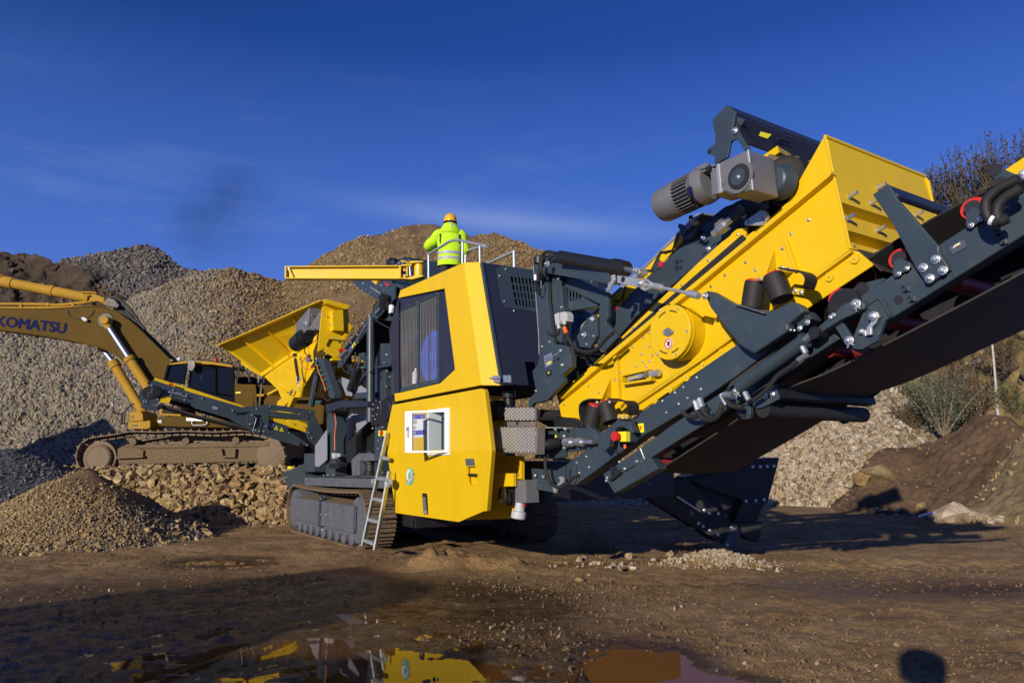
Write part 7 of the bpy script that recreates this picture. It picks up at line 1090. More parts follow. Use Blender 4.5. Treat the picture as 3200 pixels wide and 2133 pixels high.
# boom
DB = 21.35
bo_ = part('boom', MB().prism(xp(Z1, [(-1700, 800), (-600, 850), (0, 888), (500, 892), (940, 862), (1080, 872), (1220, 920), (1400, 1050), (1620, 1260), (1800, 1440), (1745, 1568), (1700, 1700), (1640, 1760), (1520, 1700), (1400, 1568), (1310, 1455), (1200, 1365), (1060, 1300), (800, 1235), (400, 1165), (0, 1110), (-500, 1030), (-1700, 960)], DB), W_*.62), 'boom_dirty_shaded', EX, .02)
part('boom_top_plate', MB().tube(bez(xp(Z1, [(0, 886), (500, 890), (940, 860), (1080, 870), (1220, 918), (1400, 1048), (1620, 1258), (1800, 1438)], DB)), .02, 6), 'boom_dirty_shaded', bo_, smooth=40)
part('boom_lip', MB().tube(bez(xp(Z1, [(0, 1108), (400, 1162), (800, 1232), (1060, 1297), (1200, 1362), (1310, 1452)], DB)), .018, 6), 'boom_dirty_shaded', bo_, smooth=40)
for pth in ([(-60, 838), (200, 838), (490, 842), (560, 848), (680, 843), (760, 835), (860, 825), (1040, 800), (1120, 840), (1225, 875)], [(-60, 880), (220, 880), (500, 878), (700, 873), (900, 868), (960, 868), (1100, 895), (1240, 955), (1400, 1060), (1520, 1160)]): part('hydraulic_line', MB().tube(bez(xp(Z1, pth, DB+.1)), .045, 8), 'digger_yellow', bo_, smooth=40)
for x, y in ((212, 840), (497, 838), (760, 835), (220, 880), (360, 882)): part('pipe_clamp', MB().prism(xp(Z1, [(x-12, y-16), (x+14, y-16), (x+14, y+20), (x-12, y+20)], DB+.04), W_*.12), 'digger_yellow', bo_, .005)
for pth in ([(1080, 790), (1200, 770), (1290, 820), (1370, 900), (1430, 990), (1520, 1110)], [(1180, 830), (1290, 880), (1400, 1000), (1500, 1110), (1640, 1260), (1790, 1420)], [(1200, 880), (1320, 950), (1460, 1090), (1600, 1240)]): part('boom_hose', MB().tube(bez(xp(Z1, pth, DB+.25)), .05, 7), 'rubber', bo_, smooth=40)
part('boom_hose', MB().tube(bez(xp(Z1, [(710, 900), (730, 960), (790, 990), (880, 990), (960, 950), (985, 900)], DB-.02)), .012, 5), 'rubber', bo_, smooth=40)
part('boom_lamp', MB().prism(xp(Z1, [(845, 985), (870, 970), (915, 995), (905, 1018), (875, 1015)], DB-.12), W_*.08), 'pale_plastic', bo_, .006)
ac = part('arm_cylinder', MB().cyl(Z1.p(-1400, 330, D=DB+.15), Z1.p(945, 778, D=DB+.15), .155, 20), 'digger_yellow', EX, smooth=30); part('cylinder_collar', MB().cyl(Z1.p(535, 697, D=DB+.15), Z1.p(570, 704, D=DB+.15), .175, 20).cyl(Z1.p(30, 602, D=DB+.15), Z1.p(140, 624, D=DB+.15), .18, 20).cyl(Z1.p(-10, 595, D=DB+.15), Z1.p(30, 602, D=DB+.15), .2, 20), 'digger_yellow', ac, smooth=30)
part('cylinder_port', MB().tube(bez(xp(Z1, [(1010, 730), (980, 718), (900, 715), (862, 718), (880, 745), (940, 750)], DB)), .03, 6), 'digger_yellow', ac, smooth=40); part('cylinder_eye', MB().prism(xp(Z1, [(930, 730), (1000, 720), (1060, 760), (1100, 770), (1080, 830), (1000, 800), (940, 810)], DB+.05), W_*.25), 'digger_yellow', ac, .02); part('pin_bracket', MB().prism(xp(Z1, [(1090, 800), (1130, 770), (1200, 790), (1250, 850), (1230, 880), (1120, 860)], DB+.0), W_*.3), 'digger_grease', bo_, .01)
def ram(pin, rod_end, foot, D):
    c_ = part('boom_cylinder', MB().cyl(Z1.p(*rod_end, D=D), Z3.p(*foot, D=D), .135, 20).cyl(Z1.p(*rod_end, D=D), Z1.p(*rod_end, D=D).lerp(Z3.p(*foot, D=D), .10), .165, 20), 'digger_yellow', EX, smooth=30); part('piston_rod', MB().cyl(Z1.p(*pin, D=D), Z1.p(*rod_end, D=D), .08, 16), 'chrome', c_, smooth=30)
    part('rod_eye', MB().lathe(Z1.p(*pin, D=D-.14), W_, [(0, .11), (.02, .13), (.25, .13), (.27, .11)], 18), 'digger_yellow', c_, smooth=30); part('rod_neck', MB().cyl(Z1.p(*pin, D=D), Z1.p(*pin, D=D).lerp(Z1.p(*rod_end, D=D), .22), .10, 14), 'digger_yellow', c_, smooth=30)
    part('cylinder_pipe', MB().cyl(Z1.p(rod_end[0]-40, rod_end[1]+20, D=D-.1), Z3.p(foot[0]-60, foot[1]-20, D=D-.1), .025, 6), 'digger_yellow', c_, smooth=40)
ram((1090, 1005), (1350, 1400), (905, 400), 21.1); ram((1060, 1290), (1180, 1440), (870, 700), 22.05)
part('boss_plate', MB().lathe(Z1.p(1105, 1010, D=DB-.03), W_, [(0, .22), (.03, .24)], 24), 'digger_grease', bo_)
ta, tb_ = Z1.p(-38, 1062, D=DB-.004), Z1.p(690, 1144, D=DB-.004)
tt = text('lettering', 'KOMATSU', bo_, ta, tb_-ta, V(0.02, 0, 1), .30, 'print_navy', depth=.004)
xs = [v.co.x for v in tt.data.vertices]; kx = (tb_.x-ta.x)/(max(xs)-min(xs)); x0 = min(xs); z_at = {}
for v in tt.data.vertices: dx = v.co.x-x0; v.co.z += (tb_.z-ta.z)*dx*(kx-1)/(tb_.x-ta.x); v.co.x = x0+dx*kx
bm = bmesh.new()
for ox, oz, oy in ((0, 0, 0), (.022, 0, -.001), (-.022, 0, -.002), (0, .014, -.003), (0, -.014, -.0025)):
    k = len(bm.verts); bm.from_mesh(tt.data); bm.verts.ensure_lookup_table()
    for v in bm.verts[k:]: v.co += V(ox, oy, oz)
bm.to_mesh(tt.data); bm.free()
# the arm and bucket, mostly outside the frame
part('arm', MB().prism([V(-24.0, 21.45, 6.6), V(-20.4, 21.45, 4.6), V(-20.9, 21.45, 3.9), V(-25.4, 21.45, 2.9), V(-25.6, 21.45, 3.3)], W_*.45), 'boom_dirty_shaded', EX, .02); part('bucket', MB().prism([V(-26.2, 21.0, 3.4), V(-25.2, 21.0, 3.3), V(-24.8, 21.0, 2.5), V(-25.4, 21.0, 1.8), V(-26.6, 21.0, 2.2)], W_*1.5), 'steel_mud', EX, .03)

# ================================================================== people
def skin_body(name, joints, edges, radii, mt, parent):
    names = list(joints); me = bpy.data.meshes.new(name); fr = frame_of(parent)
    me.from_pydata([tuple(Vector(joints[k])-fr) for k in names], [(names.index(a), names.index(b_)) for a, b_ in edges], [])
    o = link(name, me, mt, parent); md = o.modifiers.new('skin', 'SKIN'); md.use_smooth_shade = True
    for k, sv in zip(names, me.skin_vertices[0].data):
        r_ = radii[k]; sv.radius = r_ if isinstance(r_, tuple) else (r_, r_)
    me.skin_vertices[0].data[0].use_root = True; o.modifiers.new('sub', 'SUBSURF').levels = 1; o.modifiers['sub'].render_levels = 2; return o
def person(base, fwd, label, hands, seated=False, h=1.0, elbows=None):
    """base: between the feet; fwd: where the body faces; hands: left and right wrist in the body's frame (right, forward, up)"""
    f = Vector(fwd).normalized(); r_ = Vector((f.y, -f.x, 0)); b_ = Vector(base); Q = lambda x, y, z: b_+r_*x*h+f*y*h+V(0, 0, z*h)
    t = thing('person', label, 'person', base)
    hip = .50 if seated else .95
    J = {'pelvis': Q(0, 0, hip), 'waist': Q(0, -.01, hip+.18), 'chest': Q(0, -.01, hip+.40), 'neck': Q(0, 0, hip+.53), 'skull0': Q(0, .015, hip+.62), 'skull': Q(0, .02, hip+.71), 'crown': Q(0, .0, hip+.79)}
    Rd = {'pelvis': (.16, .11), 'waist': (.15, .10), 'chest': (.17, .11), 'neck': .06, 'skull0': (.065, .08), 'skull': (.078, .098), 'crown': (.055, .07)}
    E = [('pelvis', 'waist'), ('waist', 'chest'), ('chest', 'neck'), ('neck', 'skull0'), ('skull0', 'skull'), ('skull', 'crown')]
    for s, nm in ((-1, 'l'), (1, 'r')):
        hx, hy, hz = hands[0 if s < 0 else 1]; sh = Q(.19*s, -.01, hip+.46); hd = Q(hx, hy, hz)
        el = Q(*(elbows[0 if s < 0 else 1])) if elbows else sh.lerp(hd, .5)+r_*.08*s-V(0, 0, .14)
        J['sh'+nm], J['el'+nm], J['wr'+nm] = sh, el, hd; Rd['sh'+nm], Rd['el'+nm], Rd['wr'+nm] = .06, .043, .03; E += [('chest', 'sh'+nm), ('sh'+nm, 'el'+nm), ('el'+nm, 'wr'+nm)]
        d = (hd-el).normalized(); sd = d.cross(V(0, 0, 1)).normalized(); J['palm'+nm] = hd+d*.07; Rd['palm'+nm] = (.035, .018); E.append(('wr'+nm, 'palm'+nm))
        for k, (off, ln) in enumerate(((-.03, .065), (-.01, .08), (.01, .075), (.028, .06))):
            a = 'f%d%s' % (k, nm); J[a] = hd+d*.105+sd*off; J[a+'t'] = hd+d*(.105+ln*.6)+sd*off-V(0, 0, ln*.55); Rd[a] = Rd[a+'t'] = .009; E += [('palm'+nm, a), (a, a+'t')]
        J['th'+nm] = hd+d*.06-sd*.05*s; J['tt'+nm] = hd+d*.10-sd*.055*s-V(0, 0, .02); Rd['th'+nm] = Rd['tt'+nm] = .011; E += [('wr'+nm, 'th'+nm), ('th'+nm, 'tt'+nm)]
        if seated: J['kn'+nm], J['an'+nm], J['to'+nm] = Q(.11*s, .46, hip+.02), Q(.11*s, .52, .08), Q(.11*s, .68, .04)
        else: J['kn'+nm], J['an'+nm], J['to'+nm] = Q(.10*s, .02, .50), Q(.10*s, 0, .09), Q(.12*s, .17, .04)
        J['hi'+nm] = Q(.09*s, 0, hip-.05); Rd['hi'+nm], Rd['kn'+nm], Rd['an'+nm], Rd['to'+nm] = .095, .062, .045, .04; E += [('pelvis', 'hi'+nm), ('hi'+nm, 'kn'+nm), ('kn'+nm, 'an'+nm), ('an'+nm, 'to'+nm)]
    J['nose'] = Q(0, .125, hip+.67); Rd['nose'] = .014; E.append(('skull', 'nose'))
    body = skin_body('body', J, E, Rd, 'skin', t); part_ = lambda nm, mb, mt, **k: part(nm, mb, mt, t, **k)
    for s in (-1, 1): part('ear', MB().lathe(Q(.078*s, .0, hip+.67), r_*s, [(-.01, .02), (.01, .028), (.018, .01)], 10), 'skin', body, smooth=40)
    for s in (-1, 1): part('eye', MB().lathe(Q(.032*s, .098, hip+.70), f, [(-.005, .012), (.006, .009)], 8), 'white_paint', body, smooth=40)
    part('mouth', MB().bar(Q(-.025, .094, hip+.615), Q(.025, .094, hip+.615), .012, .008), 'skin', body)
    tro = MB(); boots = MB()
    for nm in 'lr': tro.tube([J['hi'+nm]+V(0, 0, .08), J['hi'+nm], J['hi'+nm].lerp(J['kn'+nm], .5), J['kn'+nm], J['kn'+nm].lerp(J['an'+nm], .6), J['an'+nm]+V(0, 0, .02)], [.12, .115, .095, .08, .075, .075], 12); boots.tube([J['an'+nm]+V(0, 0, .1), J['an'+nm], J['an'+nm].lerp(J['to'+nm], .4)-V(0, 0, .02), J['to'+nm]+f*.06], [.065, .065, .055, .035], 10)
    part_('trousers', tro, 'trousers', smooth=50); part_('boots', boots, 'black_plastic', smooth=50)
    return t, J, Q, f, r_, hip, part_
def ring_rows(Q, rows, n=20, wob=0.0):
    out = []
    for k, (z, rx, ry, dx, dy) in enumerate(rows): out.append([Q(dx+math.cos(2*math.pi*i/n)*rx*(1+wob*math.sin(i*2.7+k*1.9)), dy+math.sin(2*math.pi*i/n)*ry*(1+wob*math.cos(i*3.1+k)), z) for i in range(n)])
    return out
# worker on the platform, back to the camera
pw = Z6.p(950, 700, D=13.3); zf = Z6.p(940, 1000, D=13.3).z-.80
t, J, Q, f, r_, hip, pt = person((pw.x+.02, 13.35, zf), (-.08, 1, 0), 'person in a yellow-green high-visibility jacket and yellow hard hat standing on the crusher', ((-.16, .34, 1.26), (.14, .34, 1.24)), elbows=((-.41, .06, 1.20), (.30, .05, 1.12)), h=1.02)
jk = MB().quads(ring_rows(Q, [(.80, .225, .165, 0, 0), (.83, .228, .168, 0, 0), (.95, .225, .165, 0, 0), (1.08, .222, .158, 0, 0), (1.20, .238, .155, .0, -.01), (1.32, .245, .15, .0, -.01), (1.41, .225, .14, 0, -.01), (1.47, .17, .125, 0, -.01), (1.52, .10, .105, 0, -.01)], 26, .026), True)
jo = pt('jacket', jk, 'hi_vis', smooth=70)
for nm, s in (('l', -1), ('r', 1)):
    sl_ = part('sleeve', MB().tube(bez([J['sh'+nm]-r_*.05*s, J['sh'+nm]+r_*.03*s, J['sh'+nm].lerp(J['el'+nm], .5), J['el'+nm], J['el'+nm].lerp(J['wr'+nm], .5), J['wr'+nm]], 4), [.10]*3+[.098]*8+[.09]*6+[.075]*4, 14), 'hi_vis', jo, smooth=70)
    a, b_ = J['sh'+nm].lerp(J['el'+nm], .74), J['sh'+nm].lerp(J['el'+nm], .90); part('tape', MB().tube([a, b_], [.1005, .0975], 16), 'reflective_tape', jo, smooth=60)
    part('armpit_panel', MB().tube([J['sh'+nm]-r_*.015*s-f*.105-V(0, 0, .02), J['sh'+nm]-r_*.01*s-f*.105-V(0, 0, .16), J['sh'+nm]-r_*.04*s-f*.09-V(0, 0, .26)], [.02, .018, .012], 6), 'jacket_dark', jo, smooth=60)
for z in (.905, 1.01): part('tape', MB().quads(ring_rows(Q, [(z, .229, .170, 0, 0), (z+.055, .229, .168, 0, 0)], 26, .014), True), 'reflective_tape', jo, smooth=70)
for s in (-1, 1): part('tape', MB().tube(bez([Q(.13*s, .02, 1.505), Q(.14*s, -.07, 1.475), Q(.14*s, -.13, 1.42)]), .018, 6), 'reflective_tape', jo, smooth=60) if s < 0 else None
hdm = MB().quads(ring_rows(Q, [(1.42, .19, .10, 0, -.06), (1.47, .195, .14, 0, -.05), (1.52, .17, .145, 0, -.045), (1.57, .14, .13, 0, -.035), (1.61, .115, .115, 0, -.03), (1.60, .09, .09, 0, -.02)], 22, .02), True); ho_ = part('hood', hdm, 'hi_vis', jo, smooth=70); part('tape', MB().prism([Q(.015, -.185, 1.50), Q(.055, -.18, 1.50), Q(.05, -.148, 1.61), Q(.015, -.152, 1.61)], -f*.006), 'reflective_tape', jo)

hm = MB().quads(ring_rows(Q, [(1.655, .135, .165, 0, .02), (1.665, .125, .15, 0, .005), (1.70, .122, .145, 0, .0), (1.75, .112, .13, 0, 0), (1.79, .088, .10, 0, 0), (1.815, .05, .06, 0, 0), (1.82, .005, .006, 0, 0)], 24), True); hl = pt('hard_hat', hm, 'helmet_yellow', smooth=60); part('hat_brim', MB().prism([Q(math.sin(a)*.13, .03+math.cos(a)*.19, 1.655) for a in np.linspace(-1.3, 1.3, 12)], V(0, 0, -.012)), 'helmet_yellow', hl); part('hat_ridge', MB().tube(bez([Q(0, -.135, 1.69), Q(0, -.10, 1.785), Q(0, 0, 1.83), Q(0, .12, 1.77)]), .015, 6), 'helmet_yellow', hl, smooth=60)
pt('hair', MB().quads(ring_rows(Q, [(1.585, .07, .075, 0, -.02), (1.62, .085, .095, 0, -.01), (1.665, .09, .105, 0, -.005)], 16), True), 'hair', smooth=60); pt('collar', MB().quads(ring_rows(Q, [(1.60, .082, .09, 0, -.015), (1.625, .085, .095, 0, -.01)], 16), True), 'red_paint', smooth=60)
# operator in the cab
ph = Z3.p(1440, 250, D=DC+.5)
t, J, Q, f, r_, hip, pt = person((ph.x+.02, DC+.5, ph.z-1.20), (-1, -.12, 0), 'person in a dark jacket and dark glasses sitting in the excavator cab', ((-.2, .42, .72), (.2, .42, .72)), seated=True)
pt('jacket', MB().quads(ring_rows(Q, [(.48, .20, .14, 0, 0), (.65, .20, .145, 0, 0), (.85, .225, .14, 0, 0), (.97, .20, .12, 0, 0), (1.05, .09, .08, 0, 0)], 20, .02), True).tube(bez([J['shl'], J['shl'].lerp(J['ell'], .5), J['ell'], J['wrl']], 4), .07, 10).tube(bez([J['shr'], J['shr'].lerp(J['elr'], .5), J['elr'], J['wrr']], 4), .07, 10), 'jacket_dark', smooth=60)
pt('jumper', MB().quads(ring_rows(Q, [(.75, .12, .05, 0, .12), (.95, .12, .05, 0, .10), (1.03, .08, .05, 0, .05)], 14), True), 'jumper_green', smooth=60)
pt('hair', MB().quads(ring_rows(Q, [(1.18, .085, .09, 0, -.025), (1.26, .088, .10, 0, -.01), (1.31, .07, .085, 0, -.0), (1.335, .03, .04, 0, 0)], 16), True), 'hair', smooth=60); pt('dark_glasses', MB().bar(Q(-.07, .10, 1.205), Q(.07, .10, 1.205), .02, .035), 'black_plastic', bevel=.008)
# photographer standing at the camera (only the shadow falls into the frame)
t, J, Q, f, r_, hip, pt = person((-.16, -.24, ground_z(np.array([0.0]), np.array([-.4]))[0]), (.1, 1, 0), 'person in a dark jacket and cap standing right behind the viewpoint', ((-.12, .22, 1.22), (.12, .22, 1.20)), h=1.12)
pt('jacket', MB().quads(ring_rows(Q, [(.82, .21, .15, 0, 0), (1.0, .20, .145, 0, 0), (1.3, .24, .145, 0, 0), (1.42, .21, .12, 0, 0), (1.5, .10, .09, 0, 0)], 20, .02), True).tube(bez([J['shl'], J['ell'], J['wrl']], 4), .075, 10).tube(bez([J['shr'], J['elr'], J['wrr']], 4), .075, 10), 'jacket_dark', smooth=60)
pt('hat', MB().quads(ring_rows(Q, [(1.55, .135, .14, 0, 0), (1.64, .15, .16, 0, 0), (1.70, .15, .16, 0, 0), (1.745, .125, .14, 0, 0), (1.77, .08, .10, 0, 0), (1.775, .02, .03, 0, 0)], 18), True), 'jacket_dark', smooth=60)
# ================================================================== unseen machine added behind the camera, outline shaped to cast the foreground shadow
HS = V(math.sin(SUN_HEAD), math.cos(SUN_HEAD), 0); HC = V(math.cos(SUN_HEAD), -math.sin(SUN_HEAD), 0)
def bp_(c, a, z): return HC*c + HS*a + V(0, 0, z)
PK = thing('shadow_machine', 'unseen dark grey tracked machine added behind the viewpoint to cast the foreground shadow', 'unseen_machine', tuple(bp_(-5, -9, 0)))
b_ = part('shadow_machine_body', MB().prism([bp_(-9.6, -9, 1.1), bp_(-1.2, -9, 1.1), bp_(-1.2, -9, 3.0), bp_(-1.5, -9, 3.25), bp_(-2.0, -9, 3.1), bp_(-2.6, -9, 2.85), bp_(-3.0, -9, 3.1), bp_(-3.4, -9, 3.40), bp_(-3.7, -9, 3.25), bp_(-4.3, -9, 3.10), bp_(-5.2, -9, 3.0), bp_(-9.6, -9, 2.6)], HS*2.2), 'grey_paint', PK, .02)
part('feed_hopper', MB().prism([bp_(-9.6, -8.6, 2.4), bp_(-5.25, -8.6, 2.9), bp_(-5.25, -8.6, 4.02), bp_(-7.4, -8.6, 4.30), bp_(-8.8, -8.6, 3.05), bp_(-9.6, -8.6, 2.75)], HS*1.4), 'yellow_paint', PK, .02)  # hopper outline of the added unseen machine, shaped for its shadow
for c in (-8.6, -3.2): part('crawler_track', MB().prism([bp_(c-1.3, -9.4, .0), bp_(c+1.3, -9.4, .0), bp_(c+1.6, -9.4, .5), bp_(c+1.3, -9.4, 1.0), bp_(c-1.3, -9.4, 1.0), bp_(c-1.6, -9.4, .5)], HS*.6), 'steel_mud', PK, .03); part('crawler_track', MB().prism([bp_(c-1.3, -7.2, .0), bp_(c+1.3, -7.2, .0), bp_(c+1.6, -7.2, .5), bp_(c+1.3, -7.2, 1.0), bp_(c-1.3, -7.2, 1.0), bp_(c-1.6, -7.2, .5)], HS*.6), 'steel_mud', PK, .03)  # tracks of the added unseen machine
part('shadow_machine_belt', MB().bar(bp_(-9.0, -8, 1.6), bp_(-11.6, -8, 2.6), .9, .2, HS), 'black_steel', PK)

# ================================================================== boulders and single stones
def stone(name, label, cat, p, r_, mt, seed, group=None, flat=(1, .85, .7), n=20, me=None, rz=None):
    me = me or rock_mesh(name, mt, n, seed, flat, .2); o = bpy.data.objects.new(name, me); COL.objects.link(o); o.location = p; o.scale = (r_, r_*random.uniform(.85, 1.1), r_*random.uniform(.8, 1.1))
    o.rotation_euler = (random.uniform(-.3, .3), random.uniform(-.3, .3), random.uniform(0, 6.28) if rz is None else rz); return tag(o, label, cat, group)
def hit(dx, dy, sink=.1):
    """the first point of the banks or the ground under a pixel"""
    for D in np.arange(15, 27, .08):
        p = DSP.p(dx, dy, D=D); z = float(ground_z(np.array([p.x]), np.array([D]))[0])
        for s_ in (Hb, Ho):
            k = np.argmin((s_[0]-p.x)**2+(s_[1]-D)**2)
            if abs(s_[1].reshape(-1)[k]-D) < .3: z = max(z, float(s_[2].reshape(-1)[k]))
        if p.z <= z+sink: return p
    return p
def gpt(dx, dy, D): p = DSP.p(dx, dy, D=D); return p
stone('boulder', 'mossy ochre boulder half sunk in the brown bank', 'boulder', hit(2012, 1092, .12), .52, 'stone_ochre', 5, None, (1, .8, .75), 26)
stone('boulder', 'low brown boulder beside the mossy one in the bank', 'boulder', hit(1984, 1102, .05), .34, 'stone_brown', 9, None, (1, .8, .6), 24)
stone('boulder', 'biggest pale tan boulder lying at the foot of the bank', 'boulder', hit(2183, 1182, .16), .50, 'stone_pale', 12, None, (1.15, .7, .6), 26, rz=.1)
stone('boulder', 'rounded dark brown boulder left of the biggest pale one', 'boulder', hit(2118, 1170, .1), .24, 'stone_brown', 16, None, (1, .8, .8), 22)
me_s = [rock_mesh('stone', 'stone_pale', 14, 200+i, (1, .8, .65), .2) for i in range(5)]; random.seed(21)
for k in range(46):
    dx = random.choice([random.uniform(1960, 2140), random.uniform(2140, 2300), random.uniform(2225, 2300)]); hp_ = hit(dx, 1168+(dx-1960)*.085+random.uniform(-7, 9), .02); x, D, z = hp_; s = random.uniform(.04, .10)+(0.08 if dx > 2215 and random.random() < .4 else 0)
    stone('stone', 'loose pale stone at the foot of the brown bank', 'stone', V(x, D, z+s*.35), s, None, 0, 'stones along the foot of the bank', me=me_s[k % 5])
for dx, dy, s, lb in ((1343, 1285, .075, 'single white stone nearest the mud ridge by the track'), (1445, 1284, .10, 'whitest of the larger stones beside the small rubble pile'), (1332, 1336, .07, 'brown stone alone on the mud in front of the crusher'), (1540, 1278, .09, 'pale stone at the edge of the crusher shadow'), (1500, 1288, .06, 'small pale stone between two larger ones near the rubble pile')):
    p = DSP.p(dx, dy, D=1.0); d = ray(dx*1.36054, dy*1.36054); tt_ = -(CAM_H-.05)/d.z; p = V(d.x*tt_, d.y*tt_, .05+s*.4); stone('stone', lb, 'stone', p, s, 'stone_brown' if 'brown' in lb else 'stone_pale', int(dx), None, (1, .85, .75), 16)
sc_ = thing('scrap', 'white crooked strip of scrap plastic on the ground by the bank', 'scrap', tuple(gpt(2130, 1181, 18.2))); part('scrap_strip', MB().tube(bez([gpt(2108, 1186, 18.2), gpt(2125, 1180, 18.2), gpt(2148, 1176, 18.2)]), [.01]+[.03]*11+[.012], 6), 'white_paint', sc_, smooth=50)
# rough stones on the slope below the digger, the largest 230 one by one
me_t = [rock_mesh('rock', 'stone_tan', 14, 300+i, [(1, .8, .65), (1, .9, .8), (1, .65, .55), (1, .75, .7)][i % 4], .26) for i in range(8)]
w2 = np.ones((len(by)-1, len(bx)-1)); w2[58:] = 0; cxm = (BX[:-1, :-1]/BY[:-1, :-1]*2280+1600); w2 *= (cxm > 330)*(cxm < 960); pr_ = sample_grid(BX, BY, BZ, 230, np.random.default_rng(5), w2)
for k, q in enumerate(pr_):
    s = .085+.12*random.random()**2; stone('rock', 'rough tan rock on the slope below the excavator', 'rock', V(*q)+V(0, -.02, s*.25), s, None, 0, 'rocks on the slope below the excavator', me=me_t[k % 8])
# ================================================================== plants
def leaf_mat(name, cols, rough=.6):
    m = bpy.data.materials.new(name); m.use_nodes = True; n, l = m.node_tree.nodes, m.node_tree.links; b = n['Principled BSDF']; b.inputs['Roughness'].default_value = rough; b.inputs['Specular IOR Level'].default_value = .3
    a = n.new('ShaderNodeAttribute'); a.attribute_name = 'shade'; rp = n.new('ShaderNodeValToRGB')
    while len(rp.color_ramp.elements) < len(cols): rp.color_ramp.elements.new(.5)
    for i, c in enumerate(cols): rp.color_ramp.elements[i].position = i/(len(cols)-1); rp.color_ramp.elements[i].color = c+(1,)
    l.new(a.outputs['Fac'], rp.inputs[0]); l.new(rp.outputs[0], b.inputs['Base Color']); MATS[name] = m
leaf_mat('dark_leaves', [(.018, .022, .012), (.045, .05, .022), (.085, .065, .028), (.10, .06, .03), (.05, .022, .03)])
leaf_mat('grey_leaves', [(.05, .065, .04), (.10, .12, .075), (.15, .16, .11), (.09, .10, .05)])
leaf_mat('russet_leaves', [(.055, .04, .018), (.10, .055, .03), (.13, .08, .035), (.07, .07, .025)])
leaf_mat('green_leaves', [(.03, .045, .012), (.06, .08, .02), (.10, .12, .035)])
mat('bark', (.10, .075, .05), .85, var=.3); mat('stem_brown', (.24, .18, .11), .7, var=.2); mat('birch_bark', (.46, .44, .39), .6, var=.25, vscale=9, dust=(.05, .045, .04), dust_amt=.35)
def foliage(name, P, Ld, size, mt, parent, rg_, wid=.32):
    """narrow leaves: P points, Ld directions"""
    n = len(P); d = Ld/np.linalg.norm(Ld, axis=1)[:, None]; sd = np.cross(d, rg_.normal(0, 1, (n, 3))); sd /= np.linalg.norm(sd, axis=1)[:, None]; ln = size*rg_.uniform(.55, 1.3, n)[:, None]
    v = np.stack([P, P+d*ln*.5+sd*ln*wid*.5, P+d*ln, P+d*ln*.5-sd*ln*wid*.5], 1).reshape(-1, 3); me = bpy.data.meshes.new(name); fr = np.array(frame_of(parent)); me.vertices.add(4*n); me.vertices.foreach_set('co', (v-fr).astype(np.float32).reshape(-1))
    me.loops.add(4*n); me.loops.foreach_set('vertex_index', np.arange(4*n, dtype=np.int32)); me.polygons.add(n); me.polygons.foreach_set('loop_start', np.arange(0, 4*n, 4, dtype=np.int32)); me.polygons.foreach_set('loop_total', np.full(n, 4, np.int32)); me.update(calc_edges=True)
    a = me.attributes.new('shade', 'FLOAT', 'FACE'); a.data.foreach_set('value', rg_.random(n).astype(np.float32)); return link(name, me, mt, parent)
def shrub(name, label, base, h, w, ns, nl, size, lm, bm, seed, group=None, bare=.15, lean=0.0, spike=False):
    rg_ = np.random.default_rng(seed); b_ = Vector(base); t = thing(name, label, name.replace('_', ' '), tuple(b_), 0, group); st_ = MB(); P, Ld = [], []
    for k in range(ns):
        a = rg_.uniform(0, 6.28); rr_ = rg_.random()**.6; hh_ = h*rg_.uniform(.55, 1.0)*(1-.25*rr_); tip = b_+V(math.cos(a)*w*rr_+lean*h, math.sin(a)*w*rr_, hh_); mid = b_.lerp(tip, .5)+V(math.cos(a)*w*.06, math.sin(a)*w*.06, h*.06); pth = bez([b_+V(math.cos(a)*.06, math.sin(a)*.06, 0), mid, tip], 5); r0 = .016*h**.8; st_.tube(pth, [r0*(1-.8*i/(len(pth)-1)) for i in range(len(pth))], 5)
        for _ in range(max(1, nl//ns)):
            i = bare+(1-bare)*rg_.random()**.8; j = min(int(i*(len(pth)-1)), len(pth)-2); p = pth[j].lerp(pth[j+1], i*(len(pth)-1)-j); sp_ = .10*h*(1-i*.45)*(.35 if spike and i > .8 else 1); p = p+V(*rg_.normal(0, sp_*.6, 3)); P.append(p); Ld.append(V(math.cos(a)*.4, math.sin(a)*.4, .6)+V(*rg_.normal(0, .75, 3)))
        if spike:
            for q in range(7): P.append(tip+V(0, 0, q*.05*h*.25)+V(*rg_.normal(0, .02, 3))); Ld.append(V(*rg_.normal(0, .35, 3))+V(math.cos(a)*.3, 0, .9))
    part('stems', st_, bm, t, smooth=60); foliage('foliage', np.array(P), np.array(Ld), size, lm, t, rg_); return t
def hill_z(px, D):
    x = view_x(px, D); k = np.argmin((Hh[0]-x)**2+(Hh[1]-D)**2); return float(Hh[2].reshape(-1)[k])
n_ = 0; LB = 'dark rust-tinged wild shrub with seed spikes on the hilltop skyline'
for dx, D, h_, w_ in ((2120, 46, 2.6, 1.3), (2160, 45, 3.1, 1.6), (2198, 46, 3.5, 1.7), (2235, 45, 3.2, 1.8), (2268, 44, 4.3, 1.9), (2300, 45, 5.0, 1.9), (2335, 43, 5.2, 2.0), (2370, 42, 5.0, 2.0), (2180, 43, 2.6, 1.6), (2255, 42, 2.8, 1.6), (2320, 41, 3.0, 1.7), (2420, 41, 5, 2)):
    px = dx*1.36054; z = hill_z(px, D); shrub('wild_shrub', LB, (view_x(px, D), D, z-.2), h_, w_, 22, 900, .21, 'dark_leaves', 'bark', 400+n_, 'wild shrubs on the hilltop skyline', .12, 0, True); n_ += 1
def on(surf, px, D):
    x = view_x(px, D); k = np.argmin((surf[0]-x)**2+(surf[1]-D)**2); return V(float(x), D, float(surf[2].reshape(-1)[k]))
b0 = max((on(Hh, 2168*1.36054, 25.6), on(Hb, 2168*1.36054, 25.6), on(Hp, 2168*1.36054, 25.6)), key=lambda v: v.z)
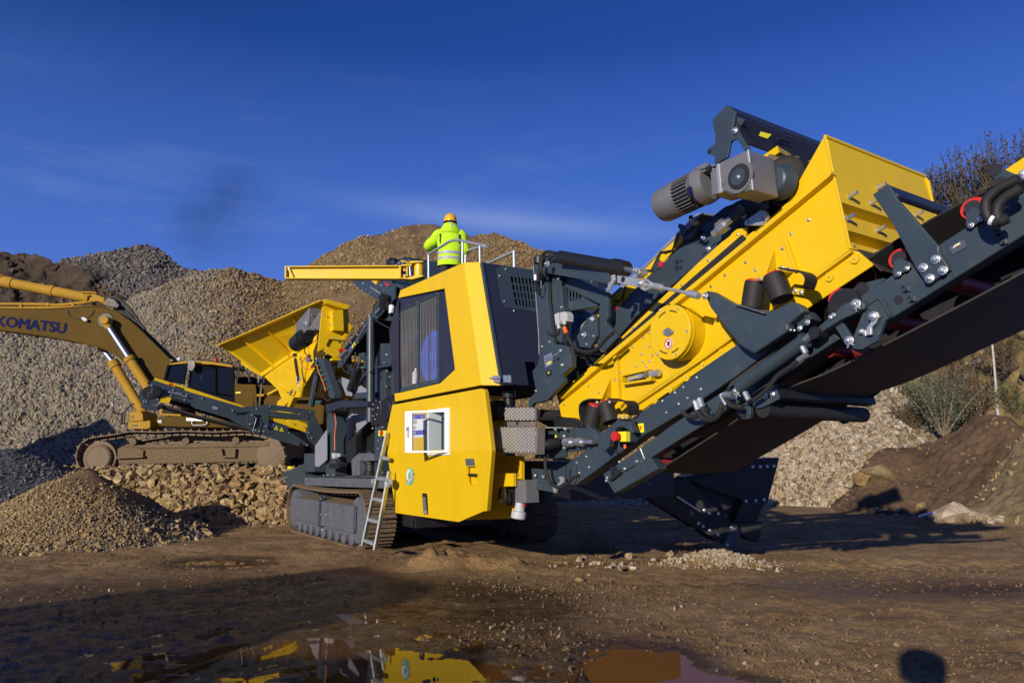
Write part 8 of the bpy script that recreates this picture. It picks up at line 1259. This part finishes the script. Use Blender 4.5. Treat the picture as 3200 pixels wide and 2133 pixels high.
p0 = gpt(2168, 1000, 25.0); shrub('grey_bush', 'grey-green bush with pale upright stems growing on the bank edge', tuple(p0), 2.6, 1.3, 26, 9000, .085, 'grey_leaves', 'stem_brown', 500, None, .12)
p0 = gpt(2232, 985, 26.0); shrub('russet_bush', 'reddish-brown bush between the grey bush and the birch', tuple(p0), 2.6, 1.3, 30, 3000, .10, 'russet_leaves', 'bark', 501, None, .15)
p0 = gpt(2100, 985, 26.5); shrub('russet_bush', 'low russet bush at the edge of the rock slope', tuple(p0), 1.5, 1.0, 24, 1600, .10, 'russet_leaves', 'bark', 502, None, .1)
p0 = gpt(2338, 960, 24.0); shrub('green_bush', 'small green leafy bush right of the birch trunk', tuple(p0), 1.5, .9, 24, 1800, .09, 'green_leaves', 'bark', 503, None, .1)
p0 = gpt(2310, 850, 29); shrub('russet_bush', 'brown bush high on the cliff right of the birch', tuple(p0), 1.8, 1.2, 22, 1300, .12, 'russet_leaves', 'bark', 504, None, .1)
p0 = gpt(2205, 960, 28); shrub('russet_bush', 'dense brown bush behind the grey bush', tuple(p0), 3.2, 1.6, 30, 2600, .12, 'russet_leaves', 'bark', 505, None, .1)
p0 = gpt(2120, 940, 28.5); shrub('green_bush', 'dull green bush on the slope under the conveyor belt', tuple(p0), 1.6, 1.2, 24, 1600, .11, 'green_leaves', 'bark', 506, None, .1)
p0 = gpt(2270, 730, 33); shrub('green_bush', 'mossy green bush on the cliff just below the belt', tuple(p0), 1.8, 1.4, 24, 1500, .13, 'green_leaves', 'bark', 507, None, .1)
p0 = gpt(218, 648, 46); shrub('green_bush', 'small pale green bush on the dark gravel heap', tuple(p0), 1.6, 1.8, 24, 1200, .14, 'grey_leaves', 'bark', 508, None, .0)
bt = gpt(2292, 948, 24.6); bi = thing('birch_tree', 'slim white birch trunk standing on the brown bank', 'tree', tuple(bt)); tp = [gpt(2292, 952, 24.6), gpt(2287, 880, 24.6), gpt(2280, 800, 24.6), gpt(2274, 740, 24.6), gpt(2268, 640, 24.6), gpt(2262, 560, 24.6)]; tp = [tp[0]-V(0, 0, .4)]+tp
part('trunk', MB().tube(bez(tp, 4), [.052-.0016*i for i in range(25)], 10), 'birch_bark', bi, smooth=60); rb_ = np.random.default_rng(9); tw_ = MB(); P, Ld = [], []
for k in range(16):
    a = tp[3].lerp(tp[6], rb_.random()); e = a+V(*rb_.normal(0, .45, 3))+V(0, 0, .4); tw_.tube([a, a.lerp(e, .5)+V(0, 0, .05), e], [.012, .008, .004], 4)
    for _ in range(14): P.append(a.lerp(e, rb_.uniform(.3, 1))+V(*rb_.normal(0, .07, 3))); Ld.append(V(*rb_.normal(0, 1, 3)))
part('branches', tw_, 'bark', bi); foliage('crown', np.array(P), np.array(Ld), .07, 'russet_leaves', bi, rb_, .5)
gt = MB()
# ================================================================== faint exhaust smoke drifting over the digger
sm_c = DSP.p(505, 478, D=30); sm = bpy.data.meshes.new('exhaust_smoke'); bm = bmesh.new(); bmesh.ops.create_icosphere(bm, subdivisions=3, radius=1.0); bm.to_mesh(sm); bm.free()
so_ = bpy.data.objects.new('exhaust_smoke', sm); COL.objects.link(so_); so_.location = sm_c; so_.scale = (2.9, 1.6, 3.0); so_['kind'] = 'stuff'
m = bpy.data.materials.new('smoke'); m.use_nodes = True; n, l = m.node_tree.nodes, m.node_tree.links; n.remove(n['Principled BSDF']); vp = n.new('ShaderNodeVolumePrincipled'); vp.inputs['Color'].default_value = (.02, .02, .02, 1)
tcn = n.new('ShaderNodeTexCoord'); nz = n.new('ShaderNodeTexNoise'); nz.inputs['Scale'].default_value = 1.1; nz.inputs['Detail'].default_value = 4; ln_ = n.new('ShaderNodeVectorMath'); ln_.operation = 'LENGTH'; fo = n.new('ShaderNodeMapRange'); fo.inputs[1].default_value = 1.0; fo.inputs[2].default_value = .25
mr = n.new('ShaderNodeMapRange'); mr.inputs[1].default_value = .42; mr.inputs[2].default_value = .72; mr.inputs[4].default_value = .40; mm = n.new('ShaderNodeMath'); mm.operation = 'MULTIPLY'
for a, b_ in ((tcn.outputs['Object'], nz.inputs['Vector']), (tcn.outputs['Object'], ln_.inputs[0]), (ln_.outputs['Value'], fo.inputs[0]), (nz.outputs[0], mr.inputs[0]), (mr.outputs[0], mm.inputs[0]), (fo.outputs[0], mm.inputs[1]), (mm.outputs[0], vp.inputs['Density']), (vp.outputs[0], n['Material Output'].inputs['Volume'])): l.new(a, b_)
sm.materials.append(m); S.cycles.volume_max_steps = 96; S.cycles.volume_step_rate = 2.0
